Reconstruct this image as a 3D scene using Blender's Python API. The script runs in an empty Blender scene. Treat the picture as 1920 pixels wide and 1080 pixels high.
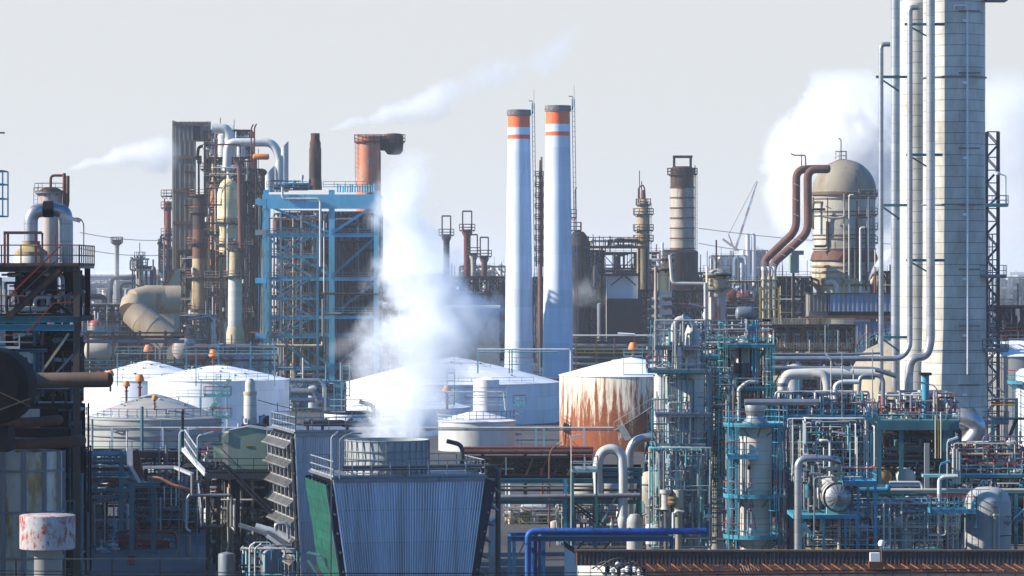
import bpy, math, random
from mathutils import Vector, Matrix
R=math.radians; PI=math.pi
F=6750.0; HZ=520.0; CH=24.0          # focal length in photo pixels, horizon row, eye height
sc=bpy.context.scene
# ---------------- camera
cd=bpy.data.cameras.new('camera'); cam=bpy.data.objects.new('camera',cd); sc.collection.objects.link(cam); sc.camera=cam
cam.location=(0,0,CH); cam.rotation_euler=(R(90),0,0)
cd.sensor_width=36; cd.lens=F/1920*36; cd.clip_start=1; cd.clip_end=30000; cd.shift_y=-(540-HZ)/1920
# ---------------- world, sun, exposure
SUN_EL=28.0; SUN_AZ=6.0               # azimuth: degrees the sun stands on the camera's side of due left
w=bpy.data.worlds.new('World'); sc.world=w; w.use_nodes=True
nt=w.node_tree; bg=nt.nodes['Background']; sk=nt.nodes.new('ShaderNodeTexSky'); sk.sky_type='NISHITA'; sk.sun_disc=False
sk.sun_elevation=R(SUN_EL); sk.sun_rotation=R(-90-SUN_AZ); sk.dust_density=0.3; sk.air_density=1.0; sk.ozone_density=4.0; sk.altitude=20
bg.inputs[1].default_value=0.058
# pale winter veil low over the horizon, blue sky above it
g_=nt.nodes.new('ShaderNodeNewGeometry'); sx_=nt.nodes.new('ShaderNodeSeparateXYZ'); nt.links.new(g_.outputs['Incoming'],sx_.inputs[0])
mr_=nt.nodes.new('ShaderNodeMapRange'); mr_.interpolation_type='SMOOTHSTEP'; mr_.inputs[1].default_value=-.125; mr_.inputs[2].default_value=-.082; nt.links.new(sx_.outputs[2],mr_.inputs[0])
mx_=nt.nodes.new('ShaderNodeMix'); mx_.data_type='RGBA'; nt.links.new(mr_.outputs[0],mx_.inputs[0]); tn_=nt.nodes.new('ShaderNodeMix'); tn_.data_type='RGBA'; tn_.blend_type='MULTIPLY'; tn_.inputs[0].default_value=1; nt.links.new(sk.outputs[0],tn_.inputs[6]); tn_.inputs[7].default_value=(.40,1.36,2.1,1); nt.links.new(tn_.outputs[2],mx_.inputs[6]); mx_.inputs[7].default_value=(6.3,6.5,6.65,1)
nt.links.new(mx_.outputs[2],bg.inputs[0])
sl=bpy.data.lights.new('sun','SUN'); sl.energy=5.0; sl.angle=R(0.5); sl.color=(1,.93,.82)
so=bpy.data.objects.new('sun',sl); sc.collection.objects.link(so)
sd=Vector((-math.cos(R(SUN_AZ))*math.cos(R(SUN_EL)),-math.sin(R(SUN_AZ))*math.cos(R(SUN_EL)),math.sin(R(SUN_EL))))
so.rotation_euler=sd.to_track_quat('Z','Y').to_euler(); so.location=(-300,0,300)
sc.view_settings.view_transform='Standard'; sc.view_settings.look='None'; sc.view_settings.exposure=1.05; sc.view_settings.gamma=1
cy=sc.cycles; cy.volume_bounces=5; cy.max_bounces=8; cy.diffuse_bounces=3; cy.glossy_bounces=3; cy.transparent_max_bounces=12
cy.volume_step_rate=1.0; cy.volume_max_steps=160; cy.use_denoising=True; cy.use_adaptive_sampling=True
# ---------------- helpers
C=sc.collection
MATS={}; KEEP=('white','stackwhite','stackred','farw','far','rusttank','tarp','orange','asphalt','concrete','soil')
def M(key,col,rough=.6,metal=0,rust=0,rcol=(.15,.05,.02),dirt=.3,scale=.5,st=.25,seam=0,nseg=0,corr=0,spec=.25,seamd=.5,dcol=None,rz=None):
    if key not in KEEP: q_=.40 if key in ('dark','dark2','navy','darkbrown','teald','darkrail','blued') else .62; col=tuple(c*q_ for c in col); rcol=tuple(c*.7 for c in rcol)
    m=bpy.data.materials.new(key); m.use_nodes=True; n=m.node_tree.nodes; L=m.node_tree.links
    b=n['Principled BSDF']; b.inputs['Roughness'].default_value=rough; b.inputs['Metallic'].default_value=metal
    b.inputs['Specular IOR Level'].default_value=spec
    def N(t,**k):
        x=n.new(t)
        for a,v in k.items(): setattr(x,a,v)
        return x
    def Ma(op,a,bb=None,c=None):
        x=N('ShaderNodeMath',operation=op)
        for i,v in enumerate((a,bb,c)):
            if v is None: continue
            if isinstance(v,(int,float)): x.inputs[i].default_value=v
            else: L.new(v,x.inputs[i])
        return x.outputs[0]
    tc=N('ShaderNodeTexCoord'); oi=N('ShaderNodeObjectInfo')
    rv=Ma('MULTIPLY',oi.outputs['Random'],60.0)
    va=N('ShaderNodeVectorMath',operation='ADD'); L.new(tc.outputs['Object'],va.inputs[0]); L.new(rv,va.inputs[1])
    mp=N('ShaderNodeMapping'); mp.inputs['Scale'].default_value=(1,1,st); L.new(va.outputs[0],mp.inputs[0])
    n1=N('ShaderNodeTexNoise'); n1.inputs['Scale'].default_value=scale; n1.inputs['Detail'].default_value=7; n1.inputs['Roughness'].default_value=.68
    L.new(mp.outputs[0],n1.inputs['Vector'])
    mr=N('ShaderNodeMapRange'); L.new(n1.outputs['Fac'],mr.inputs[0]); mr.inputs[1].default_value=.38; mr.inputs[2].default_value=.66
    mix=N('ShaderNodeMix',data_type='RGBA'); mix.inputs[6].default_value=(*col,1)
    dc=dcol or tuple(c*(1-dirt)*f for c,f in zip(col,(1,.95,.88)))
    mix.inputs[7].default_value=(*dc,1); L.new(mr.outputs[0],mix.inputs[0]); out=mix.outputs[2]
    if rust>0:
        n2=N('ShaderNodeTexNoise'); n2.inputs['Scale'].default_value=scale*2.3; n2.inputs['Detail'].default_value=9; n2.inputs['Roughness'].default_value=.7
        mp2=N('ShaderNodeMapping'); mp2.inputs['Scale'].default_value=(1,1,st*.7); mp2.inputs['Location'].default_value=(7,3,1); L.new(va.outputs[0],mp2.inputs[0]); L.new(mp2.outputs[0],n2.inputs['Vector'])
        r2=N('ShaderNodeMapRange'); th=.5+.2*(1-2*rust); r2.inputs[1].default_value=th-.05; r2.inputs[2].default_value=th+.07; 
        if rz:
            sz=N('ShaderNodeSeparateXYZ'); L.new(tc.outputs['Object'],sz.inputs[0]); zr=N('ShaderNodeMapRange'); zr.inputs[1].default_value=rz[0]; zr.inputs[2].default_value=rz[1]; zr.inputs[3].default_value=rz[2]; zr.inputs[4].default_value=rz[3]; L.new(sz.outputs[2],zr.inputs[0]); L.new(Ma('ADD',n2.outputs['Fac'],zr.outputs[0]),r2.inputs[0])
        else: L.new(n2.outputs['Fac'],r2.inputs[0])
        n3=N('ShaderNodeTexNoise'); n3.inputs['Scale'].default_value=scale*6; n3.inputs['Detail'].default_value=4; L.new(va.outputs[0],n3.inputs['Vector'])
        rc=N('ShaderNodeMix',data_type='RGBA'); rc.inputs[6].default_value=(rcol[0]*.5,rcol[1]*.55,rcol[2]*.6,1); rc.inputs[7].default_value=(rcol[0]*2.3,rcol[1]*2.6,rcol[2]*2.2,1); L.new(n3.outputs['Fac'],rc.inputs[0])
        m2=N('ShaderNodeMix',data_type='RGBA'); L.new(r2.outputs[0],m2.inputs[0]); L.new(out,m2.inputs[6]); L.new(rc.outputs[2],m2.inputs[7]); out=m2.outputs[2]
        rr=N('ShaderNodeMapRange'); rr.inputs[3].default_value=rough; rr.inputs[4].default_value=.85; L.new(r2.outputs[0],rr.inputs[0]); L.new(rr.outputs[0],b.inputs['Roughness'])
        if metal: 
            r3=N('ShaderNodeMapRange'); r3.inputs[3].default_value=metal; r3.inputs[4].default_value=0; L.new(r2.outputs[0],r3.inputs[0]); L.new(r3.outputs[0],b.inputs['Metallic'])
    if seam:
        sx=N('ShaderNodeSeparateXYZ'); L.new(tc.outputs['Object'],sx.inputs[0])
        zz=Ma('DIVIDE',sx.outputs[2],float(seam)); fz=Ma('FRACT',zz); sm=Ma('LESS_THAN',fz,.05/seam*(1.8 if nseg else 1.2))
        if nseg:
            at=Ma('ARCTAN2',sx.outputs[1],sx.outputs[0]); aa=Ma('MULTIPLY',at,nseg/(2*PI)); par=Ma('MULTIPLY',Ma('FLOOR',zz),.37); fa=Ma('FRACT',Ma('ADD',aa,par))
            sm=Ma('MAXIMUM',sm,Ma('MULTIPLY',Ma('LESS_THAN',fa,.03),.45))
        # small tone change from sheet to sheet
        wn=N('ShaderNodeTexWhiteNoise',noise_dimensions='1D'); L.new(Ma('FLOOR',zz) if not nseg else Ma('ADD',Ma('MULTIPLY',Ma('FLOOR',zz),17.0),Ma('FLOOR',Ma('ADD',aa,par))),wn.inputs['W'])
        tone=Ma('MULTIPLY_ADD',wn.outputs[0],.16,.90)
        fac=Ma('MULTIPLY',tone,Ma('SUBTRACT',1.0,Ma('MULTIPLY',sm,seamd)))
        hs=N('ShaderNodeHueSaturation'); L.new(out,hs.inputs['Color']); L.new(fac,hs.inputs['Value']); out=hs.outputs[0]
    if corr:
        sx2=N('ShaderNodeSeparateXYZ'); L.new(tc.outputs['Object'],sx2.inputs[0])
        s=Ma('SINE',Ma('MULTIPLY',Ma('ADD',sx2.outputs[0],sx2.outputs[1]),2*PI/corr))
        bp=N('ShaderNodeBump'); bp.inputs['Strength'].default_value=1; bp.inputs['Distance'].default_value=corr*.15; L.new(s,bp.inputs['Height']); L.new(bp.outputs[0],b.inputs['Normal'])
    h2=N('ShaderNodeHueSaturation'); L.new(out,h2.inputs['Color']); L.new(Ma('MULTIPLY_ADD',oi.outputs['Random'],.22,.89),h2.inputs['Value'])
    L.new(h2.outputs[0],b.inputs['Base Color'])
    MATS[key]=m; return m
M('white',(.78,.79,.80),.5,dirt=.15,scale=.25,st=.2,seam=2.2,seamd=.16,nseg=22,rust=.05,rcol=(.4,.3,.2)); M('whiter',(.80,.78,.72),.5,rust=.16,rcol=(.26,.13,.05),dirt=.2,scale=.4)
M('tankgrey',(.50,.50,.47),.55,rust=.1,rcol=(.2,.12,.07),dirt=.2,scale=.2,seam=2.4,seamd=.12)
M('cream',(.66,.60,.47),.6,dirt=.25,scale=.3,seam=2.5,seamd=.15); M('clad',(1.02,.96,.82),.5,metal=.05,dirt=.38,scale=.35,seam=1.15,nseg=12,seamd=.5,st=.5)
M('clad2',(.74,.72,.64),.5,dirt=.2,scale=.3,seam=1.1,seamd=.35)
M('alu',(.66,.67,.68),.36,metal=.65,dirt=.2,scale=.8,seam=1.0,seamd=.3); M('alu2',(.50,.52,.55),.4,metal=.5,dirt=.3,scale=1.2)
M('pipew',(.85,.85,.80),.5,metal=.1,dirt=.25,scale=.8,rust=.05); M('pipeg',(.33,.36,.40),.5,metal=.2,dirt=.35,scale=1.,rust=.12)
M('pipec',(.75,.62,.42),.6,dirt=.35,rust=.2); M('steel',(.26,.28,.31),.5,metal=.2,dirt=.35,rust=.1)
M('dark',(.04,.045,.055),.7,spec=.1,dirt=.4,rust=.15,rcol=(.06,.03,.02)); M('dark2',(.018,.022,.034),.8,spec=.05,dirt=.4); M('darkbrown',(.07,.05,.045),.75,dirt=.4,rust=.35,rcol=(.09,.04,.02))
M('navy',(.022,.04,.09),.6,spec=.15,dirt=.3); M('rust',(.19,.075,.04),.8,dirt=.45,rust=.35,rcol=(.10,.04,.02)); M('rustred',(.24,.06,.035),.75,dirt=.4,rust=.3,rcol=(.10,.03,.02))
M('rustpipe',(.22,.09,.06),.7,dirt=.45,rust=.25,rcol=(.09,.035,.025)); M('brown',(.20,.14,.10),.75,dirt=.4,rust=.35)
M('teal',(.16,.60,.60),.5,dirt=.3,rust=.08); M('teald',(.09,.40,.45),.5,dirt=.35,rust=.1); M('tealp',(.32,.66,.66),.5,dirt=.25,rust=.06)
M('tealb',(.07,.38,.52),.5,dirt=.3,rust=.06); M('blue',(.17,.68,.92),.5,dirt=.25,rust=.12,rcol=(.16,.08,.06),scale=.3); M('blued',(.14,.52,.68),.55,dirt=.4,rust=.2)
M('pipeblue',(.025,.17,.62),.55,dirt=.5,seam=2.0,seamd=.3,rust=.08,scale=.8,st=1); M('framebl',(.03,.17,.36),.45,dirt=.3,rust=.06); M('red',(.50,.05,.035),.5,dirt=.35); M('orange',(.78,.22,.035),.55,dirt=.3)
M('redpipe',(.22,.025,.035),.5,dirt=.4); M('green',(.34,.47,.36),.55,dirt=.18,scale=.3,rust=.05); M('yellow',(.55,.42,.06),.6,dirt=.3)
M('greyrail',(.36,.40,.43),.5,dirt=.3,rust=.12); M('whiterail',(.85,.9,.9),.5,dirt=.3,rust=.06); M('darkrail',(.10,.12,.14),.5,rust=.1)
M('oldstack',(.60,.52,.42),.65,dirt=.35,rust=.34,rcol=(.20,.08,.04),scale=.25,seam=2.8,seamd=.75); M('oldcol',(.62,.48,.26),.7,dirt=.4,rust=.38,rcol=(.16,.07,.035),scale=.35,seam=2.6,seamd=.4)
M('sootcol',(.07,.045,.035),.8,dirt=.5,rust=.4,rcol=(.12,.05,.03),scale=.3); M('yellowcol',(1.15,1.0,.58),.65,dirt=.3,rust=.17,rcol=(.25,.12,.05),scale=.25,seam=2.2,seamd=.3)
M('ribsun',(.42,.16,.06),.8,dirt=.5,rust=.5)  # rusty orange for the sun streaks painted on the eave
M('orangecol',(.9,.36,.16),.7,dirt=.3,rust=.2,rcol=(.30,.10,.05),scale=.2); M('redcol',(.42,.10,.08),.7,dirt=.4,rust=.3,rcol=(.5,.38,.32),scale=.4)
M('redwhite',(.66,.58,.52),.7,dirt=.3,rust=.4,rcol=(.30,.05,.03),scale=.35); M('orangewhite',(.95,.32,.17),.7,dirt=.3,rust=.34,rcol=(.34,.26,.22),scale=.28,st=.5)
M('dome',(.42,.36,.26),.65,dirt=.35,rust=.2,rcol=(.22,.11,.06),scale=.2,st=.4); M('domebody',(.75,.72,.62),.6,dirt=.4,rust=.22,rcol=(.16,.09,.05),scale=.25,seam=3.4,seamd=.7)
M('rusttank',(.80,.72,.56),.8,dirt=.35,rust=.5,rcol=(.15,.036,.011),scale=.6,st=.16,rz=(1,12,.15,-.10)); M('creamwall',(.62,.53,.36),.65,dirt=.25,scale=.15,rust=.08)
M('corrug',(.36,.32,.28),.6,dirt=.35,scale=.3,rust=.2,rcol=(.14,.09,.06)); M('corrugbl',(.36,.46,.62),.5,dirt=.25,scale=.4,rust=.06,metal=.15)
M('casingblue',(.09,.12,.18),.6,dirt=.4,rust=.15,rcol=(.05,.04,.04))
M('ctwall',(.92,1.10,1.32),.5,metal=.1,seam=2.35,seamd=.35,dirt=.5,scale=.9,rust=.03,st=.05); M('shroud',(.52,.56,.55),.5,dirt=.3,scale=.5,rust=.12,st=.3); M('net',(.006,.13,.085),.85,dirt=.6,scale=2.5,st=.3,seam=.75,seamd=.45)
M('ducttan',(.60,.46,.30),.7,dirt=.35,rust=.25,rcol=(.22,.10,.05),scale=.18); M('tarp',(.12,.33,.72),.45,dirt=.2,scale=.2); M('louver',(.50,.48,.44),.65,dirt=.35,rust=.15)
M('asphalt',(.055,.055,.055),.9,dirt=.3,scale=.08,st=1); M('concrete',(.075,.07,.065),.85,dirt=.35,scale=.15,st=1); M('soil',(.07,.068,.065),.95,dirt=.4,scale=.03,st=1)
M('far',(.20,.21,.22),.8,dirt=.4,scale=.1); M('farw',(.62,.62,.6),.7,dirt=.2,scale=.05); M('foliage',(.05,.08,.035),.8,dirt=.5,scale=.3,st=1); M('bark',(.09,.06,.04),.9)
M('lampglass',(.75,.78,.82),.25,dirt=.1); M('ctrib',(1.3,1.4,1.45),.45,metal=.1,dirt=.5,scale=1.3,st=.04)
M('hazered',(.85,.55,.5),.8)  # crane red, paled to paint in the distance haze
M('roofrust',(.09,.035,.02),.7,dirt=.45,rust=.3,rcol=(.30,.12,.05),scale=1.2); M('roofwall',(.16,.14,.14),.75,dirt=.4,rust=.3,scale=1.5,st=.15)
M('panelgrey',(.45,.48,.48),.6,dirt=.25,seam=0,scale=.8); M('black',(.012,.012,.014),.5); M('stackwhite',(.64,.73,.82),.6,dirt=.28,scale=.3,st=.08,seam=4.2,seamd=.16,rust=.05,rcol=(.35,.30,.26)); M('stackred',(.80,.13,.03),.5,dirt=.12,scale=.3)
M('capgrey',(.30,.29,.27),.7,dirt=.4,scale=.8,rust=.1); M('stain',(1.0,.93,.76),.65,dirt=.3,rust=.45,rcol=(.36,.20,.08),scale=.35,st=.4); M('rustdrum',(.7,.67,.65),.6,dirt=.3,rust=.40,rcol=(.30,.04,.03),scale=1.6,st=.8)

class MB:
    def __init__(s): s.v=[]; s.f=[]; s.m=[]
    def add(s,vs,fs,m=0):
        o=len(s.v); s.v+=[tuple(v) for v in vs]; s.f+=[tuple(i+o for i in f) for f in fs]; s.m+=[m]*len(fs); return s
    def box(s,x0,x1,y0,y1,z0,z1,m=0):
        return s.add([(x0,y0,z0),(x1,y0,z0),(x1,y1,z0),(x0,y1,z0),(x0,y0,z1),(x1,y0,z1),(x1,y1,z1),(x0,y1,z1)],[(0,3,2,1),(4,5,6,7),(0,1,5,4),(1,2,6,5),(2,3,7,6),(3,0,4,7)],m)
    def bar(s,a,b,w,h=None,m=0):
        h=h or w; a=Vector(a); b=Vector(b); d=b-a
        if d.length<1e-4: return s
        d.normalize(); up=Vector((0,0,1)) if abs(d.z)<.95 else Vector((0,1,0)); u=d.cross(up).normalized(); v=u.cross(d)
        c=[]
        for p in (a,b):
            for i,j in ((-1,-1),(1,-1),(1,1),(-1,1)): c.append(p+u*(i*w/2)+v*(j*h/2))
        return s.add(c,[(0,1,2,3),(7,6,5,4),(0,4,5,1),(1,5,6,2),(2,6,7,3),(3,7,4,0)],m)
    def ibeam(s,a,b,w,h,m=0):
        a=Vector(a); b=Vector(b); d=(b-a).normalized(); up=Vector((0,0,1)) if abs(d.z)<.95 else Vector((0,1,0)); u=d.cross(up).normalized(); v=u.cross(d); t=h*.12
        s.bar(a,b,w*.15,h-2*t,m)
        for k in (-1,1): s.bar(a+v*(k*(h/2-t/2)),b+v*(k*(h/2-t/2)),w,t,m)
        return s
    def tube(s,pts,r,m=0,n=10,bend=None,cap=True,flange=0):
        P=[Vector(p) for p in pts]; Q=[P[0]]; bend=bend or r*3
        for i in range(1,len(P)-1):
            a,b,c=P[i-1],P[i],P[i+1]; d1=(a-b); d2=(c-b); l=min(bend,d1.length*.49,d2.length*.49); d1.normalize(); d2.normalize()
            if abs(d1.dot(d2))>.995: Q.append(b); continue
            p1=b+d1*l; p2=b+d2*l
            k=5 if r>.12 else 3
            for j in range(k+1):
                t=j/k; Q.append(p1*(1-t)**2+b*2*t*(1-t)+p2*t*t)
        Q.append(P[-1]); rings=[]; u=None
        for i,q in enumerate(Q):
            d=(Q[min(i+1,len(Q)-1)]-Q[max(i-1,0)])
            if d.length<1e-6: d=Vector((0,0,1))
            d.normalize()
            if u is None: up=Vector((0,0,1)) if abs(d.z)<.9 else Vector((1,0,0)); u=d.cross(up).normalized()
            else:
                u=u-d*u.dot(d)
                u=u.normalized() if u.length>1e-6 else d.orthogonal().normalized()
            v=d.cross(u); rr=r[i] if isinstance(r,list) else r
            rings.append([q+(u*math.cos(2*PI*k/n)+v*math.sin(2*PI*k/n))*rr for k in range(n)])
        vs=[p for g in rings for p in g]; fs=[]
        for i in range(len(rings)-1):
            for k in range(n): fs.append((i*n+k,i*n+(k+1)%n,(i+1)*n+(k+1)%n,(i+1)*n+k))
        if cap: fs.append(tuple(range(n-1,-1,-1))); o=(len(rings)-1)*n; fs.append(tuple(range(o,o+n)))
        s.add(vs,fs,m)
        if flange:
            for a,b in zip(P[:-1],P[1:]):
                L=(b-a).length; d=(b-a).normalized(); k=int(L//flange)
                for j in range(1,k+1):
                    c=a+d*(L*j/(k+1)); s.tube([c-d*.06,c+d*.06],r*1.22,m,n)
        return s
    def lathe(s,prof,c=(0,0),m=0,n=28,a0=0,a1=360,axis='z',cz=0):
        full=a1-a0>=359.9; k=n if full else max(3,int(n*(a1-a0)/360)+1); vs=[]; fs=[]
        for r,z in prof:
            for i in range(k):
                a=R(a0)+(R(a1-a0))*i/(k if full else k-1); x=r*math.cos(a); y=r*math.sin(a)
                if axis=='z': vs.append((c[0]+x,c[1]+y,z))
                elif axis=='x': vs.append((z,c[0]+x,c[1]+y))
                else: vs.append((c[0]+x,z,c[1]+y))
        kk=k if full else k-1
        for j in range(len(prof)-1):
            for i in range(kk):
                q=(j*k+i,j*k+(i+1)%k,(j+1)*k+(i+1)%k,(j+1)*k+i)
                fs.append(q if axis!='y' else q[::-1])
        return s.add(vs,fs,m)
    def rail(s,pts,h=1.1,sp=1.4,mp=0,mt=None,w=.055,kick=True,bot=0):
        w=max(w,.065)
        mt=mp if mt is None else mt; P=[Vector(p) for p in pts]
        for a,b in zip(P[:-1],P[1:]):
            L=(b-a).length; k=max(1,round(L/sp))
            for i in range(k+1):
                q=a.lerp(b,i/k); s.bar(q,q+Vector((0,0,h)),w,w,mp)
            for hh,mm in ((h,mt),(h*.5,mp)): s.bar(a+Vector((0,0,hh)),b+Vector((0,0,hh)),w,w,mm)
            if kick: s.bar(a+Vector((0,0,.07)),b+Vector((0,0,.07)),.02,.14,mp)
        return s
    def ladder(s,x,y,z0,z1,m=0,cage=True,w=.5,ax='x',side=-1,mc=None):
        if z1<z0: z0,z1=z1,z0
        f=(lambda a,b,z:(x+a,y+b,z)) if ax=='x' else (lambda a,b,z:(x+b,y+a,z))
        for k in (-1,1): s.bar(f(k*w/2,0,z0),f(k*w/2,0,z1),.06,.06,m)
        z=z0+.3
        while z<z1: s.bar(f(-w/2,0,z),f(w/2,0,z),.035,.035,m); z+=.45
        if cage:
            z=z0+2.2; mc=m if mc is None else mc; rr=.42
            pa=[PI*i/6 for i in range(7)]
            while z<z1:
                q=[f(-rr*math.cos(a),side*rr*1.6*math.sin(a),z) for a in pa]
                for a,b in zip(q[:-1],q[1:]): s.bar(a,b,.05,.05,mc)
                z+=1.1
            if z1-z0>3:
                for a in (pa[1],pa[3],pa[5]): s.bar(f(-rr*math.cos(a),side*rr*1.6*math.sin(a),z0+2.2),f(-rr*math.cos(a),side*rr*1.6*math.sin(a),z1),.04,.04,mc)
        return s
    def ring(s,c,z,ri,ro,a0=0,a1=360,h=1.1,md=0,mp=1,mt=2,n=20,sp=1.6,t=.18,w=.055):
        n=max(n,12)
        s.lathe([(ri,z),(ro,z),(ro,z-t),(ri,z-t),(ri,z)],c,md,n,a0,a1)
        k=max(3,int(n*(a1-a0)/360)); pts=[(c[0]+ro*math.cos(R(a0+(a1-a0)*i/k)),c[1]+ro*math.sin(R(a0+(a1-a0)*i/k)),z) for i in range(k+1)]
        acc=99
        for a,b in zip(pts[:-1],pts[1:]):
            av=Vector(a); bv=Vector(b)
            for hh,mm in ((h,mt),(h*.5,mp)): s.bar(av+Vector((0,0,hh)),bv+Vector((0,0,hh)),w,w,mm)
            s.bar(av+Vector((0,0,.08)),bv+Vector((0,0,.08)),.02,.16,mp)
            if acc>=sp: s.bar(av,av+Vector((0,0,h)),w,w,mp); acc=0
            acc+=(bv-av).length
        for i in range(0,k,3):  # brackets
            a=R(a0+(a1-a0)*(i+.5)/k); s.bar((c[0]+ri*math.cos(a),c[1]+ri*math.sin(a),z-.2-(ro-ri)*.6),(c[0]+ro*.96*math.cos(a),c[1]+ro*.96*math.sin(a),z-.2),.09,.09,md)
        return s
    def build(s,name,mats,parent=None,smooth=True):
        me=bpy.data.meshes.new(name); me.from_pydata(s.v,[],s.f)
        for k in ([mats] if isinstance(mats,str) else mats): me.materials.append(MATS[k])
        me.polygons.foreach_set('material_index',s.m)
        if smooth: me.polygons.foreach_set('use_smooth',[True]*len(s.f)); me.set_sharp_from_angle(angle=R(38))
        me.update(); o=bpy.data.objects.new(name,me); C.objects.link(o)
        if parent: o.parent=parent
        return o
def tagit(o,label=None,cat=None,group=None,kind=None):
    for k,v in (('label',label),('category',cat),('group',group),('kind',kind)):
        if v: o[k]=v
    return o
class Th:
    """one thing; positions given as photo column, photo row and metres of depth from its own plane"""
    def __init__(s,name,label,cat,px,D,group=None,rz=0):
        s.D=D; s.k=D/F; s.px=px; s.name=name; s.tags=(label,cat,group)
        s.o=bpy.data.objects.new(name,None); C.objects.link(s.o); s.o.location=((px-960)*s.k,D,0); s.o.rotation_euler=(0,0,R(rz)); s.o.empty_display_size=.5
        tagit(s.o,label,cat,group)
    def x(s,px): return (px-s.px)*s.k
    def z(s,py): return (HZ-py)*s.k+CH
    def p(s,px,py,dy=0): return (s.x(px),dy,s.z(py))
    def gy(s): return HZ+CH/s.k
    def part(s,name,mb,mats,parent=None): return mb.build(name,mats,parent or s.o)
    def solo(s,mb,mats):
        loc=s.o.location.copy(); rot=s.o.rotation_euler.copy(); bpy.data.objects.remove(s.o); o=mb.build(s.name,mats); o.location=loc; o.rotation_euler=rot; tagit(o,*s.tags); s.o=o; return o
    def tube(s,name,pts,rpx,mat,n=10,bend=None,parent=None,flange=0):
        return MB().tube([s.p(*q) for q in pts],rpx*s.k,0,n,bend and bend*s.k,True,flange).build(name,mat,parent or s.o)
    def box(s,name,x0,x1,y0,y1,d0,d1,mat,parent=None):
        return MB().box(s.x(x0),s.x(x1),d0,d1,s.z(max(y0,y1)),s.z(min(y0,y1))).build(name,mat,parent or s.o)
    def beam(s,a,b,w,mat,name='beam',h=None,parent=None):
        return MB().ibeam(s.p(*a),s.p(*b),w,h or w).build(name,mat,parent or s.o,False)
    def bar(s,a,b,w,mat,name='brace',parent=None,h=None):
        return MB().bar(s.p(*a),s.p(*b),w,h).build(name,mat,parent or s.o,False)
    def lathe(s,name,prof,mat,cx=None,dy=0,n=32,parent=None):
        return MB().lathe([(r*s.k,s.z(y)) for r,y in prof],(s.x(cx) if cx is not None else 0,dy),0,n).build(name,mat,parent or s.o)
    def rail(s,pts,mats=('greyrail','greyrail'),h=1.1,sp=1.4,name='railing',w=.055,parent=None):
        mats=list(mats); return MB().rail([s.p(*q) for q in pts],h,sp,0,1,w).build(name,mats,parent or s.o,False)
    def deck(s,x0,x1,y,d0,d1,mats=('teald','tealp','red'),rails='flrb',h=1.1,w=.055,t=.25,sp=1.4):
        dk=s.part('platform',MB().box(s.x(x0),s.x(x1),d0,d1,s.z(y)-t,s.z(y)),mats[0])
        mb=MB(); a,b,c,d=(s.x(x0),d0,s.z(y)),(s.x(x1),d0,s.z(y)),(s.x(x1),d1,s.z(y)),(s.x(x0),d1,s.z(y))
        for k,(p,q) in dict(f=(a,b),r=(b,c),b=(c,d),l=(d,a)).items():
            if k in rails: mb.rail([p,q],h,sp,0,1,w)
        if mb.v: mb.build('railing',list(mats[1:3]),dk,False)
        return dk
    def ring(s,cx,y,ri,ro,a0=0,a1=360,mats=('teald','tealp','red'),dy=0,h=1.1,w=.055,n=22):
        return s.part('platform',MB().ring((s.x(cx),dy),s.z(y),ri*s.k,ro*s.k,a0,a1,h,0,1,2,n=n,w=w),list(mats))
    def ladder(s,px,y0,y1,dy,mat='tealp',cage=True,ax='x',side=-1):
        return s.part('ladder',MB().ladder(s.x(px),dy,s.z(y0),s.z(y1),0,cage,ax=ax,side=side),mat)
    def frame(s,xs,ys,ds,mat,pw=.35,bw=.3,brace='x',base=None,bmat=None):
        base=base if base is not None else s.gy()
        for x in xs:
            for d in ds: s.beam((x,base,d),(x,min(ys),d),pw,mat,'post')
        for y in ys:
            for d in ds: s.beam((xs[0],y,d),(xs[-1],y,d),bw*.6,mat,'beam',bw)
            for x in xs: s.beam((x,y,ds[0]),(x,y,ds[-1]),bw*.6,mat,'beam',bw*.92)
        if brace:
            Y=sorted(ys)+[base]; i=0
            for (a,b) in zip(Y[:-1],Y[1:]):
                for (c,d) in zip(xs[:-1],xs[1:]):
                    i+=1
                    if brace=='x' or (brace=='z' and i%2): s.bar((c,b,ds[0]+.05),(d,a,ds[0]+.05),bw*.45,bmat or mat)
                    if brace=='x' or (brace=='z' and not i%2): s.bar((c,a,ds[0]-.05),(d,b,ds[0]-.05),bw*.45,bmat or mat)
def dish(r,z,up=1,f=.5,k=6):
    return [(r*math.cos(PI/2*i/k),z+up*r*f*math.sin(PI/2*i/k)) for i in range(k+1)]
def clutter(t,x0,x1,y0,y1,d0,d1,n,seed,mats,r=(.06,.2),vert=.45,name='pipe',segs=(1,4),n_side=7):
    rd=random.Random(seed); X0,X1=t.x(x0),t.x(x1); Z0,Z1=t.z(y1),t.z(y0); lo=Vector((X0,d0,Z0)); hi=Vector((X1,d1,Z1)); sz=hi-lo
    for i in range(n):
        p=Vector([rd.uniform(lo[k],hi[k]) for k in range(3)]); rr=rd.uniform(*r)*(1.5 if rd.random()<.12 else 1); pts=[p.copy()]; last=-1
        for j in range(rd.randint(*segs)):
            ax=2 if rd.random()<vert else (0 if rd.random()<.72 else 1)
            if ax==last: ax=(ax+1+rd.randint(0,1))%3
            last=ax; q=pts[-1].copy(); tgt=rd.uniform(lo[ax],hi[ax])
            if j==0 and abs(tgt-q[ax])<sz[ax]*.3: tgt=hi[ax] if q[ax]<(lo[ax]+hi[ax])/2 else lo[ax]
            q[ax]=tgt
            if (q-pts[-1]).length>rr*4: pts.append(q)
        if len(pts)<2: continue
        MB().tube(pts,rr,0,n_side,None,True,rd.choice((0,0,2.5,4))).build(name,rd.choice(mats),t.o)
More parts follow.
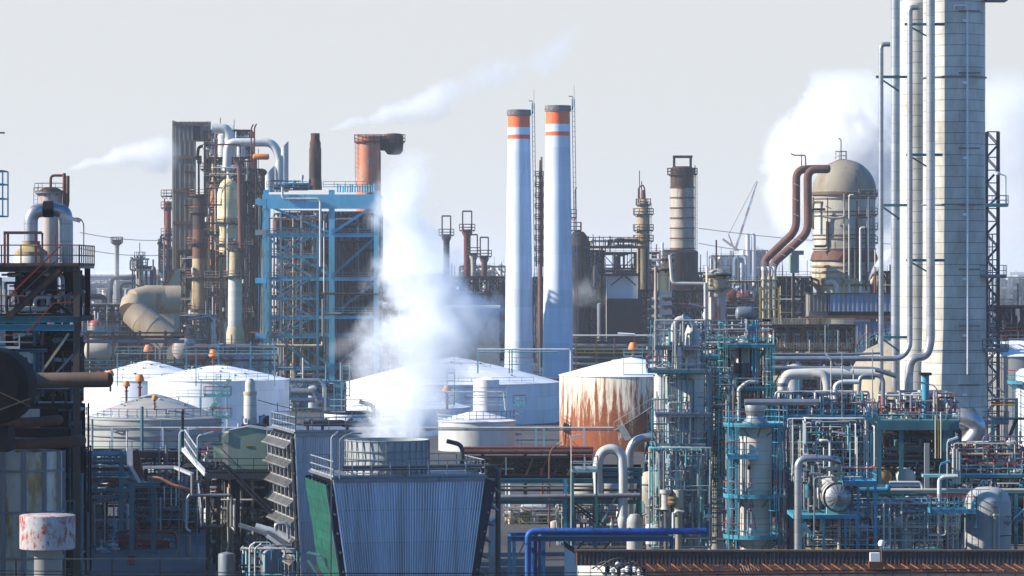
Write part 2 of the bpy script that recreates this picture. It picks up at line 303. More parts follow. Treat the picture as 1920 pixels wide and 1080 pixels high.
def valve(t,x,y,d,s=1,m='pipeg',hm='red',parent=None):
    X,Y,Z=t.p(x,y,d); b=MB().lathe([(0,Z-.3*s),(.16*s,Z-.3*s),(.16*s,Z-.2*s),(.09*s,Z-.18*s),(.18*s,Z),(.09*s,Z+.18*s),(.12*s,Z+.22*s),(.04*s,Z+.25*s),(.04*s,Z+.6*s),(0,Z+.6*s)],(X,Y),0,10)
    b.tube([(X-.35*s,Y,Z),(X+.35*s,Y,Z)],.12*s,0,8); o=b.build('valve',m,parent or t.o)
    MB().lathe([(.2*s,Z+.58*s),(.25*s,Z+.6*s),(.2*s,Z+.64*s),(.17*s,Z+.6*s),(.2*s,Z+.58*s)],(X,Y),0,12).bar((X-.2*s,Y,Z+.6*s),(X+.2*s,Y,Z+.6*s),.03*s).build('handwheel',hm,o)
def drumx(t,name,x0,x1,y,rpx,dy,mat,axis='x',n=24,parent=None):
    """horizontal vessel with dished ends along x or away along y (then x0 is its column, x1 its length in metres)"""
    r=rpx*t.k; mb=MB()
    if axis=='x':
        a,b=t.x(x0),t.x(x1); pr=[(r*math.sin(PI/2*i/5),a+r*.45*(1-math.cos(PI/2*i/5))) for i in range(6)]; pr+=[(q[0],b-(q[1]-a)) for q in pr[::-1]]
        mb.lathe(pr,(dy,t.z(y)),0,n,axis='x')
    else:
        a,b=dy,dy+x1; pr=[(r*math.sin(PI/2*i/5),a+r*.45*(1-math.cos(PI/2*i/5))) for i in range(6)]; pr+=[(q[0],b-(q[1]-a)) for q in pr[::-1]]
        mb.lathe(pr,(t.x(x0),t.z(y)),0,n,axis='y')
    return t.part(name,mb,mat,parent)
def column(name,label,cat,px,D,r,yt,yb,mat,group=None,dome=.5,segs=None,plats=(),lads=(),pm=('teald','tealp','red'),n=28,shell='shell',head=None):
    """upright vessel: segs = list of (rpx,py0,py1,mat) below the head; plats=(py,rout,a0,a1); lads=(px,py0,py1)"""
    t=Th(name,label,cat,px,D,group); yb=t.gy() if yb is None else yb; k=t.k
    if segs is None: segs=[(r,yt,yb,mat)]
    z=t.z(segs[0][1]); pr=[(rr,zz) for rr,zz in dish(segs[0][0]*k,z,1,dome)][::-1]
    MB().lathe(pr,(0,0),0,n).build('head',head or segs[0][3],t.o)
    for i,(rr,a,b,m) in enumerate(segs):
        mb=MB(); nx=segs[i+1][0] if i+1<len(segs) else rr
        mb.lathe([(rr*k,t.z(a)),(rr*k,t.z(b))]+([(nx*k,t.z(b)-abs(nx-rr)*k*.8)] if nx!=rr else []),(0,0),0,n)
        mb.lathe([(rr*k,t.z(a)-.03),(rr*k+.09,t.z(a)-.03),(rr*k+.09,t.z(a)-.2),(rr*k,t.z(a)-.2)],(0,0),0,n)
        mb.build(shell,m,t.o)
    for q in plats: t.ring(px,q[0],r*.98,q[1],q[2],q[3],pm)
    for x,a,b in lads: t.ladder(x,a,b,-r*k*.75 if abs(x-px)<r else -.3,pm[1])
    return t
def dup(o,loc,label=None):
    c=o.copy(); C.objects.link(c); c.location=loc
    if label: c['label']=label
    for ch in o.children:
        d=ch.copy(); C.objects.link(d); d.parent=c
        for g in ch.children: e=g.copy(); C.objects.link(e); e.parent=d
    return c
# ================= ground
def sheet(name,x0,x1,y0,y1,z,mat):
    o=MB().add([(x0,y0,z),(x1,y0,z),(x1,y1,z),(x0,y1,z)],[(0,1,2,3)]).build(name,mat,None,False); o['kind']='structure'; return o
sheet('ground',-9000,9000,-50,12000,0,'soil')
sheet('plant_yard',-260,260,180,1400,.004,'concrete')
sheet('road',-200,200,322,334,.008,'asphalt'); sheet('road',-200,200,588,597,.008,'asphalt')
sheet('road',1,9,240,322,.008,'asphalt')
# ================= right hand distillation columns (D 380)
t=Th('distillation_column','tallest and widest cream clad column at the far right, lit only along its left edge','column',1789,380)
mb=MB(); k=t.k
mb.lathe([(58*k,t.z(-160)),(58*k,t.z(300)),(59*k,t.z(600)),(62*k,t.z(760)),(62*k,0)],(0,0),0,64); mb.build('shell','clad',t.o)
for y in (145,383,655): 
    MB().ring((0,0),t.z(y),58.5*k,60.5*k,0,1,0).build if False else None
    MB().lathe([(59*k,t.z(y)),(61*k,t.z(y)),(61*k,t.z(y)-.12),(59*k,t.z(y)-.12)],(0,0),0,40).build('stiffener_ring','steel',t.o)
t.tube('instrument_line',[(1782,22,-1.9*1.78),(1782,15,-3.5),(1806,15,-3.45),(1806,700,-3.65)],1.9,'white',8)
for y in (25,140,280,385,505,610,720): t.bar((1790,y,-3.6),(1830,y,-3.3),.14,'steel','clip'); t.bar((1797,y+18,-3.5),(1805,y+18,-3.5),.25,'white','clip')
t.ladder(1858,440,840,-1.2,'greyrail',True,'y',-1)
for (y,x0,x1) in ((517,1822,1882),(790,1832,1886),(190*0+0,1846,1884)):
    t.deck(x0,x1,y,-2.2,.2,('steel','greyrail','red' if y else 'greyrail'))
t.deck(1838,1886,655,-2.0,.4,('steel','greyrail','greyrail'))
MB().tube([t.p(1752,780,-3.2),t.p(1795,775,-5.2),t.p(1828,795,-5),t.p(1800,835,-4.6),t.p(1760,850,-4.0)],15.5*k,0,18,40*k).build('vapour_elbow','alu',t.o)
MB().lathe([(24*k,-3.3),(24*k,-3.0)],(t.x(1808),t.z(785)),0,20,axis='y').build('nozzle','clad2',t.o)
t=Th('distillation_column','slimmer cream clad column with domed top between the tall pipes at the right','column',1716,390)
t.lathe('shell',[(30,8),(30,400),(31,700),(31,t.gy())],'clad',n=40)
t.lathe('head',[(0,-3),(12,-2),(22,0),(28,4),(30,8)],'clad2',n=40)
t.tube('overhead_pipe',[(1716,-2,0),(1716,-14,0),(1738,-14,0),(1738,20,-3)],7,'alu')
def bigpipe(name,label,px,D,pts,r,mat='alu',n=16,bend=None,br=()):
    t=Th(name,label,'pipe',px,D); t.tube('pipe_run',pts,r,mat,n,bend)
    for (x0,x1,y,d) in br:
        t.bar((x0,y,d),(x1,y,d),.28,'teald','bracket'); t.bar((x0+8,y+3,d),((x0+x1)/2+12,y+26,d+.3),.16,'teald','bracket')
    return t
bigpipe('riser_pipe','silver vertical pipe running out of the top of the picture left of the two columns',1679,376,[(1679,-200,0),(1679,735,0),(1690,760,0)],8.7,br=((1641,1703,145,-.8),(1645,1703,385,-.8),(1645,1700,632,-.8)))
bigpipe('riser_pipe','silver pipe before the widest column, swooping left in an S bend at its foot',1745,372,[(1745,-200,0),(1745,640,0),(1738,668,0),(1708,672,0),(1704,700,0),(1704,775,0)],8.2,'alu',18,26,br=((1697,1772,45,.4),(1700,1768,290,.4),(1700,1772,488,.4)))
bigpipe('riser_pipe','thin silver pipe before the slim domed column, bending left into the long horizontal line',1707,371,[(1722,14,0),(1706,14,0),(1706,652,0),(1690,672,0),(1445,673,0)],5.2,'alu')
bigpipe('riser_pipe','thinnest silver vertical pipe, hooked to the right at its top beside the domed vessel',1652,372,[(1669,83,0),(1652,83,0),(1652,640,0),(1652,756,0)],4.6,'alu')
bigpipe('pipe_line','long grey horizontal line just under the upper one, ending behind the teal tower',1560,366,[(1650,662,0),(1600,664,0),(1446,664,0)],2.4,'pipeg')
bigpipe('pipe_line','broad dark grey horizontal pipe behind the large grey arched pipe',1560,360,[(1680,705,0),(1640,692,0),(1446,690,0)],4.6,'pipeg')
# lattice tower behind columns
t=Th('lattice_tower','dark navy lattice tower standing behind the right edge of the widest column','tower',1863,430)
for x in (1851,1873):
    for d in (0,1.5): t.bar((x,t.gy(),d),(x,247,d),.22,'navy','leg')
y=247; i=0
while y<860:
    y2=y+24; a,b=((1851,1873),(1873,1851))[i%2]
    t.bar((a,y,0),(b,y2,0),.13,'navy'); t.bar((a,y,1.5),(b,y2,1.5),.13,'navy'); t.bar((1851,y,0),(1873,y,0),.13,'navy'); y=y2; i+=1
t.deck(1838,1888,384,-1.2,1.2,('teald','tealb','teald'))
t.tube('lamp_arm',[(1884,384,-1),(1884,330,-1),(1868,326,-1)],1,'tealb',6); t.lathe('lamp_head',[(0,322),(6,324),(6,328),(0,329)],'lampglass',1868,-1,12)
t.tube('winch_drum',[(1846,352,0),(1846,374,0)],5,'navy')
# ================= rear right tanks
def tank(label,px,D,r,apex,rim,yb,mat,roofm,group=None,dome=False,wind=False,seamrail=None,n=72):
    t=Th('storage_tank',label,'tank',px,D,group); k=t.k; z0=t.z(rim); za=t.z(apex)
    t.part('shell',MB().lathe([(r*k,0),(r*k,z0),(r*k+.12,z0),(r*k+.12,z0+.12)],(0,0),0,n),mat)
    if wind:
        for q in wind: t.part('wind_girder',MB().lathe([(r*k,t.z(q)),(r*k+.25,t.z(q)),(r*k+.25,t.z(q)-.15),(r*k,t.z(q)-.15)],(0,0),0,n),mat)
    pr=[(r*k*(1-i/8)+.15*(i==0), z0+.1+(za-z0)*((1-(1-i/8)**2)**.5 if dome else (i/8)*(1.18-.18*i/8))) for i in range(9)]
    pr[-1]=(0.02,za); t.part('roof',MB().lathe(pr,(0,0),0,n),roofm)
    return t
def roofvent(px,py,D,label,s=1.0,dy=0):
    t=Th('roof_vent',label,'vent',px,D,'orange capped vents on the storage tanks'); s*=.82; t.o.location.z=t.z(py)-1.9*s; t.o.location.y+=dy
    MB().lathe([(.0,1.9*s),(.35*s,1.88*s),(.5*s,1.6*s),(.62*s,1.1*s),(.6*s,1.0*s),(.3*s,1.0*s)],(0,0),0,16).build('cap','orange',t.o)
    MB().lathe([(.28*s,1.0*s),(.28*s,.8*s),(.16*s,.7*s),(.16*s,.35*s),(.35*s,.3*s),(.35*s,.2*s),(.18*s,.15*s),(.18*s,-1.4)],(0,0),0,14).build('neck','rustred',t.o)
    return t
t=tank('cream yellow domed tank half hidden by the silver riser pipes, red stair over its roof',1712,470,112,636,692,None,'creamwall','dome',dome=True)
mb=MB()
for i in range(9):
    a,b=PI-.15-i*.13,PI-.15-(i+1)*.13; k=t.k; f=lambda q:(112*k*math.cos(q),-2,t.z(692)+1.0+(t.z(632)-t.z(692))*math.sin(q))
    mb.rail([f(a),f(b)],1.1,2,0,1,.07)
mb.build('roof_railing',['tealp','red'],t.o,False)
t=tank('pale grey domed tank behind the widest column at the right edge',1905,455,78,640,668,None,'tankgrey','white',dome=True)
t.rail([(1856,642,-2),(1880,636,-2),(1930,636,-2)],('greyrail','red'))
t=Th('lattice_stair','small caged stair head standing on the grey domed tank at the right edge','stair',1868,450); t.frame([1858,1878],[628,680,740],[0,1.5],'greyrail',.12,.12,'z',840); t.deck(1852,1888,648,-.3,1.6,('steel','greyrail','red'))
t=Th('storage_tank','narrow white upright tank cut by the right edge of the picture','tank',1925,350); t.lathe('shell',[(20,698),(20,t.gy())],'white'); t.lathe('roof',[(0,690),(12,692),(20,698)],'white'); t.ring(1925,716,20,36,120,250,('tealb','tealb','red')); t.ladder(1903,718,860,-.5,'tealb')
# ================= left tanks
tB=tank('large white tank at the back left, orange vent on the crown of its cone roof',278,610,122,676,712,None,'white','white')
roofvent(278,646,610,'orange vent crowning the rear left white roof, highest of the left group',1.6)
tC=tank('large left white tank beside the boiler frame, right half in blue shade',410,560,132,684,712,None,'white','white')
roofvent(400,655,560,'orange vent on the white roof beside the blue boiler frame',1.45)
tA=tank('light grey tank nearest the left foreground, girdled by pipes and a rim railing',288,480,127,737,784,None,'tankgrey','tankgrey',wind=(792,812))
k=tA.k; mb=MB(); z=tA.z(778)
for i in range(22):
    a0,a1=R(180+i*180/22),R(180+(i+1)*180/22); mb.rail([(126*k*math.cos(a0),126*k*math.sin(a0),z),(126*k*math.cos(a1),126*k*math.sin(a1),z)],1.1,1.3,0,1,.07)
mb.build('rim_railing',['whiterail','red'],tA.o,False)
tA.ladder(412,700,845,-2,'tealp'); tA.deck(402,436,780,-3,-1,('tealp','tealp','red')); tA.deck(380,430,742,2,4,('tealp','tealp','red'))
tA.tube('ring_pipe',[(160,803,-1),(230,803,-8.6),(330,803,-8.6),(400,803,-4.5),(415,803,-1)],1.6,'pipeg',8)
tA.rail([(240,705,2),(240,660*0+745,2)],('tealp','tealp')) if False else None
for (x,y,d,l,s) in ((262,702,480,'largest orange vent, on the tall neck over the front grey tank',1.25),(237,714,478,'small orange vent left of the tall one on the front grey tank',1.0),(290,741,474,'lowest orange vent, on the right slope of the front grey tank',.8),(207,694,520,'leftmost orange vent, beside the rusty duct end',1.1)):
    roofvent(x,y,d,l,s)
def roofkit(t,r,rim,apex,seed,mats=('tealp','red')):
    rq=random.Random(seed); k=t.k
    for i in range(7):
        a=R(rq.uniform(185,355)); rr=r*rq.uniform(.2,.85); f=1-rr/r; x=t.px+rr*math.cos(a); y=rim+(apex-rim)*f*(1.18-.18*f); d=rr*k*math.sin(a)
        t.lathe('hatch',[(0,y-3.5),(2.5,y-3.2),(2.5,y+1)],rq.choice(('steel','whiterail','pipeg','tealp')),x,d,10)
        if i<3: t.tube('roof_vent_pipe',[(x+5,y+1,d),(x+5,y-8,d),(x+8,y-8,d)],.8,'whiterail',6)
    t.rail([(t.px-r*.45,rim-(rim-apex)*.55,-r*k*.3),(t.px+r*.35,rim-(rim-apex)*.55,-r*k*.3)],mats,1.0,2.2)
    t.rail([(t.px-r*.75,rim-2,-r*k*.6),(t.px-r*.3,rim-2,-r*k*.9),(t.px+r*.3,rim-2,-r*k*.9),(t.px+r*.75,rim-2,-r*k*.6)],mats,1.0,2.2)
    t.tube('wall_pipe',[(t.px+r*.2,rim,-r*k*.99),(t.px+r*.2,rim+120,-r*k*1.0)],.9,'whiterail',6)
roofkit(tB,122,712,676,1); roofkit(tC,132,712,684,2); roofkit(tA,127,784,737,3,('whiterail','red'))
# walkway frames on white tanks
t=Th('tank_walkway','pale teal pipe walkway with red rails across the rear left white tanks','walkway',330,545)
for (x0,x1,y,m) in ((215,520,664,0),(372,430,712,1),(330,420,745,1)):
    pts=[(x0,y,0),(x1,y,0)]; t.rail(pts,('tealp','red' if m else 'whiterail'),1.1,2)
    for x in (x0+5,(x0+x1)/2,x1-5): t.bar((x,y+60,0),(x,y,0),.15,'tealp','post')
t=Th('tank_stair','teal stair climbing the shaded wall of the large white tank on the left','stair',425,548)
mb=MB(); 
for i in range(16):
    x=440-i*3.1; y=712+i*5; mb.bar(t.p(x,y,-6),t.p(x-9,y,-6),.08,.5)
mb.bar(t.p(440,712,-6.3),t.p(392,792,-6.3),.25).bar(t.p(440,700,-6.3),t.p(392,780,-6.3),.08).build('flight','tealp',t.o,False)
# ================= middle tanks
tE=tank('broadest white tank, behind the plume, left wall sunlit and right wall in blue shade',850,600,200,669,717,None,'white','white')
tD=tank('lower white roofed tank half hidden by the foot of the steam plume',766,550,114,735,764,None,'white','white')
t=Th('pipe_bridge','thin teal and white pipe bridge over the broad white tank, below the chimneys','pipe bridge',980,560)
t.tube('pipe',[(895,655,0),(1070,655,0),(1070,700,0)],1.6,'whiterail',8); t.tube('pipe',[(895,660,.5),(1045,660,.5)],1.2,'teal',8)
for x in (896,955,960,1012): t.bar((x,700,0),(x,655,0),.22,'tealp','post')
t.rail([(936,684,0),(1000,684,0)],('tealp','red'))
tF=tank('small cream stained tank in front of the plume with railings round its rim',894,500,72,770,790,None,'whiter','white')
k=tF.k; mb=MB(); z=tF.z(784)
for i in range(18):
    a0,a1=R(180+i*10),R(190+i*10); mb.rail([(73*k*math.cos(a0),73*k*math.sin(a0),z),(73*k*math.cos(a1),73*k*math.sin(a1),z)],1.1,1.2,0,1,.07)
mb.rail([tF.p(870,760,0),tF.p(950,760,0)],1.1,1.5,0,1,.07).rail([tF.p(870,742,0),tF.p(950,742,0)],1.1,1.5,0,1,.07); mb.build('rim_railing',['whiterail','red'],tF.o,False)
tF.tube('pipe',[(820,735,1),(944,735,1),(948,770,1)],1.4,'whiterail',8); tF.ladder(974,745,835,-.5,'tealp'); tF.deck(962,986,756,-1,1,('tealp','tealp','red'))
tF.tube('ring_pipe',[(825,801,-1),(870,801,-5.2),(940,801,-4.6),(985,801,-1)],1.5,'whiterail',8)
t=Th('storage_tank','small pale lavender tank just left of the broad white tank roof, reddish right edge','tank',912,530); t.lathe('shell',[(24,712),(24,t.gy())],'white'); t.lathe('roof',[(0,706),(24,712)],'white')
roofvent(838,722,510,'orange vent seen through the plume above the cream stained tank',1.3)
roofvent(858,668,600,'pale vent almost lost in the plume on the broad white tank',1.2)
for (x,y0,y1,D) in ((633,726,800,540),(648,686,745,545),(845,700,760,515)):
    t=Th('access_ladder',{633:'teal caged ladder tower with red top rail at the foot of the boiler frame',648:'teal ladder tower against the sunlit left edge of the broadest white tank',845:'teal ladder tower glimpsed through the plume on the cream tank'}[x],'ladder',x,D)
    t.frame([x-7,x+7],list(range(y0,y1,14)),[0,1.2],'tealp',.12,.1,None,y1); t.rail([(x-7,y0,0),(x+7,y0,0)],('tealp','red'),.6)
roofkit(tE,200,717,669,4); roofkit(tD,114,764,735,5)
# rusty tank
tR=tank('heavily rusted tank with a white cone roof and a stair climbing its wall',1183,505,134,670,704,None,'rusttank','white')
k=tR.k; r=134*k
mb=MB(); mr=MB(); N=26
for i in range(N):
    a=R(-62-i*1.55*1.0) ; f=i/N; yy=800-(800-704)*(f); 
    a=R(-104+ (i*(60)/N)); z=tR.z(yy); c,s=math.cos(a),math.sin(a)
    a2=a+R(2.6); c2,s2=math.cos(a2),math.sin(a2)
    mb.add([(r*c,r*s,z),((r+1)*c,(r+1)*s,z),((r+1)*c2,(r+1)*s2,z),(r*c2,r*s2,z),(r*c,r*s,z-.08),((r+1)*c,(r+1)*s,z-.08),((r+1)*c2,(r+1)*s2,z-.08),(r*c2,r*s2,z-.08)],[(0,1,2,3),(7,6,5,4),(1,5,6,2),(0,3,7,4),(0,4,5,1),(3,2,6,7)])
    if i%2==0: mr.bar(((r+1)*c,(r+1)*s,z),((r+1)*c,(r+1)*s,z+1.1),.05)
    if i:
        mr.bar(pp,((r+1)*c,(r+1)*s,z+1.1),.06); mr.bar(qq,((r+1)*c,(r+1)*s,z-.1),.2,.06)
    pp=((r+1)*c,(r+1)*s,z+1.1); qq=((r+1)*c,(r+1)*s,z-.1)
st=mb.build('stair','concrete',tR.o,False); mr.build('handrail','whiterail',st,False)
roofvent(1187,642,505,'orange vent crowning the white roof of the rusted tank',1.35)
t=Th('roof_railing','pale teal collar railing round the vent of the rusted tank','railing',1187,505); t.rail([(1170,668,-1),(1204,668,-1)],('tealp','tealp')); t.rail([(1165,700,-9.8),(1235,700,-9.4)],('tealp','whiterail'),3.3,3); 
# ================= chimneys
def chimney(label,xt,xb,yt,rt,rb,D,bands):
    t=Th('chimney',label,'chimney',xb,D,'red and white banded chimneys'); k=t.k; H=t.z(yt); lean=0
    def rad(y): return (rt+(rb-rt)*((y-yt)/(700-yt)))*k
    cuts=[yt]+[b for b,_ in bands]; mats=[m for _,m in bands]
    names={'capgrey':'cap','stackred':'painted_band','stackwhite':'painted_band'}
    a=yt
    for b,m in bands:
        e=.25 if m=='capgrey' else 0; mb=MB(); mb.lathe([(rad(a)+e,t.z(a)),(rad(b)+e,t.z(b))],(0,0),0,56)
        if e: mb.lathe([(rad(a)-.4,t.z(a)),(rad(a)+e,t.z(a))],(0,0),0,56).lathe([(rad(b)+e,t.z(b)),(rad(b),t.z(b))],(0,0),0,56); mb.lathe([(rad(a)-.4,t.z(a)),(rad(a)-.4,t.z(a)-6)],(0,0),0,56)
        mb.build(names[m] if b<400 else 'shaft',m,t.o); a=b
    mb=MB()
    for i in range(14): a_=2*PI*i/14; rr=rad(yt)+.3; mb.bar((rr*math.cos(a_),rr*math.sin(a_),H-.9),(rr*math.cos(a_+.3),rr*math.sin(a_+.3),H-.9),.1,.4)
    mb.build('cap_band','steel',t.o,False)
    X=rad(yt)+.5; X2=rad(700)+.7; mb=MB().bar((X,-.3,H+1.6),(X2,-.3,0),.16).bar((X+.6,-.3,H+1.6),(X2+.6,-.3,0),.16)
    z=2
    while z<H+1: f=1-z/H; xx=X+(X2-X)*f; mb.bar((xx,-.3,z),(xx+.6,-.3,z),.09); z+=1.2
    mb.build('ladder','tealb',t.o,False)
    MB().tube([(X+.2,0,H-1),(X+.2,0,H+2.2),(X-.8,0,H+2.2)],.12,0,6).bar((X+.5,0,H),(X+.5,0,H+5),.08).build('lightning_rod','pipeg',t.o)
    return t
chimney('left of the two tall white chimneys, sooty grey cap above its red bands',971,973,206,20.5,27,880,[(217,'capgrey'),(239,'stackred'),(253,'stackwhite'),(261,'stackred'),(812,'stackwhite')][:-1]+[(700,'stackwhite')])
chimney('right and nearer of the two tall white chimneys, pale cap, lower shaft in blue shade',1044,1046,198,22.5,29,850,[(209,'capgrey'),(233,'stackred'),(247,'stackwhite'),(255,'stackred'),(706,'stackwhite')])
# ================= blue boiler frame
t=Th('boiler_house','tall bright blue steel frame around a dark ribbed boiler casing','boiler structure',600,780)
G=735
for x,w in ((499,1.15),(622,1.25),(706,1.15)): t.bar((x,G,0),(x,350,0),1.0,'blue','post',h=w*.9) if False else MB().bar(t.p(x,G,0),t.p(x,356,0),w,.8).build('post','blue',t.o,False)
for x in (488,706):
    for d in (13,26): MB().bar(t.p(x,G,d),t.p(x,362,d),.9,.9).build('post','blue',t.o,False)
mb=MB().bar(t.p(492,378,-.2),t.p(713,378,-.2),.8,3.1); mb.build('beam','blue',t.o,False)
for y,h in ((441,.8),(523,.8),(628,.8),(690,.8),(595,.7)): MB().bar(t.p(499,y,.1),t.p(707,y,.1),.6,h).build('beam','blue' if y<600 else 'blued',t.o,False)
for y in (378,441,523,595,690):
    for x in (488,499,706): MB().bar(t.p(x,y,.5),t.p(x,y,26),.5,.7).build('beam','blue',t.o,False)
for a in (((499,384),(622,437)),((622,437),(700,386)),((499,446),(622,518)),((622,518),(702,446)),((499,530),(622,592)),((622,592),(702,530)),((499,600),(622,688)),((622,690),(702,632))):
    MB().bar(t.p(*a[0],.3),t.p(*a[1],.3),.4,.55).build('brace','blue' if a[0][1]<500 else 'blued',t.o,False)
for a in (((488,384),(488,437)),((488,446),(488,518)),((488,530),(488,600))): 
    MB().bar(t.p(*a[0],1),t.p(*a[1],25),.5,.6).build('brace','blue',t.o,False)
# casing
def ribbed(x0,x1,z0,z1,y,p=.5,dp=.12,name='casing',mat='corrugbl',par=None,two=True):
    mb=MB(); n=int(abs(x1-x0)/p); vs=[]; 
    for i in range(n+1):
        x=x0+(x1-x0)*i/n; vs+=[(x-p*.12,y),(x+p*.12,y),(x+p*.25,y-dp),(x+p*.62,y-dp),(x+p*.75,y)]
    V=[(x,yy,z0) for x,yy in vs]+[(x,yy,z1) for x,yy in vs]; m=len(vs)
    mb.add(V,[(i,i+1,m+i+1,m+i) for i in range(m-1)]); return mb.build(name,mat,par,False)
MB().box(t.x(560),t.x(700),7.3,24,t.z(715),t.z(395)).build('casing','casingblue',t.o)
ribbed(t.x(560),t.x(700),t.z(715),t.z(395),7.25,.9,.25,'cladding','casingblue',t.o)
MB().box(t.x(515),t.x(559),9,24,t.z(715),t.z(400)).build('casing','dark2',t.o)
t.lathe('furnace_vessel',[(4,432),(7,436),(7,715)],'pipew',527,5); t.lathe('furnace_vessel',[(2,470),(4,473),(4,715)],'pipec',546,4)
t.lathe('drum',[(3,408),(11,412),(11,432),(3,436)],'rustred',520,4)
t.tube('vent_pipe',[(530,351,-1),(530,373,-1),(601,373,-1),(601,500,-1)],2.3,'pipew',10,8); t.tube('vent_pipe',[(606,560,-1),(606,640,-1)],2.6,'pipeg'); t.tube('vent_pipe',[(606,640,-1),(606,588,-1),(640,588,-1)],2.4,'pipeg')
t.tube('main_pipe',[(485,646,-2.5),(560,648,-2.5),(606,648,-2.5),(606,640,-2.5)],3,'pipec'); t.tube('main_pipe',[(470,624,-2),(540,624,-2),(547,600,-2)],2.4,'rustpipe')
t.tube('dark_header',[(600,550,-1.2),(712,552,-1.2)],2.2,'darkbrown')
for y,x0,x1 in ((588,622,706),(440,498,600),(441,622,706),(523,622,706),(352,500,580),(352,606,710)):
    t.rail([(x0,y-1,-.4),(x1,y-1,-.4)],('tealb' if y!=588 else 'tealp',)*2,1.2,2.2,w=.1)
clutter(t,500,615,400,715,2,8,75,11,['dark','pipeg','pipec','darkbrown','steel','pipew','rustpipe'],(.12,.4),.6)
clutter(t,503,612,395,715,-.4,2,60,13,['darkbrown','redcol','pipec','dark','steel','pipew','tealb'],(.06,.2),.6,'small_bore_line',(1,3),5)
clutter(t,620,705,400,715,3,7,40,12,['dark','steel','navy','dark'],(.1,.3),.6)
for i in range(16): t.lathe('hanger',[(1.6,344+ (i*7)%5),(1.6,360)],'blue',632+i*4.6,2+(i%3),8)
# stair tower in front
s=Th('stair_tower','zigzag steel stair tower with pink red rails before the blue boiler frame','stair tower',545,774)
for x in (507,596):
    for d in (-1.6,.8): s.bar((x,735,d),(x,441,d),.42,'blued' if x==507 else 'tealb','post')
Y=[441,480,520,558,595,630,690]
for i,y in enumerate(Y):
    s.deck(503,598,y,-1.6,.8,('tealb','tealb','redcol'),'f',1.0,.13,.45)
    if i<len(Y)-1:
        a,b=(520,588) if i%2 else (588,520)
        s.bar((a,y,-.9),(b,Y[i+1],-.9),.3,'teal','flight',h=.5); s.bar((a,y-9,-1.5),(b,Y[i+1]-9,-1.5),.13,'redcol' if i%2 else 'tealp','handrail'); s.bar((b,y,-1.5),(a,Y[i+1],-1.5),.12,'tealb')
t=Th('flank_scaffold','narrow scaffold of slanted cream and blue steel at the left corner of the boiler frame','frame',489,768)
for x,x2,m in ((484,488,'blue'),(490,486,'pipec'),(494,490,'pipec'),(483,491,'pipec'),(498,500,'tealp')): t.bar((x,735,0),(x2,385,0),.35,m,'post')
for y in (378,436,526,630): t.box('gallery',479,500,y-5,y+5,-1,1.5,'panelgrey' if y==436 else 'blue')
for i in range(9): t.bar((483,700-i*34,0),(498,680-i*34,0),.14,'tealb')
t=Th('chimney','short rusty black chimney standing on the blue boiler frame, flared at its base','chimney',591,786)
t.lathe('shaft',[(11.5,356),(11.5,280),(10.5,276),(10.5,268),(8.5,262),(8.5,250),(7.2,250),(7.2,262)],'sootcol'); t.lathe('base',[(13,356),(11.7,334)],'rustpipe')
t.lathe('collar',[(11.9,345),(12.3,344),(12.3,341),(11.9,340)],'rust')
t=Th('chimney','wide orange chimney with peeling paint and a gallery round its top','chimney',691,830)
t.lathe('shaft',[(24,420),(22.5,340),(22,255),(20,255),(20,262)],'orangewhite',n=40); t.ring(691,266,22,27,mats=('rustred','rustred','rustred'),h=1.6,w=.14)
t.tube('black_duct',[(706,268,2),(738,268,2)],14,'black',16)
t.lathe('duct_head',[(0,290),(12,289),(17,283),(18,270),(17,256),(13,250),(0,249)],'sootcol',738,2,20); t.part('platform',MB().ring((t.x(738),2),t.z(265),18*t.k,21*t.k,0,360,1.6,0,1,2,w=.14),['rustred','darkbrown','rustred'])
t.ladder(669,262,350,-1.2,'rustred')
t=Th('vent_pole','slim black pole rising past the right corner of the blue boiler frame','pole',712,770); t.lathe('pole',[(1,283),(2,286),(2.4,700)],'sootcol',n=10)
t=Th('exhaust_stack','pair of pale slant cut exhaust pipes left of the rusty chimney','exhaust',530,790)
for x,r,yt in ((534,7,272),(524,7.5,296),(506,9,320)):
    k=t.k; V=[];n=20
    for j in range(n):
        a=2*PI*j/n; V.append((t.x(x)+r*k*math.cos(a),r*k*math.sin(a),t.z(360)))
    for j in range(n):
        a=2*PI*j/n; V.append((t.x(x)+r*k*math.cos(a),r*k*math.sin(a),t.z(yt)+(r*k*math.cos(a))*1.1))
    MB().add(V,[(j,(j+1)%n,n+(j+1)%n,n+j) for j in range(n)]+[tuple(range(n,2*n))]).build('exhaust_pipe','pipew',t.o)
# machinery on roof
t=Th('roof_machinery','dark motors and small drums on the blue boiler roof beside the rusty chimney','machinery',560,784)
drumx(t,'motor',548,578,350,5,1,'dark'); drumx(t,'motor',512,530,350,5,1,'rust'); t.lathe('valve_post',[(2,335),(2,356)],'pipew',566,1,8); t.lathe('lamp_head',[(3,328),(3,336)],'lampglass',566,1,10); clutter(t,508,580,338,356,-1,3,14,5,['dark','blue','steel'],(.1,.25))
# white wall block behind plume
t=Th('building','plain pale windowless block standing behind the steam plume left of the chimneys','building',890,760); t.box('wall',838,936,578,t.gy(),0,24,'tankgrey'); t.box('roof',836,938,574,578,-.4,24.4,'farw')
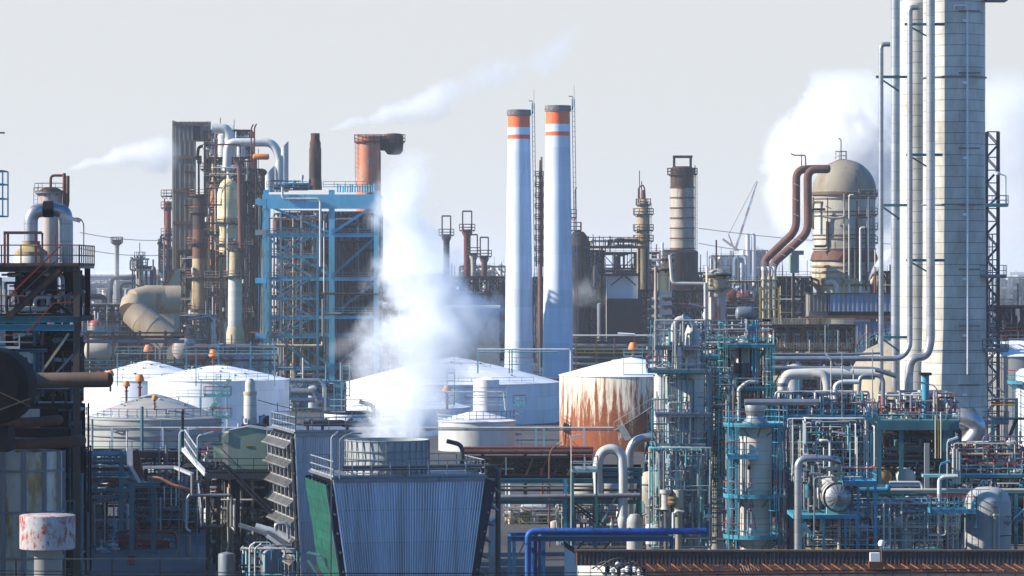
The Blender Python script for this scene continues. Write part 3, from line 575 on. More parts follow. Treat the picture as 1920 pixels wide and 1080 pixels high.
# ================= far left complex (D about 820)
BR=('darkbrown','brown','redcol')
def unit(label,x0,x1,ytop,D,nx,nlev,n,seed,fm='darkbrown',pm=('dark','pipeg','pipec','steel','darkbrown'),r=(.12,.4),depth=10,base=None,name='process_unit',cat='process unit',pw=.5,group=None,decks=(),vess=(),brace='z',vert=.5,rails=('brown','brown')):
    t=Th(name,label,cat,(x0+x1)/2,D,group); G=t.gy(); b=min(G,base) if base else G
    xs=[x0+(x1-x0)*i/nx for i in range(nx+1)]; ys=[ytop+(min(b,G)-ytop)*i/nlev for i in range(nlev)]
    t.frame(xs,ys,[0,depth],fm,pw,pw,brace)
    clutter(t,x0,x1,ytop,b-3,.5,depth-.5,n,seed,list(pm),r,vert)
    rq=random.Random(seed+500)
    ys=[y+rq.uniform(-.25,.25)*(ys[1]-ys[0] if len(ys)>1 else 0)*(i>0) for i,y in enumerate(ys)]
    for i,q in enumerate(ys):
        a,c=sorted((rq.uniform(x0,x1),rq.uniform(x0,x1))); 
        if i==0 or c-a<(x1-x0)*.4: a,c=x0,x0+(x1-x0)*rq.uniform(.6,1)
        t.rail([(a,q,-.3),(c,q,-.3)],rails,1.2,2.2,w=.08)
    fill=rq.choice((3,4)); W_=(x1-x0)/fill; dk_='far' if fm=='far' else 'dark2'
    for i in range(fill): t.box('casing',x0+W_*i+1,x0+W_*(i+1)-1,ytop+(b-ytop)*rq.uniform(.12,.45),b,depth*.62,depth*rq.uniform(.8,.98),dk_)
    px_=1/t.k
    for i in range(int(5+ (x1-x0)/14)):
        rr=rq.uniform(.35,1.3)*(.55 if D<500 else 1.25)*px_; yy=rq.uniform(ytop+5,b-rr*2); xx=rq.uniform(x0+rr,max(x0+rr+1,x1-rr)); mm=rq.choice(list(pm)+['pipew','pipec','steel'])
        if rq.random()<.6: t.lathe('vessel',[(0,yy-rr*.5),(rr*.6,yy-rr*.38),(rr,yy),(rr,min(b,yy+rr*rq.uniform(2.5,7)))],mm,xx,rq.uniform(.3,depth*.5),16)
        else: drumx(t,'drum',xx-rr*2,xx+rr*2,yy,rr*.8,rq.uniform(.3,depth*.5),mm,n=16)
    for i in range(int(2+(x1-x0)/30)):
        xx=rq.uniform(x0,x1); hh=rq.uniform(1.5,5)*px_; t.tube('vent',[(xx,ytop+4,1),(xx,ytop-hh,1)],rq.uniform(.06,.2)*px_,rq.choice(list(pm)),6)
    clutter(t,x0,x1,ytop,b-3,-.6,depth*.4,min(95,int(n*.7)),seed+900,['pipew','steel','pipec']+list(pm),(r[0]*.45,r[0]*1.1),.6,'small_bore_line',(1,3),5)
    for (a,c,q,m) in decks: t.box('platform',a,c,q,q+2,-1.5,depth*.6,m)
    for v in vess:
        if v[0]=='v': t.lathe('vessel',[(0,v[3]-v[2]*.5),(v[2]*.6,v[3]-v[2]*.35),(v[2],v[3]),(v[2],v[4])],v[5],v[1],v[6] if len(v)>6 else 2)
        else: drumx(t,'drum',v[1],v[2],v[3],v[4],v[6] if len(v)>6 else 1,v[5])
    return t
t=Th('lift_shaft','tall narrow brown ribbed metal tower with a dark opening near its top','tower',356,835)
k=t.k; G=t.gy()
t.box('shaft_wall',326,362,228,G,0,5,'corrug'); t.box('shaft_head',362,390,228,264,0,5,'corrug'); t.box('lit_edge_strip',323,326,226,G,-.3,5.3,'creamwall')  # cream strip paints in the sunlit left edge of the shaft
ribbed(t.x(326),t.x(390),t.z(264),t.z(228),-.05,.9,.25,'cladding','corrug',t.o); ribbed(t.x(326),t.x(362),t.z(660),t.z(264),-.05,.9,.25,'cladding','corrug',t.o)
t.box('opening',362,375,237,262,-.45,-.35,'navy')  # solid navy panel paints the darkness inside the opening
for y in (230,292,355,415,505): t.box('flashing',325,363 if y>240 else 391,y,y+6,-.55,-.3,'brown')
for y in (322,354,385,535): t.rail([(348,y,-1.2),(362,y,-1.2)],('brown','pipec'),1.6,1.5,w=.12); t.box('balcony',346,364,y,y+1.5,-1.6,0,'darkbrown')
t=Th('process_column','sooty column with a mustard lower half standing right before the brown ribbed tower','column',375,812)
t.lathe('shell',[(13.5,364),(14,430)],'sootcol'); t.lathe('shell',[(14,430),(14.5,485)],'rustpipe'); t.lathe('shell',[(14.5,485),(16,580),(16,t.gy())],'oldcol')
for y,ro in ((366,20),(398,20),(456,24),(520,25),(580,22)): t.ring(375,y,14,ro,150,380,BR,h=1.2,w=.12)
t.tube('side_pipe',[(386,350,-1),(386,580,-1)],1,'dark'); t.lathe('manway',[(0,500),(3,502),(3,515),(0,517)],'pipew',363,-1.6,12)
t=Th('reactor','bulky cream reactor with domed head, banded by galleries, between the sooty and grey columns','reactor',429,826)
t.lathe('shell',[(0,334),(9,337),(15,343),(19,352),(21.5,365),(21.5,420)],'yellowcol'); t.lathe('shell',[(20.5,420),(18,424),(18,570),(18,t.gy())],'yellowcol'); t.lathe('neck',[(4,322),(4,338)],'pipew')
for y,ro,a in ((420,24,0),(458,25,0),(480,24,0),(520,24,0),(556,24,0)): t.ring(429,y,18,ro,150,390,BR,h=1.2,w=.12)
t.tube('curved_pipe',[(415,385,-2),(418,352,-2.2),(432,342,-2.2)],.7,'darkbrown',6)
t=Th('process_column','slim salmon orange column between the sooty column and the cream reactor','column',400,832); t.lathe('shell',[(0,337),(5,340),(9,350),(9,t.gy())],'orangecol'); t.ring(400,400,9,15,180,360,BR,h=1.2,w=.12); t.ring(400,520,9,15,180,360,BR,h=1.2,w=.12)
t=Th('cyclone_vessel','tan cone roofed vessel high up beside the ribbed tower, ringed by a railing','vessel',398,840); t.lathe('shell',[(9,300),(15,308),(15,360),(10,380),(10,t.gy())],'oldcol'); t.lathe('roof',[(5,297),(9,300),(15,308)],'brown'); t.ring(398,318,15,22,mats=('brown','pipec','brown'),h=1.5,w=.12)
t=Th('process_column','smooth grey column in the lower middle of the left complex, lit on its left side','column',441,800); t.lathe('shell',[(12,515),(13,518),(13.5,610),(13.5,t.gy())],'clad2'); t.lathe('upper_shell',[(0,465),(9,468),(11,475),(11.5,515)],'oldcol'); t.ring(441,518,13,22,180,365,BR,h=1.2,w=.12); t.ring(441,466,11,18,mats=BR,h=1.2,w=.12); t.lathe('skirt',[(14,612),(17,625),(17,t.gy())],'pipec')
t.tube('red_pipe',[(455,458,-1),(460,458,-1),(460,605,-1)],1,'redcol',6)
def P(label,D,pts,r,mat,n=14,bend=None,name='pipe_line',px=None,extra=None,cat='pipe',flange=0):
    t=Th(name,label,cat,px or pts[0][0],D); t.tube('pipe_run',pts,r,mat,n,bend,flange=flange); return t
P('fat white elbow pipe with dark open mouth at the top of the left complex',822,[(398,241,0),(426,241,0),(431,262,0),(431,292,0)],9.5,'pipew',18,14)
t=P('long white and grey overhead pipe bending down toward the slant cut exhausts',818,[(425,320,0),(427,267,0),(510,267,0),(524,290,0),(524,330,1)],8,'pipew',18,16)
P('tall rust brown vertical pipe before the cream reactor',800,[(441,300,0),(449,310,0),(453,500,0)],5.2,'rustpipe',14)
P('thin rusty pipe bent over in a square arch left of the overhead pipe',806,[(404,350,0),(404,271,0),(450,271,0),(450,310,0)],1.6,'rustpipe')
P('left of two thin red vent pipes with bent tips above the overhead pipe',812,[(471,312,0),(471,240,0),(475,233,0)],1.4,'rustred'); P('right of two thin red vent pipes with bent tips above the overhead pipe',812,[(477,310,0),(477,240,0),(481,232,0)],1.4,'rustred')
t=Th('heat_exchanger','short bright orange horizontal drum under the overhead white pipe','drum',490,812); drumx(t,'shell',474,505,294,5.5,0,'orange'); t.lathe('saddle',[(2,298),(2,t.gy())],'darkbrown',480,0,8)
t=Th('hopper','small dark hooked duct with a red bucket beside the ribbed tower opening','hopper',372,838); t.tube('duct',[(383,273,0),(372,276,0),(370,300,0)],3,'dark'); t.lathe('bucket',[(4,292),(4.5,306),(2,308)],'rustred',374); t.lathe('leg',[(2,300),(2,t.gy())],'dark',372,1,8)
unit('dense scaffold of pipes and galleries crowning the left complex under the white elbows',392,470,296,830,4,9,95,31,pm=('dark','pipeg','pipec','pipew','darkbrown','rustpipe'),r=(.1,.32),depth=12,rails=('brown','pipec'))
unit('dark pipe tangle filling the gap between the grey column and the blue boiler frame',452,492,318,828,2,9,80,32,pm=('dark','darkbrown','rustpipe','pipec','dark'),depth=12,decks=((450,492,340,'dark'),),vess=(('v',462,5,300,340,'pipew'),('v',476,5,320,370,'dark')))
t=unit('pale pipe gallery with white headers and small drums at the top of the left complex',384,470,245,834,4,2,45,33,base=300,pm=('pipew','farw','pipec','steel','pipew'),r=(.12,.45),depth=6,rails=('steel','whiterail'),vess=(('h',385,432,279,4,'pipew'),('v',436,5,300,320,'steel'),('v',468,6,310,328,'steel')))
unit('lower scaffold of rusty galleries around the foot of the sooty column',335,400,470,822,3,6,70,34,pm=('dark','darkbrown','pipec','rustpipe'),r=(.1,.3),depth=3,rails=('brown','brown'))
t=Th('gallery_scaffold','rusty open scaffold of narrow galleries wrapped round the cream reactor and orange column','scaffold',430,806)
rq=random.Random(71)
for y in (302,330,352,384,418,440,458,486,520,540,556,585):
    a,b=rq.choice(((384,412),(388,416),(446,474),(442,482),(384,440))); t.box('platform',a,b,y,y+1.6,-.8,1.2,'darkbrown'); t.rail([(a,y,-.8),(b,y,-.8)],(rq.choice(('brown','pipec','darkbrown')),rq.choice(('brown','redcol','pipec'))),1.3,2.2,w=.1)
for x in (386,460,478): t.bar((x,t.gy(),0),(x,300,0),.22,'darkbrown','post')
clutter(t,384,484,300,600,-1.5,1.2,12,72,['pipec','darkbrown','pipew','rustpipe','dark','redcol','steel'],(.06,.22),.62,'pipe',(1,4),6)
for i in range(9): x=rq.uniform(386,480); y=rq.uniform(310,590); r=rq.uniform(1.5,4); t.lathe('small_drum',[(0,y-r*.5),(r,y),(r,y+r*3),(0,y+r*3.5)],rq.choice(['pipew','pipec','steel','rustred','cream']),x,rq.uniform(-1.2,1),12)
# lower silver works
t=unit('grey green platform with silver pipes below the sooty column',328,400,592,760,3,3,40,35,fm='steel',pm=('alu2','pipew','pipeg','steel'),r=(.12,.35),depth=8,rails=('whiterail','redcol'),decks=((326,402,592,'steel'),),vess=(('v',345,7,612,640,'pipew'),))
t.tube('silver_header',[(352,600,-1.2),(395,592,-1.2),(402,600,-1.2),(402,660,-1.2)],3,'alu'); t.tube('silver_header',[(398,604,-1.6),(398,650,-1.6)],4,'alu')
t=Th('pressure_drum','large white and rust end of a horizontal drum below the silver pipe platform','drum',345,745); drumx(t,'shell',345,12,655,21,-3,'redwhite','y'); t.box('saddle',330,360,672,t.gy(),-1,1,'steel')
t=Th('equipment_cabinet','dark red box shed right of the white and rust drum','shed',371,740); t.box('wall',357,383,646,676,-1,4,'redpipe'); t.box('roof',356,384,644,646,-1.3,4.3,'darkbrown'); t.frame([358,382],[678],[0,3],'dark',.3,.3,None)
unit('grey pipe rack with round blue drum behind the rear white tank roofs',400,480,648,730,3,3,45,36,fm='steel',pm=('pipeg','steel','pipew','rustpipe'),r=(.15,.4),depth=8,rails=('steel','steel'),vess=(('v',452,22,668,690,'corrugbl'),))
# tan duct
t=Th('flue_duct','huge rusty tan duct sloping down to the right, rounded end at its upper left','duct',262,725)
pp=[(334,562,5),(300,562,4.5),(272,562,3.5),(252,568,2),(250,584,.5),(268,600,-.5),(288,614,-1.2),(318,636,-2)]
for a_,b_ in zip(pp[:-1],pp[1:]): t.tube('duct_section',[a_,tuple(b_[i]+(b_[i]-a_[i])*.10 for i in range(3))],26.5+(pp.index(a_)%2)*.5,'ducttan',28)
for i in range(3): t.bar((285+i*9,640,1),(285+i*9,t.gy(),1),.5,'darkbrown','leg')
for i,(x,y) in enumerate(((262,590),(284,606),(303,621))): pass
t=Th('building','cream gabled wall with dark red roof edge beside the tan duct','building',305,745); k=t.k
t.part('wall',MB().add([(t.x(290),0,t.z(580)),(t.x(326),0,t.z(505)),(t.x(326),0,0),(t.x(290),0,0),(t.x(290),14,t.z(580)),(t.x(326),14,t.z(505)),(t.x(326),14,0),(t.x(290),14,0)],[(3,2,1,0),(4,5,6,7),(0,4,7,3),(0,1,5,4),(1,2,6,5)]),'creamwall'); t.bar((289,581,-.2),(325,505,-.2),.5,'rustred','roof_edge')
t.deck(316,336,556,-3,0,('steel','yellow','yellow'),w=.12)
# left dark works
unit('dark blue shaded works of pipe headers left of the tan duct',158,290,572,760,5,5,95,37,fm='dark2',pm=('dark','dark2','pipeg','steel','rustpipe','pipew'),r=(.12,.4),depth=14,rails=('steel','rustpipe'),vert=.3)
t=Th('dome_vessel','small domed vessel with red ring and teal gallery at the left','vessel',180,720); t.lathe('shell',[(14,612),(14,t.gy())],'redwhite'); t.lathe('head',[(0,597),(8,600),(13,606),(14,612)],'redcol'); t.tube('vent',[(178,600,0),(178,583,0)],2,'pipew'); t.tube('vent',[(184,600,0),(184,586,0)],2,'pipew'); t.deck(158,226,620,-3,0,('teald','tealb','tealb'),'f',w=.1)
t=Th('pressure_drum','big cream horizontal drum with round end at the left behind the front steel structure','drum',185,705); drumx(t,'shell',158,210,657,17,0,'cream'); t.box('saddle',170,180,672,t.gy(),-1,1,'dark')
t=Th('pipe_header','row of long dark pipes running across below the tan duct','pipe rack',240,700)
for i,y in enumerate((624,632,640,676,684,692)): t.tube('pipe',[(150,y,i*.3),(345,y,i*.3)],1.8+(i%3),('dark','darkbrown','steel','navy')[i%4])
for x in (165,212,262,310): t.box('post',x-2,x+2,620,t.gy(),.0,.6,'darkbrown')
t.rail([(158,690,-2),(345,690,-2)],('teald','tealb'),1.5,2.5,w=.1)
P('dark looped duct arching over the left works',780,[(158,556,0),(196,556,0),(196,600,0)],5,'navy',12,10)
P('outer blurred blue grey pipe arch in the haze behind the tan duct',1050,[(208,570,0),(208,521,0),(262,521,0)],4,'navy'); P('inner blurred blue grey pipe arch in the haze behind the tan duct',1060,[(226,570,0),(226,531,0),(262,531,0)],3,'navy')
t=Th('process_column','rusty pink column with small galleries at the left shoulder of the ribbed tower','column',315,930)
t.lathe('shell',[(0,376),(6,380),(6,460),(9,470),(9,t.gy())],'redcol'); 
for y in (368,390,440,480,500): t.ring(315,y,6,13,mats=('navy','brown','redcol'),h=1.6,w=.16)
clutter(t,300,326,440,540,-4,4,25,77,['navy','steel','darkbrown'],(.15,.4),.4); t.tube('riser',[(310,372,-2),(310,455,-2)],1.2,'redcol')
t=Th('process_column','yellowish slim column with galleries in front of the hazy pipe arches','column',262,960)
t.lathe('shell',[(0,484),(7,488),(7,t.gy())],'cream'); t.ring(262,498,7,15,mats=('navy','steel','steel'),h=1.6,w=.16); t.ring(262,484,7,10,mats=('navy','steel','steel'),h=1.6,w=.16); t.tube('riser',[(262,484,0),(262,455,0)],1,'steel',6); t.tube('side_pipe',[(268,500,0),(284,503,0),(284,545,0)],3,'navy'); clutter(t,246,290,480,560,-3,3,20,78,['navy','steel'],(.12,.3),.6)
t=Th('process_column','thin distant stack with a dark crown, alone left of the yellowish column','column',219,1300)
t.lathe('shell',[(6,459),(4.5,462),(4,t.gy())],'cream'); t.lathe('crown',[(9,450),(9,457),(5,460)],'darkbrown'); t.ring(219,455,5,11,mats=('navy','darkbrown','darkbrown'),h=2,w=.25)
# twin loop vessel far left
t=Th('process_column','pinkish domed column behind the silver inverted U duct, crowned by brown looped pipes','column',95,455); k=t.k
t.lathe('shell',[(22,362),(22,388),(17,396),(15,410),(15,t.gy())],'redwhite'); t.lathe('head',[(0,350),(12,352),(20,356),(22,362)],'darkbrown'); t.ring(95,360,22,30,mats=('steel','brown','brown'),h=1.1)
t.tube('loop_pipe',[(95,352,0),(95,329,0),(124,329,0),(124,375,0)],2.6,'rustpipe'); t.tube('loop_pipe',[(122,325,-.8),(122,388,-.8),(118,400,-.8),(114,470,-.8)],3.2,'brown'); t.tube('loop_pipe',[(129,330,-1),(129,385,-1),(122,402,-1),(118,470,-1)],3.4,'rustpipe'); t.ladder(68,350,392,-.5,'steel',False)
# ================= works behind and right of chimneys
t=Th('flare_stack','slender rusty mast with caged ladder between the two tall chimneys','mast',1013,960); t.lathe('shaft',[(2,300),(3,340),(4,360),(5,t.gy())],'rustpipe'); t.tube('top_pipe',[(1015,294,0),(1015,360,0)],2.2,'oldcol',8)
for x in (1005,1018): t.bar((x,330,-2),(x,500,-2),.3,'darkbrown')
for i in range(9): t.ring(1011,330+i*20,2,8,mats=('darkbrown','darkbrown','darkbrown'),h=1.2,w=.2,n=12)
grp=None
for (x,y0,D,r,lab,m) in ((837,405,1080,6,'faint left stack with open frame top, half lost in the plume','darkbrown'),(876,396,1060,6.5,'tallest of the rusty open frame stacks right of the plume','rustred'),(888,440,1050,5,'short cream stack with frame top among the rusty ones','oldstack'),(908,445,1040,5.5,'rightmost rusty stack with frame top, nearest the white chimney','rustpipe')):
    t=Th('flue_stack',lab,'stack',x,D); f=28
    t.lathe('shaft',[(r+3,y0+f+6),(r+3,y0+f+14),(r,y0+f+20),(r,t.gy())],m); t.ring(x,y0+f+8,r,r+8,mats=('darkbrown','darkbrown','darkbrown'),h=1.8,w=.22,n=12)
    for dx in (-r-2,r+2):
        for d in (-1,1): t.bar((x+dx,y0+f+8,d),(x+dx,y0,d),.35,'darkbrown','frame_post')
    t.bar((x-r-2,y0,-1),(x+r+2,y0,-1),.4,'darkbrown','frame_beam'); t.bar((x-r-2,y0,1),(x+r+2,y0,1),.4,'darkbrown','frame_beam')
t=Th('flue_stack','wide banded cream and rust stack with a square frame over its sooty top','stack',1279,950); k=t.k
t.lathe('crown',[(17,312),(22,316),(22,352)],'sootcol'); t.lathe('shaft',[(22,352),(22.5,470)],'oldstack'); t.lathe('foot',[(22.5,470),(23,t.gy())],'dark')
for y in range(352,471,19): t.lathe('hoop',[(22.5,y-1.2),(23.5,y-1.2),(23.5,y+.8),(22.5,y+.8)],'rust')
for x in (1264,1295):
    for d in (-1.5,1.5): t.bar((x,316,d),(x,294,d),.5,'darkbrown','frame_post')
for d in (-1.5,1.5): t.bar((1262,294,d),(1298,294,d),.6,'darkbrown','frame_beam')
t.ring(1279,327,22,28,mats=('darkbrown','darkbrown','darkbrown'),h=1.6,w=.2); t.ladder(1305,315,560,-.5,'darkbrown'); t.bar((1303,310,-.5),(1303,560,-.5),.25,'darkbrown')
t=Th('process_column','tapered rusty column with spire of thin vents left of the banded stack','column',1206,930)
t.lathe('shell',[(0,370),(4,372),(10,382),(10,400),(12,402),(12,t.gy())],'oldcol'); t.lathe('shell_top',[(4,356),(5,372)],'rustpipe')
for y in (384,402,432,452): t.ring(1206,y,9,19 if y>390 else 14,mats=('darkbrown','brown','brown'),h=1.5,w=.18)
t.tube('vent',[(1199,320,0),(1199,372,0)],1,'rustpipe',6); t.tube('vent',[(1203,340,0),(1203,360,0)],1,'rustred',6); t.tube('vent_loop',[(1197,384,0),(1197,352,0),(1206,346,0),(1209,356,0)],1.5,'rustpipe',6); t.ladder(1219,380,560,-.5,'darkbrown')
t=Th('dome_vessel','dark dome topped vessel just right of the second chimney','vessel',1085,900); t.lathe('head',[(0,432),(10,435),(18,445),(22,460)],'darkbrown'); t.lathe('shell',[(22,460),(22,t.gy())],'darkbrown'); t.tube('vent',[(1078,440,-2),(1078,355,-2),(1082,352,-2)],1.1,'rustpipe',6); t.ring(1080,432,4,10,mats=BR,h=2,w=.2); t.ring(1074,408,1,7,mats=BR,h=2,w=.2)
t=Th('covered_vessel','curved vessel wrapped in bright blue sheeting among the dark works','vessel',1166,880); k=t.k
MB().lathe([(46*k,t.x(1138)),(46*k,t.x(1194))],(6,t.z(515)),0,28,180,270,axis='x').build('sheeting','tarp',t.o)
MB().lathe([(48*k,t.x(1119)),(48*k,t.x(1137))],(6,t.z(515)),0,28,180,270,axis='x').build('shell','oldcol',t.o)
t.box('wall',1138,1196,515,t.gy(),-.1,8,'farw'); t.box('lower_wall',1137,1197,560,t.gy(),-1,-.2,'dark'); t.bar((1170,516,-1),(1145,535,-1),.3,'navy'); t.bar((1170,516,-1),(1192,535,-1),.3,'navy'); t.bar((1128,515,-1.5),(1200,515,-1.5),.7,'navy')
t.rail([(1100,462,-2),(1210,462,-2)],('darkbrown','brown'),2.2,2,w=.2); t.box('gallery',1095,1212,462,466,-2.5,2,'darkbrown')
for x in (1100,1128,1198,1212): t.box('post',x-2,x+2,462,t.gy(),-2.4,-1.6,'dark2')
clutter(t,1100,1200,448,463,-2,2,16,91,['darkbrown','rustpipe','pipec'],(.12,.3),.6)
DK=('dark','dark2','navy','darkbrown','pipeg','steel','rustpipe')
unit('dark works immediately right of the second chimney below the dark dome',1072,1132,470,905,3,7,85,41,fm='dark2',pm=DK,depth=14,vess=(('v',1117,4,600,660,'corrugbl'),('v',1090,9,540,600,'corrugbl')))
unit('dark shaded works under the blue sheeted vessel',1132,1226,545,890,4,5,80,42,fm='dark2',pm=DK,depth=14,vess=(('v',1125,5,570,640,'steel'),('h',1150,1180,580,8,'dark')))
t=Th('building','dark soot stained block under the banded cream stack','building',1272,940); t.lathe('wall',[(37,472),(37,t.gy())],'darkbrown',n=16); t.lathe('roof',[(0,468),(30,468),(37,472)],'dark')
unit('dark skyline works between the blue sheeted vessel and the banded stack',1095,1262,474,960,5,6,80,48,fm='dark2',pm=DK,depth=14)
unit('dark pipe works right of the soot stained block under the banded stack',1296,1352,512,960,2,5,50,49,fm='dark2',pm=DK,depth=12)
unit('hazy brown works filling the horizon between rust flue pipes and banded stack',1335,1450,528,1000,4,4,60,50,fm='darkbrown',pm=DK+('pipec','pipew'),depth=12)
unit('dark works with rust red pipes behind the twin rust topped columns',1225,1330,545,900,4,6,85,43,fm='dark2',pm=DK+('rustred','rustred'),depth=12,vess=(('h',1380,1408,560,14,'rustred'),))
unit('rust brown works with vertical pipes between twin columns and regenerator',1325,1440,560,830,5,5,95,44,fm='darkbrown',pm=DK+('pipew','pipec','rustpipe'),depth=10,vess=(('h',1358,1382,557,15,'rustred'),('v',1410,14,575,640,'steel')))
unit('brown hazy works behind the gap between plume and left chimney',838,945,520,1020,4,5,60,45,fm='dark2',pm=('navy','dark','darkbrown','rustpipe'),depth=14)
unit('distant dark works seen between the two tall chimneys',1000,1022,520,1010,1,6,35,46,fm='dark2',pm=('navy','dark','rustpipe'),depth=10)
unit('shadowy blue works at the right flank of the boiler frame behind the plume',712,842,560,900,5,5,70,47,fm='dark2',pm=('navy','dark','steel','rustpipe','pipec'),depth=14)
# long pipe racks behind rusty tank
t=Th('pipe_rack','long rack of pale and rusty pipes with a yellow rail behind the rusted tank','pipe rack',1150,700)
for i,(y,r,m) in enumerate(((629,1.6,'farw'),(636,1.5,'rustpipe'),(648,4,'steel'),(654,1.4,'farw'),(671,2.5,'pipeg'),(683,3.4,'pipeg'),(693,3,'rustpipe'),(662,2,'dark'))): t.tube('pipe',[(1074,y,i*.25),(1245,y,i*.25)],r,m)
t.tube('elbow_pipe',[(1142,684,-1),(1148,676,-1),(1240,676,-1)],2.6,'pipew'); t.tube('valve_pipe',[(1158,625,-1),(1190,627,-1)],2,'farw')
for x in (1080,1118,1152,1190,1230): t.box('post',x-1.3,x+1.3,632,t.gy(),-.6,-.1,'brown')
t.rail([(1078,662,-1.2),(1240,662,-1.2)],('yellow','yellow'),1.4,1.8,w=.09); t.box('wall',1076,1244,640,t.gy(),3,5,'dark')
t=Th('pipe_rack','low dark rack of pipes at the foot of the works between plume and chimneys','pipe rack',700,690)
for i,y in enumerate((648,655,665,676,688)): t.tube('pipe',[(345,y,i*.3),(520,y,i*.3)],2.2,('steel','rustpipe','pipeg','dark')[i%4])
for x in (350,410,470,515): t.box('post',x-1.5,x+1.5,640,t.gy(),-.5,0,'tealb')
# ================= regenerator with dome
t=Th('regenerator','great dome topped reactor vessel with weathered bands, right of centre','reactor',1583,760); k=t.k
pr=[(60*math.cos(PI/2*i/10),360-61*math.sin(PI/2*i/10)) for i in range(10,-1,-1)]
t.lathe('dome',pr,'dome',n=56); t.lathe('collar',[(60,360),(63,361),(63,366),(60,367)],'brown',n=56); t.lathe('shell',[(58,366),(58,470)],'domebody',n=56)
for y in (372,396,404,440,447,466): t.lathe('band',[(58,y),(60,y),(60,y+2),(58,y+2)],'brown',n=48)
t.lathe('skirt',[(56,466),(62,480),(64,488),(60,491)],'rustpipe',n=48); t.lathe('lower_shell',[(60,491),(60,520)],'domebody',n=48); t.lathe('hot_band',[(60,520),(66,522),(68,528),(66,534),(58,537)],'oldcol',n=48); t.lathe('lower_shell',[(58,537),(52,545),(50,t.gy())],'domebody',n=48)
for y in (497,508): t.lathe('band',[(60,y),(64,y+1),(64,y+3),(60,y+4)],'oldcol',n=48)
for y,ro in ((300,9),): t.ring(1577,y,4,10,mats=('brown','pipec','brown'),h=1.8,w=.16); 
t.tube('vent',[(1577,300,0),(1577,262,0),(1572,259,0)],1.1,'darkbrown',6)
for y in (368,402,430,455): t.ring(1583,y,58,63,-70,20,('brown','pipec','pipec'),h=1.3,w=.13)
for x,ya,yb,r,m in ((1577,365,550,1.6,'pipec'),(1586,367,550,1.6,'pipew'),(1607,428,548,2.4,'pipew'),(1546,372,480,1,'darkbrown'),(1597,470,548,1,'steel')): t.tube('riser',[(x+8 if x in(1607,1586) else x,ya,-7.3),(x,ya,-7.3),(x,yb,-7.3)] if x in (1607,1586) else [(x,ya,-7.3),(x,yb,-7.3)],r,m)
t.tube('white_elbow',[(1543,530,-7.6),(1556,528,-8),(1563,535,-8),(1563,550,-8)],4.5,'pipew'); t.tube('cross_pipe',[(1537,406,-7),(1560,411,-7.4),(1576,408,-7.4)],2.6,'redwhite')
clutter(t,1515,1548,370,480,-7,-4,5,51,['dark','darkbrown','pipec','pipeg'],(.1,.3),.5); clutter(t,1590,1644,370,545,-7.6,-6.6,9,52,['dark','darkbrown','steel','navy'],(.1,.25),.5)
def duct(label,pts,r):
    t=Th('flue_pipe',label,'pipe',pts[0][0],748); t.tube('pipe_run',pts,r,'rustpipe',18,18)
    for a,b in ((pts[-2],pts[-1]),(pts[2],pts[3])):
        for f in (.25,.5,.75): 
            x=a[0]+(b[0]-a[0])*f; y=a[1]+(b[1]-a[1])*f; t.bar((x-6,y-3,a[2]-.9),(x+4,y+2,a[2]-.9),.12,'farw','mark')
    return t
duct('rear rust brown flue pipe arching out left of the dome and sloping down',[(1556,316,2),(1530,316,1),(1493,318,0),(1493,432,0),(1434,488,0),(1434,502,0)],7.5)
duct('front rust brown flue pipe leaving the dome, crooked down across the regenerator',[(1550,318,-3),(1512,318,-3),(1513,436,-3),(1450,492,-3),(1447,504,-3)],7.8)
P('thin hooked vent pipe above the rust brown flue pipes',748,[(1483,288,0),(1488,291,0),(1510,291,0),(1511,320,0)],1.3,'rustpipe',8); P('thin straight vent pipe between the flue pipes and the dome',750,[(1503,292,0),(1503,318,0)],1.1,'rustpipe',8)
t=Th('cyclone_cluster','white nozzles under the lower ends of the rust brown flue pipes','nozzle',1442,742)
for i in range(3):
    x=1432+i*10; t.lathe('nozzle',[(4.6,500),(4.6,507)],'farw',x,0,14); t.lathe('nozzle',[(4,507),(4,518),(6,524),(3,526),(4.5,534),(3,540),(3,t.gy())],'pipec',x,0,14)
t.frame([1425,1460],[540,560,580],[-1,1],'yellow',.25,.25,None)
unit('tall dark frame of thin white risers between the nozzles and the regenerator',1452,1522,520,755,4,6,80,53,fm='dark2',pm=('dark','dark2','pipew','pipec','steel'),r=(.1,.3),depth=8,vert=.75,vess=(('v',1472,3,520,590,'corrugbl'),('v',1485,3,525,590,'rustpipe'),('v',1499,3,520,590,'corrugbl')))
t=Th('transformer_house','pale green grey cabin on the frame left of the regenerator body','cabin',1490,752); t.box('wall',1480,1496,478,512,-3,2,'green'); t.box('upper_wall',1482,1505,470,478,-3,2,'panelgrey'); t.box('post',1486,1490,512,t.gy(),0,1,'dark')
# corrugated building and rusty deck
t=Th('building','long blue grey corrugated shed with one brown end, below the regenerator','building',1600,640); 
t.box('wall',1516,1552,552,t.gy(),0,6,'corrug'); t.box('wall',1552,1700,550,584,0,6,'corrugbl'); ribbed(t.x(1552),t.x(1700),t.z(584),t.z(550),-.06,.8,.22,'cladding','corrugbl',t.o); ribbed(t.x(1516),t.x(1552),t.z(584),t.z(552),-.06,.6,.22,'cladding','corrug',t.o)
t.box('lower_wall',1600,1700,604,628,-.5,5,'corrugbl'); ribbed(t.x(1600),t.x(1700),t.z(628),t.z(604),-.56,.8,.22,'cladding','corrugbl',t.o); t.box('roof',1514,1702,549,551,-.6,6.6,'darkbrown'); t.box('ledge',1514,1702,592,599,-1.2,5,'rustpipe'); t.box('underside',1552,1700,584,592,.5,6,'dark2')
t=Th('pipe_deck','rust yellow picket railed deck of old pipes in front of the corrugated shed','pipe deck',1510,600)
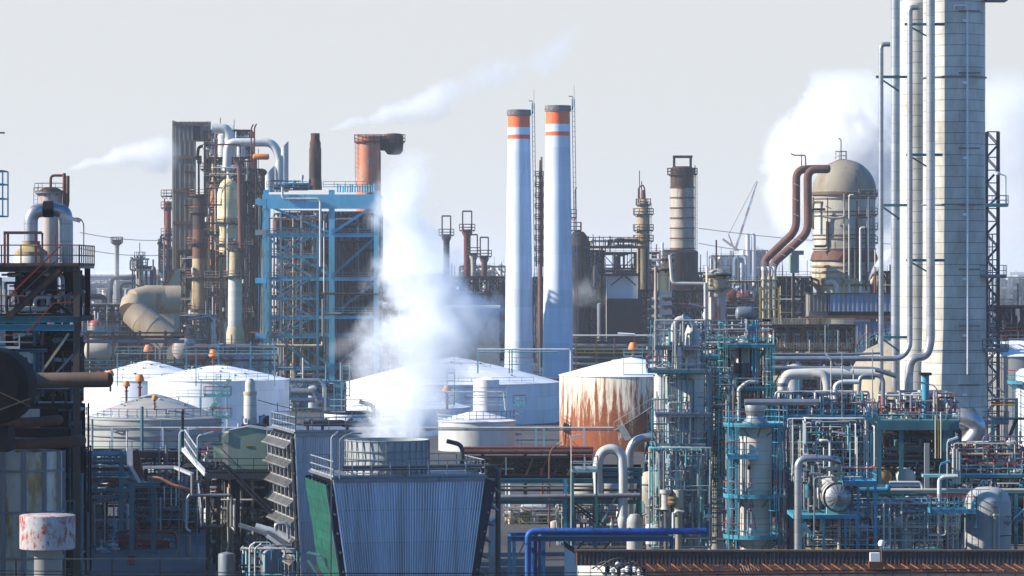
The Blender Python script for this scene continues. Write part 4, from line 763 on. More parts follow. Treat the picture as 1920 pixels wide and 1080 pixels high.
t.box('platform',1418,1602,608,613,-2,6,'darkbrown'); t.box('platform',1446,1600,655,659,-2,6,'darkbrown'); t.box('platform',1500,1545,594,598,-1,3,'brown')
mb=MB()
for i in range(62):
    x=1420+i*2.9; mb.bar(t.p(x,608,-2),t.p(x,597,-2),.11)
mb.bar(t.p(1418,597,-2),t.p(1602,597,-2),.12).bar(t.p(1418,602,-2),t.p(1602,602,-2),.07); mb.build('railing','oldcol',t.o,False)
mb=MB()
for i in range(52):
    x=1448+i*2.9; mb.bar(t.p(x,655,-2),t.p(x,643,-2),.11)
mb.bar(t.p(1446,643,-2),t.p(1600,643,-2),.12); mb.build('railing','oldcol',t.o,False)
for x in (1421,1450,1476,1504,1532,1560,1599):
    for d in (-1.8,5): t.bar((x,t.gy(),d),(x,610,d),.4,'darkbrown','post')
rd=random.Random(8)
for i in range(34):
    x=1450+i*4.3; t.tube('pipe',[(x,618+rd.random()*6,-.5+rd.random()*2),(x,652,-.5+rd.random())],rd.uniform(.9,2.2),rd.choice(['pipew','pipec','farw','brown','rustpipe']),7)
clutter(t,1446,1600,613,655,0,5,36,62,['dark','pipec','rustpipe','brown','pipew'],(.1,.3),.3); t.box('back_wall',1446,1602,613,660,5.2,5.6,'dark2')
unit('low dark works below the rusty picket deck',1446,1660,665,590,6,2,50,63,fm='dark2',pm=('dark','pipec','steel','rustpipe','pipeg'),r=(.1,.3),depth=5,vert=.2)
P('short brown stub chimney beside the small steam wisp near the tall pipes',700,[(1641,560,0),(1641,500,0)],2.4,'rustpipe')
unit('dark works at the far right edge behind the lattice tower',1852,1925,575,600,3,4,45,64,fm='dark2',pm=('dark','navy','steel','darkbrown','corrugbl'),depth=6,vert=.25,decks=((1850,1925,572,'darkbrown'),))
unit('dark works between the regenerator foot and the tall silver pipes',1640,1672,510,720,2,5,30,65,fm='dark2',pm=('dark','pipec','navy','rustpipe'),depth=6)
# ================= far distance
rd=random.Random(21)
for i,(x0,x1,y0,D,lab) in enumerate(((1335,1400,480,1700,'hazy plant seen between the banded stack and the rust brown flue pipes'),(1395,1440,470,1900,'faint plant with twin pale stacks behind the nozzles'),(862,948,500,1500,'faint cream plant at the horizon left of the left chimney'),(1050,1080,505,1600,'faint plant seen right of the second chimney'),(160,330,520,1500,'pale plant in the haze at the left horizon'),(1860,1925,520,1800,'bright hazy plant at the far right horizon'),(1210,1262,500,1600,'faint plant left of the banded stack'),(700,840,515,1700,'faint plant at the horizon behind the plume'))):
    t=unit(lab,x0,x1,y0,D,4,3,44,100+i,fm='far',pm=('far','farw','farw','steel','pipec'),r=(.3,1.2),depth=20,pw=.8,vert=.6,vess=[('v',rd.uniform(x0,x1),rd.uniform(3,9),rd.uniform(y0,y0+18),560,rd.choice(['farw','far','steel'])) for _ in range(6)])
for (x,y,h,D,lab) in ((1402,440,4,1900,'left of two pale hazy stacks behind the flue pipes'),(1413,440,4,1900,'right of two pale hazy stacks behind the flue pipes')):
    t=Th('flue_stack',lab,'stack',x,D); t.lathe('shaft',[(h,y),(h*1.1,y+40),(h*1.2,t.gy())],'farw',n=14); t.lathe('crown',[(h*.7,y-2),(h*.7,y)],'far',n=12)
t=Th('crane','faint red and white jib crane leaning in the haze','crane',1375,2600)
for i in range(8): a=i/8;b=(i+1)/8; t.bar((1378+42*a,470-130*a,0),(1378+42*b,470-130*b,0),1.7 if i<6 else 1.2,('hazered','farw')[i%2],'jib')
t.bar((1355,448,0),(1385,470,0),1.6,'hazered','counter_jib'); t.bar((1378,470,0),(1366,440,0),1,'hazered','a_frame'); t.bar((1372,470,0),(1372,t.gy(),0),3,'hazered','mast')
mb=MB().bar(t.p(1418,340,0),t.p(1366,440,0),.35); t.part('cable',mb,'far')
for i in range(26):
    D=rd.uniform(2200,5200); x=rd.uniform(-80,2000); h=rd.uniform(12,34); w_=rd.uniform(20,90)
    t=Th('storage_tank' if i%3==0 else 'warehouse','pale low %s in the far haze along the horizon'%('tank' if i%3==0 else 'warehouse'),'tank' if i%3==0 else 'warehouse',x,D,'far tanks along the horizon' if i%3==0 else 'far warehouses along the horizon')
    if i%3==0: t.solo(MB().lathe([(w_*.4,0),(w_*.4,h*.7),(0,h*.8)],(0,0),0,24),'farw')
    else:
        hh=h*.8; t.solo(MB().box(-w_,w_,0,w_,0,hh).add([(-w_,-.5,hh),(w_,-.5,hh),(w_,w_/2,hh+4),(-w_,w_/2,hh+4)],[(0,1,2,3)]),rd.choice(['farw','far']))
# power lines
for x0,y0,x1,y1,D,u in ((150,436,330,450,1400,'upper'),(150,466,320,478,1400,'lower'),(1310,428,1690,458,1500,'upper'),(1310,456,1480,470,1500,'lower')):
    t=Th('power_line','%s thin power line across the pale sky %s'%(u,'left of the ribbed tower' if x0<200 else 'right of the banded stack'),'power line',x0,D,'power lines in the haze'); n=10
    pts=[t.p(x0+(x1-x0)*i/n,y0+(y1-y0)*i/n+6*math.sin(PI*i/n)) for i in range(n+1)]; t.solo(MB().tube(pts,.16,0,5),'far')
# ================= cooling towers
def cooling(label,px,D,rz,wt,wb,H,depth,sr,sh,scy,net,louv=True,pitch=.2):
    """wt, wb half widths at top and foot"""
    t=Th('cooling_tower',label,'cooling tower',px,D,None,rz)
    # corrugated front sheet, narrower at the foot
    mb=MB(); n=int(2*wt/pitch); T=[];B=[]
    for i in range(n+1):
        u=-1+2*i/n
        for du,dy in ((0,0),(.4,0),(.5,-.11),(.8,-.11),(.9,0)):
            uu=min(1,u+du*2/n); T.append((uu*wt,dy,H)); B.append((uu*wb,dy,0))
    m=len(T); mb.add(B+T,[(i,i+1,m+i+1,m+i) for i in range(m-1) if i%5!=2]); mb.add(B+T,[(i,i+1,m+i+1,m+i) for i in range(m-1) if i%5==2],1); mb.build('cladding',['ctwall','ctrib'],t.o,False)  # paler rib faces paint in the stripes of grazing sun
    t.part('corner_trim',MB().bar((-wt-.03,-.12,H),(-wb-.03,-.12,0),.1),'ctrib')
    MB().add([(-wt*.98,.12,H),(wt*.98,.12,H),(wb*.98,.12,0),(-wb*.98,.12,0),(-wt*.98,depth,H),(wt*.98,depth,H),(wb*.98,depth,0),(-wb*.98,depth,0)],[(0,3,2,1),(4,5,6,7),(1,2,6,5),(0,4,7,3),(2,3,7,6)]).build('casing','dark2',t.o)
    t.part('top_deck',MB().box(-wt-.15,wt+.15,-.15,depth+.1,H,H+.15),'steel')
    t.part('edge_trim',MB().bar((-wt,-.15,H-.1),(wt,-.15,H-.1),.08,.25),'greyrail')
    # side faces: louvers sloping outward
    for s in (-1,1):
        xt,xb=s*(wt+(.35 if s<0 else .75)),s*(wb+.3)
        fr=MB()
        for y in [depth*i/6 for i in range(7)]:
            fr.bar((xb,y,0),(xt,y,H-.3),.16).bar((s*wt,y,H-.3),(xt,y,H-.3),.14)
        fr.build('louver_frame','navy' if net else 'louver',t.o,False)
        t.part('louver_end_panel',MB().add([(s*wt,-.05,H),(xt,-.05,H-.3),(xb,-.05,0),(s*wb,-.05,0),(s*wt,-.02,H),(xt,-.02,H-.3),(xb,-.02,0),(s*wb,-.02,0)],[(0,1,2,3) if s<0 else (3,2,1,0),(4,5,6,7),(0,4,5,1),(1,5,6,2)]),'navy' if net else 'dark')
        if net and s<0:
            a=Vector((xt-.12,0.2,H-.4)); b=Vector((xb-.12,.2,0)); mb=MB(); NY,NZ=40,30; V=[]
            for j in range(NZ+1):
                for i in range(NY+1):
                    q=a.lerp(b,j/NZ); V.append((q.x+.025*math.sin(i*.9+j*.3)+.02*math.sin(j*1.1),.15+(depth-.3)*i/NY,q.z))
            mb.add(V,[(j*(NY+1)+i,j*(NY+1)+i+1,(j+1)*(NY+1)+i+1,(j+1)*(NY+1)+i) for j in range(NZ) for i in range(NY)]); mb.build('sun_net','net',t.o)
            t.part('net_batten',MB().bar((xt-.2,-.02,H-.4),(xb-.2,-.02,0),.12),'steel')
        else:
            nb=7
            for j in range(nb):
                mb=MB(); z1=H-.6-(H-1)*j/nb; f=(z1)/H; x1=xb+(xt-xb)*f
                # open slats hanging outward
                mb.bar((x1+s*.5,0,z1-.55),(x1+s*.5,depth,z1-.55),.09).bar((x1,0,z1),(x1,depth,z1),.1)
                i=0.0
                while i<depth:
                    mb.bar((x1,i,z1),(x1+s*.62,i,z1-.6),.11,.05); i+=.5
                mb.build('louver','louver',t.o,False)
        bo=MB()
        for j in range(6): q=Vector((xt,-.1,H-.3)).lerp(Vector((xb,-.1,0)),(j+.6)/6.5); bo.lathe([(0,q.y-.1),(.09,q.y-.1),(.09,q.y)],(q.x-s*.1,q.z),0,8,axis='y')
        bo.build('bolt','steel',t.o)
    # fan stack
    if sr:
        c=(scy[0],scy[1]); fs=t.part('fan_stack',MB().lathe([(sr,H+.15),(sr*.97,H+sh*.5),(sr,H+sh),(sr-.08,H+sh),(sr-.12,H+sh*.5),(sr-.1,H+.3)],c,0,32),'shroud')
        mb=MB()
        for i in range(32):
            a=2*PI*i/32; mb.bar((c[0]+(sr+.03)*math.cos(a),c[1]+(sr+.03)*math.sin(a),H+.15),(c[0]+(sr+.03)*math.cos(a),c[1]+(sr+.03)*math.sin(a),H+sh),.06,.07)
        for z in (.3,.75,1.3,1.85,sh-.05): 
            if z<sh: mb.lathe([(sr-.02,H+z-.03),(sr+.06,H+z-.03),(sr+.06,H+z+.03),(sr-.02,H+z+.03)],c,0,32)
        mb.build('stack_rib','greyrail',fs,False)
        f=MB()
        for i in range(6):
            a=2*PI*i/6; f.bar((c[0],c[1],H+.8),(c[0]+sr*.93*math.cos(a),c[1]+sr*.93*math.sin(a),H+.8),.5,.06)
        f.lathe([(0,H+1.1),(.4,H+1.0),(.4,H+.6)],c,0,12); f.build('fan','steel',t.o)
    mb=MB(); E=[(-wt,0,H+.15),(wt,0,H+.15),(wt,depth,H+.15),(-wt,depth,H+.15),(-wt,0,H+.15)]; mb.rail(E,1.15,1.35,0,0,.06)
    mb.build('railing','greyrail',t.o,False)
    t.tube0=lambda nm,pts,r,mat:MB().tube(pts,r,0,12).build(nm,mat,t.o)
    t.tube0('water_header',[(-wt+.8,1.0,H+.75),(wt+1.2,1.0,H+.75),(wt+1.2,1.0,0)],.2,'darkrail')
    t.tube0('water_header',[(wt-.4,depth*.6,H+.7),(wt-.4,depth*.6,H+sh*.8),(wt-1.6,depth*.6,H+sh*.8+.3)],.17,'darkrail')
    return t
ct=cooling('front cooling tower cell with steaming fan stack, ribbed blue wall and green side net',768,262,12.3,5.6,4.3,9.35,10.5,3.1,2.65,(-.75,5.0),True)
MB().tube([(-5.2,-.2,9.4),(-5.2,-.2,12.2),(-4.9,-.3,12.5),(-4.3,-.3,12.7)],.05,0,6).box(-4.4,-3.6,-.45,-.15,12.65,12.75).build('floodlight','greyrail',ct.o,False)
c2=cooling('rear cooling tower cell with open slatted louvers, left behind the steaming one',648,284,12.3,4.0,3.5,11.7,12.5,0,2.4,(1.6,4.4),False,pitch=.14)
for x in (-2.8,-1.6,.4): c2.part('vent_valve',MB().tube([(x,1.5,11.8),(x,1.5,12.6),(x+.4,1.5,12.8)],.12,0,8),'darkrail')
MB().tube([(-2.6,.6,12.5),(-.2,.6,12.5),(0,.6,12.4),(3.2,.6,12.4)],.26,0,12).build('water_header','darkrail',c2.o)
drumx(c2,'motor',628+24,628+62,818,6,2.2,'dark')
t=Th('storage_tank','low white tank with a flat dark roof just behind the rear cooling tower cell','tank',660,310); t.lathe('shell',[(52,775),(52,t.gy())],'white'); t.lathe('roof',[(0,771),(53,772),(53,775)],'dark'); t.rail([(620,772,-1),(650,772,-1.5),(690,772,-1)],('greyrail','greyrail'))
# ================= green cabin on its deck
t=Th('equipment_deck','tall dark steel deck with stair carrying the green cabin','steel deck',428,296); G=t.gy()
t.box('platform',388,508,883,889,-1.5,6,'dark'); t.box('fascia',388,508,886,896,-1.6,-1.5,'darkrail')
for x in (392,412,448,502):
    for d in (-1.2,5.6): t.beam((x,G,d),(x,887,d),.32,'dark','post')
t.box('enclosure',414,503,893,958,2,5.8,'dark2'); t.box('enclosure',410,426,895,1065,3,4.5,'panelgrey')
t.rail([(388,883,-1.5),(508,883,-1.5)],('darkrail','darkrail')); 
t.rail([(336,845,5),(372,872,-1.5)],('whiterail','whiterail'),1.5,.9); t.rail([(340,845,5.2),(340,843,6.5)],('whiterail','whiterail'),1.5) ; t.bar((334,848,5),(390,888,-1.5),.35,'whiterail','gangway',h=.3)
t.bar((420,866,-2),(512,960,-2),.25,'darkrail','stair_string',h=.35); t.bar((420,840,-2.2),(512,934,-2.2),.07,'darkrail','handrail'); t.bar((432,868,-2.9),(520,958,-2.9),.07,'darkrail','handrail')
mb=MB()
for i in range(22): mb.box(t.x(422+i*4.1)-.12,t.x(422+i*4.1)+.12,-2.9,-2,t.z(868+i*4.2)-.03,t.z(868+i*4.2))
mb.build('stair_tread','darkrail',t.o,False)
for y in (985,): t.box('platform',372,420,y,y+4,-1.5,4,'dark')
t.rail([(366,945,3),(380,985,-1.5)],('whiterail','whiterail'),1.5,.8); t.rail([(374,985,-1.5),(420,985,-1.5)],('darkrail','darkrail')); t.box('platform',455,525,977,981,-1,3,'dark'); t.rail([(455,977,-1),(525,977,-1)],('darkrail','darkrail'))
for a,b,c,d in ((392,985,412,930),(412,985,392,930),(392,1060,412,1000),(412,1060,392,1000)): t.bar((a,b,-1.3),(c,d,-1.3),.12,'dark')
clutter(t,395,505,900,1060,0,5,60,201,['dark','pipeg','steel','pipew','pipec','dark2'],(.04,.14),.55)
t.tube('cable_duct',[(364,886,-1.8),(364,926,-1.8),(437,926,-1.8),(437,985,-1.8)],3.2,'steel',4,4); t.tube('conduit',[(430,985,-1.8),(431,1020,-1.8),(427,1040,-1.8)],1,'pipew',6)
t=Th('equipment_cabin','pale green gabled cabin with a small yellow plate, standing on the dark deck','cabin',465,297); k=t.k
x0,x1,xa=t.x(429),t.x(504),t.x(462); zt,za,zb=t.z(808),t.z(801),t.z(880)
V=[(x0,0,zb),(x1,0,zb),(x1+.12,0,zt),(xa,0,za),(x0,0,zt)]; mb=MB(); mb.add(V+[(x-1.2*(i in(0,4,3))*0,y+4.5,z) for i,(x,y,z) in enumerate(V)],[(0,1,2,3,4),(9,8,7,6,5),(1,6,7,2),(0,4,9,5)]); mb.build('wall','green',t.o,False)
MB().add([(x0-.1,-.1,zt+.02),(xa,-.1,za+.03),(x1+.2,-.1,zt+.02),(x0-.1,4.6,zt+.02),(xa,4.6,za+.03),(x1+.2,4.6,zt+.02)],[(0,1,4,3),(1,2,5,4)]).build('roof','greyrail',t.o,False)
MB().box(t.x(418),x0-.02,-.0,4,zb,t.z(812)).build('lit_left_side','cream',t.o); MB().add([(t.x(416),-.1,t.z(822)),(x0,-.1,t.z(810)),(x0,-.1,t.z(830)),(t.x(419),-.1,t.z(830)),(t.x(416),2.5,t.z(822)),(x0,2.5,t.z(810)),(x0,2.5,t.z(830)),(t.x(419),2.5,t.z(830))],[(0,3,2,1),(4,5,6,7),(0,1,5,4),(0,4,7,3),(3,7,6,2)]).build('hood','green',t.o)  # cream box colours in the cabin's sunlit left face
t.box('plate',461,473,835,839,-.03,-.01,'yellow'); 
txt=bpy.data.curves.new('lettering','FONT'); txt.body='E-1006'; txt.size=.16; txt.align_x='CENTER'; txt.extrude=.004
to=bpy.data.objects.new('lettering',txt); C.objects.link(to);  to.location=(t.x(467),-.04,t.z(838.6)); to.rotation_euler=(R(90),0,0); bpy.context.view_layer.update(); me_=bpy.data.meshes.new_from_object(to); bpy.data.objects.remove(to); to=bpy.data.objects.new('lettering',me_); C.objects.link(to); to.parent=t.o; to.location=(t.x(467),-.04,t.z(838.6)); to.rotation_euler=(R(90),0,0); me_.materials.clear(); me_.materials.append(MATS['black'])
t.lathe('door_knob',[(0,812),(1.2,813),(0,814)],'black',433,-.05,8)
t=Th('equipment_cabin','smaller grey green box cabin left of the gabled cabin','cabin',412,298); t.box('wall',400,425,834,866,0,2.5,'green'); t.box('roof',398,429,831,834,-.2,2.7,'darkrail'); t.rail([(378,831,1),(412,831,1)],('teald','redcol'),1.0); t.lathe('leg',[(2,866),(2,884)],'dark',405,1,8); t.lathe('leg',[(2,866),(2,884)],'dark',420,1,8)
valve(t,388,855,1,1.6); valve(t,384,866,.5,1.4)
t=Th('silencer','tan steel silencer stack with conical top behind the green cabin','silencer',469,303); t.lathe('shell',[(0,709),(5,710),(9,716),(9.5,722),(9.5,735),(12,740),(12.5,795)],'clad2'); t.lathe('collar',[(12.8,734),(13,736),(13,740)],'pipec'); t.box('base',455,500,795,800,-1.5,1.5,'dark'); t.tube('elbow',[(490,797,0),(491,784,0),(498,780,0)],5,'alu2'); t.lathe('nozzle',[(3.4,784),(3.4,792),(0,792)],'pipew',461,-.7); 
for x in (457,498): t.box('post',x-1.5,x+1.5,780,t.gy(),-.2,.2,'dark')
t.box('fender',484,503,780,800,.8,1,'navy')
# ================= racks left middle
LK=('dark','pipeg','steel','pipew','rustpipe','tealb','pipew')
t=Th('pipe_rack','teal and brown multi level pipe rack right of the front left steel structure','pipe rack',210,322); G=t.gy()
for x,d in ((168,0),(228,0),(236,4),(168,4)): t.beam((x,G,d),(x,848,d),.38,'teald','post')
for i,(y,m,r,x1) in enumerate(((852,'tealb',4,240),(848,'steel',1.4,240),(868,'teald',3,236),(876,'pipew',1.5,236),(882,'dark',3,236),(892,'rustpipe',3.5,225),(903,'rustpipe',5,222),(926,'steel',2,236),(935,'darkbrown',3,238))): t.tube('pipe',[(150,y,i*.45),(x1,y,i*.45)],r,m)
for y in (860,888,918,932): t.beam((158,y,-.2),(240,y,-.2),.25,'teald'); 
t.bar((160,926,-.5),(196,898,-.5),.22,'teald'); clutter(t,160,245,925,1050,0,5,55,202,LK,(.04,.14),.6)
t=Th('pipe_rack','rust red topped conveyor like pipe rack running behind the grey gutter bend','pipe rack',290,352)
t.box('header',252,335,846,858,-1,1,'rustred'); t.tube('pipe',[(250,864,0),(335,864,0)],3,'darkbrown'); t.tube('pipe',[(250,872,0),(335,872,0)],2,'rustpipe'); 
for x in (256,290,330): t.box('post',x-1.5,x+1.5,855,t.gy(),-.2,.2,'dark')
clutter(t,245,340,858,935,0,4,40,203,LK,(.04,.14),.25); clutter(t,245,345,930,1000,0,6,30,204,('dark','pipeg','pipew','steel'),(.05,.2),.6)
t=Th('cable_tray','bright grey gutter shaped tray that drops, then runs right to the white railed gangway','cable tray',300,312); P_=lambda *q:t.p(*q)
MB().bar(P_(243,840,0),P_(244,875,0),.5,.25).bar(P_(244,872,0),P_(263,905,0),.5,.25).build('tray','pipew',t.o,False)
MB().bar(P_(268,876,0),P_(330,876,0),.5,.22).bar(P_(328,876,0),P_(362,888,-1),.5,.22).build('tray','pipew',t.o,False); MB().bar(P_(268,876,0),P_(264,908,0),.14,.14).bar(P_(252,845,.3),P_(262,898,.3),.7,.35).build('bracket','rustred',t.o,False)
MB().bar(P_(232,895,0),P_(258,908,2),.7,.1).bar(P_(240,893,0),P_(270,908,2),.2,.2).build('grating','tealp',t.o,False)
t.beam((247,t.gy(),0),(247,905,0),.4,'teald','post'); t.beam((286,t.gy(),1),(286,905,1),.4,'teald','post'); t.beam((240,908,0),(300,908,0),.3,'teald')
t.tube('rusty_pipe',[(274,897,1),(296,897,1),(325,912,1),(362,922,1)],3.2,'orangewhite')
for i,(x,y0,y1,m) in enumerate(((307,912,955,'pipew'),(320,915,948,'whiterail'),(329,915,950,'pipew'),(335,915,950,'yellow'))): t.tube('drop_pipe',[(x,y0,.5),(x,y1,.5)],1.2,m,8)
t.tube('drop_pipe',[(307,940,.2),(308,956,.2),(350,956,.2)],1.6,'steel'); t.tube('drop_pipe',[(359,925,-1.5),(352,935,-1.5),(352,990,-1.5),(360,994,-1.5)],2.2,'pipew'); t.lathe('canister',[(0,1000),(6,1003),(6,1040),(0,1042)],'steel',355,-1.5)
unit('dark shaded pipe frame behind the gutter bend, foot of the left yard',238,372,915,338,4,3,75,205,fm='dark2',pm=('dark','dark2','pipeg','steel'),r=(.05,.2),depth=7,pw=.25,rails=('teald','darkrail'),vess=(('v',300,22,955,1010,'corrugbl',5),('v',185,8,960,1010,'steel')))
t=Th('fire_water_set','dark crimson pump drum and pipes low in the shaded left yard','pump set',270,318); t.lathe('drum',[(0,999),(10,1001),(14,1006),(14,1050)],'redpipe',236); t.tube('pipe',[(220,1040,-1),(220,997,-1),(242,994,-1),(330,996,-1),(334,1015,-1)],2.6,'redpipe'); t.tube('pipe',[(256,975,-.5),(257,1050,-.5)],2.2,'redpipe'); t.tube('pipe',[(255,1066,-2),(276,1066,-2),(278,1075,-2)],2.6,'redpipe'); t.tube('pipe',[(276,1085,-3),(277,1067,-3),(302,1067,-3),(303,1085,-3)],3.0,'redpipe'); drumx(t,'motor',262,320,1032,16,1,'redpipe'); clutter(t,200,330,1010,1060,-1,2,26,206,('redpipe','redpipe','dark'),(.06,.16),.4)
t=Th('hydrant_cabinet','upright crimson cabinet standing on the shaded yard floor','cabinet',246,300); t.box('door',239,253,1043,t.gy()+0,0,.5,'red'); t.box('lid',238,254,1041,1043,-.1,.6,'redpipe'); t.box('handle',241,242,1052,1056,-.04,0,'steel')
t=Th('hose_valve_cluster','small shiny valves beside the crimson pump drum','valve set',205,314); 
for i,(x,y) in enumerate(((190,1030),(200,1036),(212,1022),(216,1030))): valve(t,x,y,0,1.2,'alu2' if i%2 else 'pipew','tealb')
t.tube('hose',[(172,1048,0),(176,1030,0),(200,1025,0),(212,1034,0)],.8,'steel',6)
# silver duct and vessels foot centre left
t=Th('sheet_duct','battered silver sheet duct sloping down right at the foot of the rear cooling cell','duct',495,282); MB().bar(t.p(448,984,0),t.p(500,1000,0),1.2,.25).bar(t.p(498,998,0),t.p(560,1040,-1),1.0,.3).build('duct_run','alu2',t.o,False); t.tube('pipe_run',[(478,988,.5),(520,1000,.5),(545,1015,.3)],7,'pipew'); t.tube('hook_pipe',[(518,995,-.4),(517,982,-.4),(540,980,-.4),(541,1010,-.4)],3.4,'alu'); t.bar((500,1000,.2),(500,t.gy(),.2),.12,'tealp','post'); t.bar((548,1030,.2),(548,t.gy(),.2),.12,'steel','post')
t=Th('process_vessel','dark grey round topped vessel with two hooked pipes at the bottom edge','vessel',507,276); t.lathe('shell',[(0,1022),(12,1024),(20,1030),(22,1036),(22,t.gy())],'pipeg'); t.tube('hook_pipe',[(470,t.gy(),-1),(470,1022,-1),(480,1016,-1)],1.8,'pipew'); t.tube('hook_pipe',[(480,t.gy(),-1),(480,1026,-1),(492,1018,-1)],1.8,'pipew'); clutter(t,450,560,1020,1080,-1,2,40,207,('steel','tealp','pipew','dark','tealb'),(.03,.09),.6)
t=Th('process_vessel','small dark vessel under the green cabin deck at the bottom edge','vessel',425,286); t.lathe('shell',[(0,1034),(15,1038),(16,1042),(16,t.gy())],'pipeg'); valve(t,565,1048,0,1.6,'alu2','green')
t=Th('stair','teal handrailed steps leading down right at the bottom edge, left of the green net','stair',590,266); mb=MB()
for d in (0,1.2):
    mb.bar(t.p(575,1037,d),t.p(600,1042,d),.09).bar(t.p(600,1042,d),t.p(625,1090,d),.09).bar(t.p(576,1052,d),t.p(612,1100,d),.09)
for i in range(8): mb.bar(t.p(596+i*4,1042+i*6,0),t.p(596+i*4,1042+i*6,1.2),.06); 
mb.build('handrail','tealp',t.o,False); t.part('string',MB().bar(t.p(590,1060,0),t.p(622,1110,0),.1,.3),'steel')
# ================= front left structure (D 200)
t=Th('steel_structure','dark front left steel structure with red handrails and rusty column down its right edge','steel structure',80,200); G=t.gy()
t.part('platform',MB().box(t.x(-60),t.x(157),-2,5,t.z(503),t.z(498)),'darkrail'); t.part('platform',MB().box(t.x(-60),t.x(157),-2,5,t.z(602),t.z(592)),'dark')
t.beam((-60,505,-2.1),(157,505,-2.1),.3,'darkbrown',h=.32); t.beam((-60,598,-2.1),(157,598,-2.1),.3,'teald',h=.35); t.beam((-60,613,-2.2),(148,613,-2.2),.35,'tealb',h=.36); t.beam((-60,652,-1),(150,652,-1),.3,'dark2'); t.beam((-60,760,-1),(150,760,-1),.3,'dark')
for x,d,m in ((152,-2,'brown'),(128,4.5,'dark'),(62,4.5,'dark'),(22,-1,'dark2'),(120,1,'dark'),(90,4.5,'dark2')): t.beam((x,G,d),(x,503 if x>140 else 600,d),.36,m,'post')
for x in (20,152): t.beam((x,600,3),(x,503,3),.3,'dark','post')
r=t.rail([(-60,498,-2),(157,498,-2)],('brown','redcol'),1.12,1.05,w=.05); t.rail([(157,498,-2),(157,498,5)],('brown','redcol'),1.12,1.0); mb=MB()
for i in range(9): mb.bar(t.p(128+i*3.4,498,-1.9),t.p(128+i*3.4,462,-1.9),.03)
mb.build('railing','brown',t.o,False)
t.rail([(-60,592,-2),(150,592,-2)],('dark','redcol'),1.12,1.3,w=.05)
t.bar((14,437,-1.5),(85,437,-1.5),.16,'brown','gate_bar'); t.bar((16,437,-1.5),(16,498,-1.5),.12,'redcol','gate_post'); t.bar((22,437,-1.5),(22,498,-1.5),.12,'rustpipe','gate_post'); t.bar((74,437,-1.5),(74,498,-1.5),.12,'redcol','gate_post'); t.bar((86,437,-1.5),(86,498,-1.5),.1,'brown','gate_post')
for d in (-2.3,-1.5): t.bar((24,595,d),(122,505,d),.07,'darkbrown','stair_string',h=.3)
t.bar((31,552,-2.35),(121,464,-2.35),.07,'red','handrail'); t.bar((28,572,-2.35),(121,484,-2.35),.05,'darkrail','handrail'); t.bar((60,625,-2.4),(110,568,-2.4),.07,'red','handrail'); t.bar((110,568,-2.4),(148,566,-2.4),.07,'red','handrail')
mb=MB()
for i in range(24): x=26+i*4.05; y=593-i*3.72; mb.bar(t.p(x,y,-2.3),t.p(x,y,-1.5),.2,.03)
mb.build('stair_tread','darkbrown',t.o,False)
t.bar((62,733,-2.2),(138,624,-2.2),.13,'pipec'); t.bar((100,560,-1),(150,600,-1),.15,'dark'); t.bar((10,560,1),(50,520,1),.15,'dark'); t.bar((56,660,0),(108,620,0),.2,'dark'); t.bar((108,700,-1),(150,655,-1),.12,'alu2')
clutter(t,-10,150,515,590,-1,4,40,208,('dark','brown','whiterail','pipeg','steel'),(.04,.14),.6); clutter(t,0,148,620,760,-1,4,45,209,('dark','brown','steel','pipeg','tealb','whiterail'),(.05,.16),.5); clutter(t,100,156,760,1080,-1,4,34,210,('dark','dark2','teald'),(.04,.12),.6)
t.rail([(0,652,-3),(50,652,-3)],('whiterail','redcol'),.75,1.2,w=.05); t.rail([(104,975,-2.5),(150,975,-2.5)],('teald','tealb'),1.2,.5)
t.part('duct_shell',MB().lathe([(1.1,t.z(503)-.1),(1.1,t.z(592))],(t.x(62),2),0,24),'dark'); t.part('duct_shell',MB().lathe([(.55,t.z(503)-.1),(.55,t.z(592))],(t.x(128),2),0,24),'dark'); t.part('duct_shell',MB().lathe([(1.0,t.z(620)),(1.0,0)],(t.x(95),3),0,24),'dark2')
t=Th('steel_structure','blue grey steel corner cut by the left edge of the picture, high above the deck','frame',2,190); t.frame([-30,5],[320,345,372,405],[0,2],'tealb',.07,.07,None,405); t.bar((-30,t.gy(),0),(-30,405,0),.2,'tealb','mast')
t=Th('rusty_arm','short rusty pipe end poking in at the left edge, high in the sky','pipe end',2,195); t.tube('arm',[(-40,249,0),(9,249,0)],1.6,'rustpipe'); t.bar((-35,249,0),(-35,t.gy(),0),.15,'rustpipe','mast')
t=Th('reactor_vessel','short mustard stained vessel with a conical hood under the silver inverted U duct','vessel',58,203); t.lathe('shell',[(31,478),(32,480),(32,498),(30,500)],'stain',n=32); t.lathe('hood',[(17,452),(17,462),(31,472),(31,478)],'oldcol',n=32)
t=Th('vapour_duct','shiny silver inverted U duct with dark crown joint on the front left deck','duct',88,204); t.tube('duct_leg',[(58,455,0),(58,408,0),(66,396,0),(84,393,.3)],13,'alu',22,30); t.tube('joint',[(81,392,.2),(99,392,.2)],15.5,'black',20); t.tube('duct_leg',[(98,392,.5),(120,396,.5),(122,420,.5),(122,495,.5)],13,'alu',22,26); t.tube('duct_leg',[(96,400,2.5),(107,404,2.5),(108,430,2.5),(108,495,2.5)],8,'clad2',18,20)
t=Th('street_lamp','floodlight arm reaching left from the top right corner post of the front left deck','lamp',150,199); t.tube('post',[(157,500,0),(157,420,0),(152,411,0),(143,408,0)],1.1,'brown',6); MB().bar(t.p(113,402,0),t.p(152,413,0),.28,.1).bar(t.p(113,406,-.1),t.p(150,416,-.1),.22,.1).build('lamp_head','alu2',t.o,False)
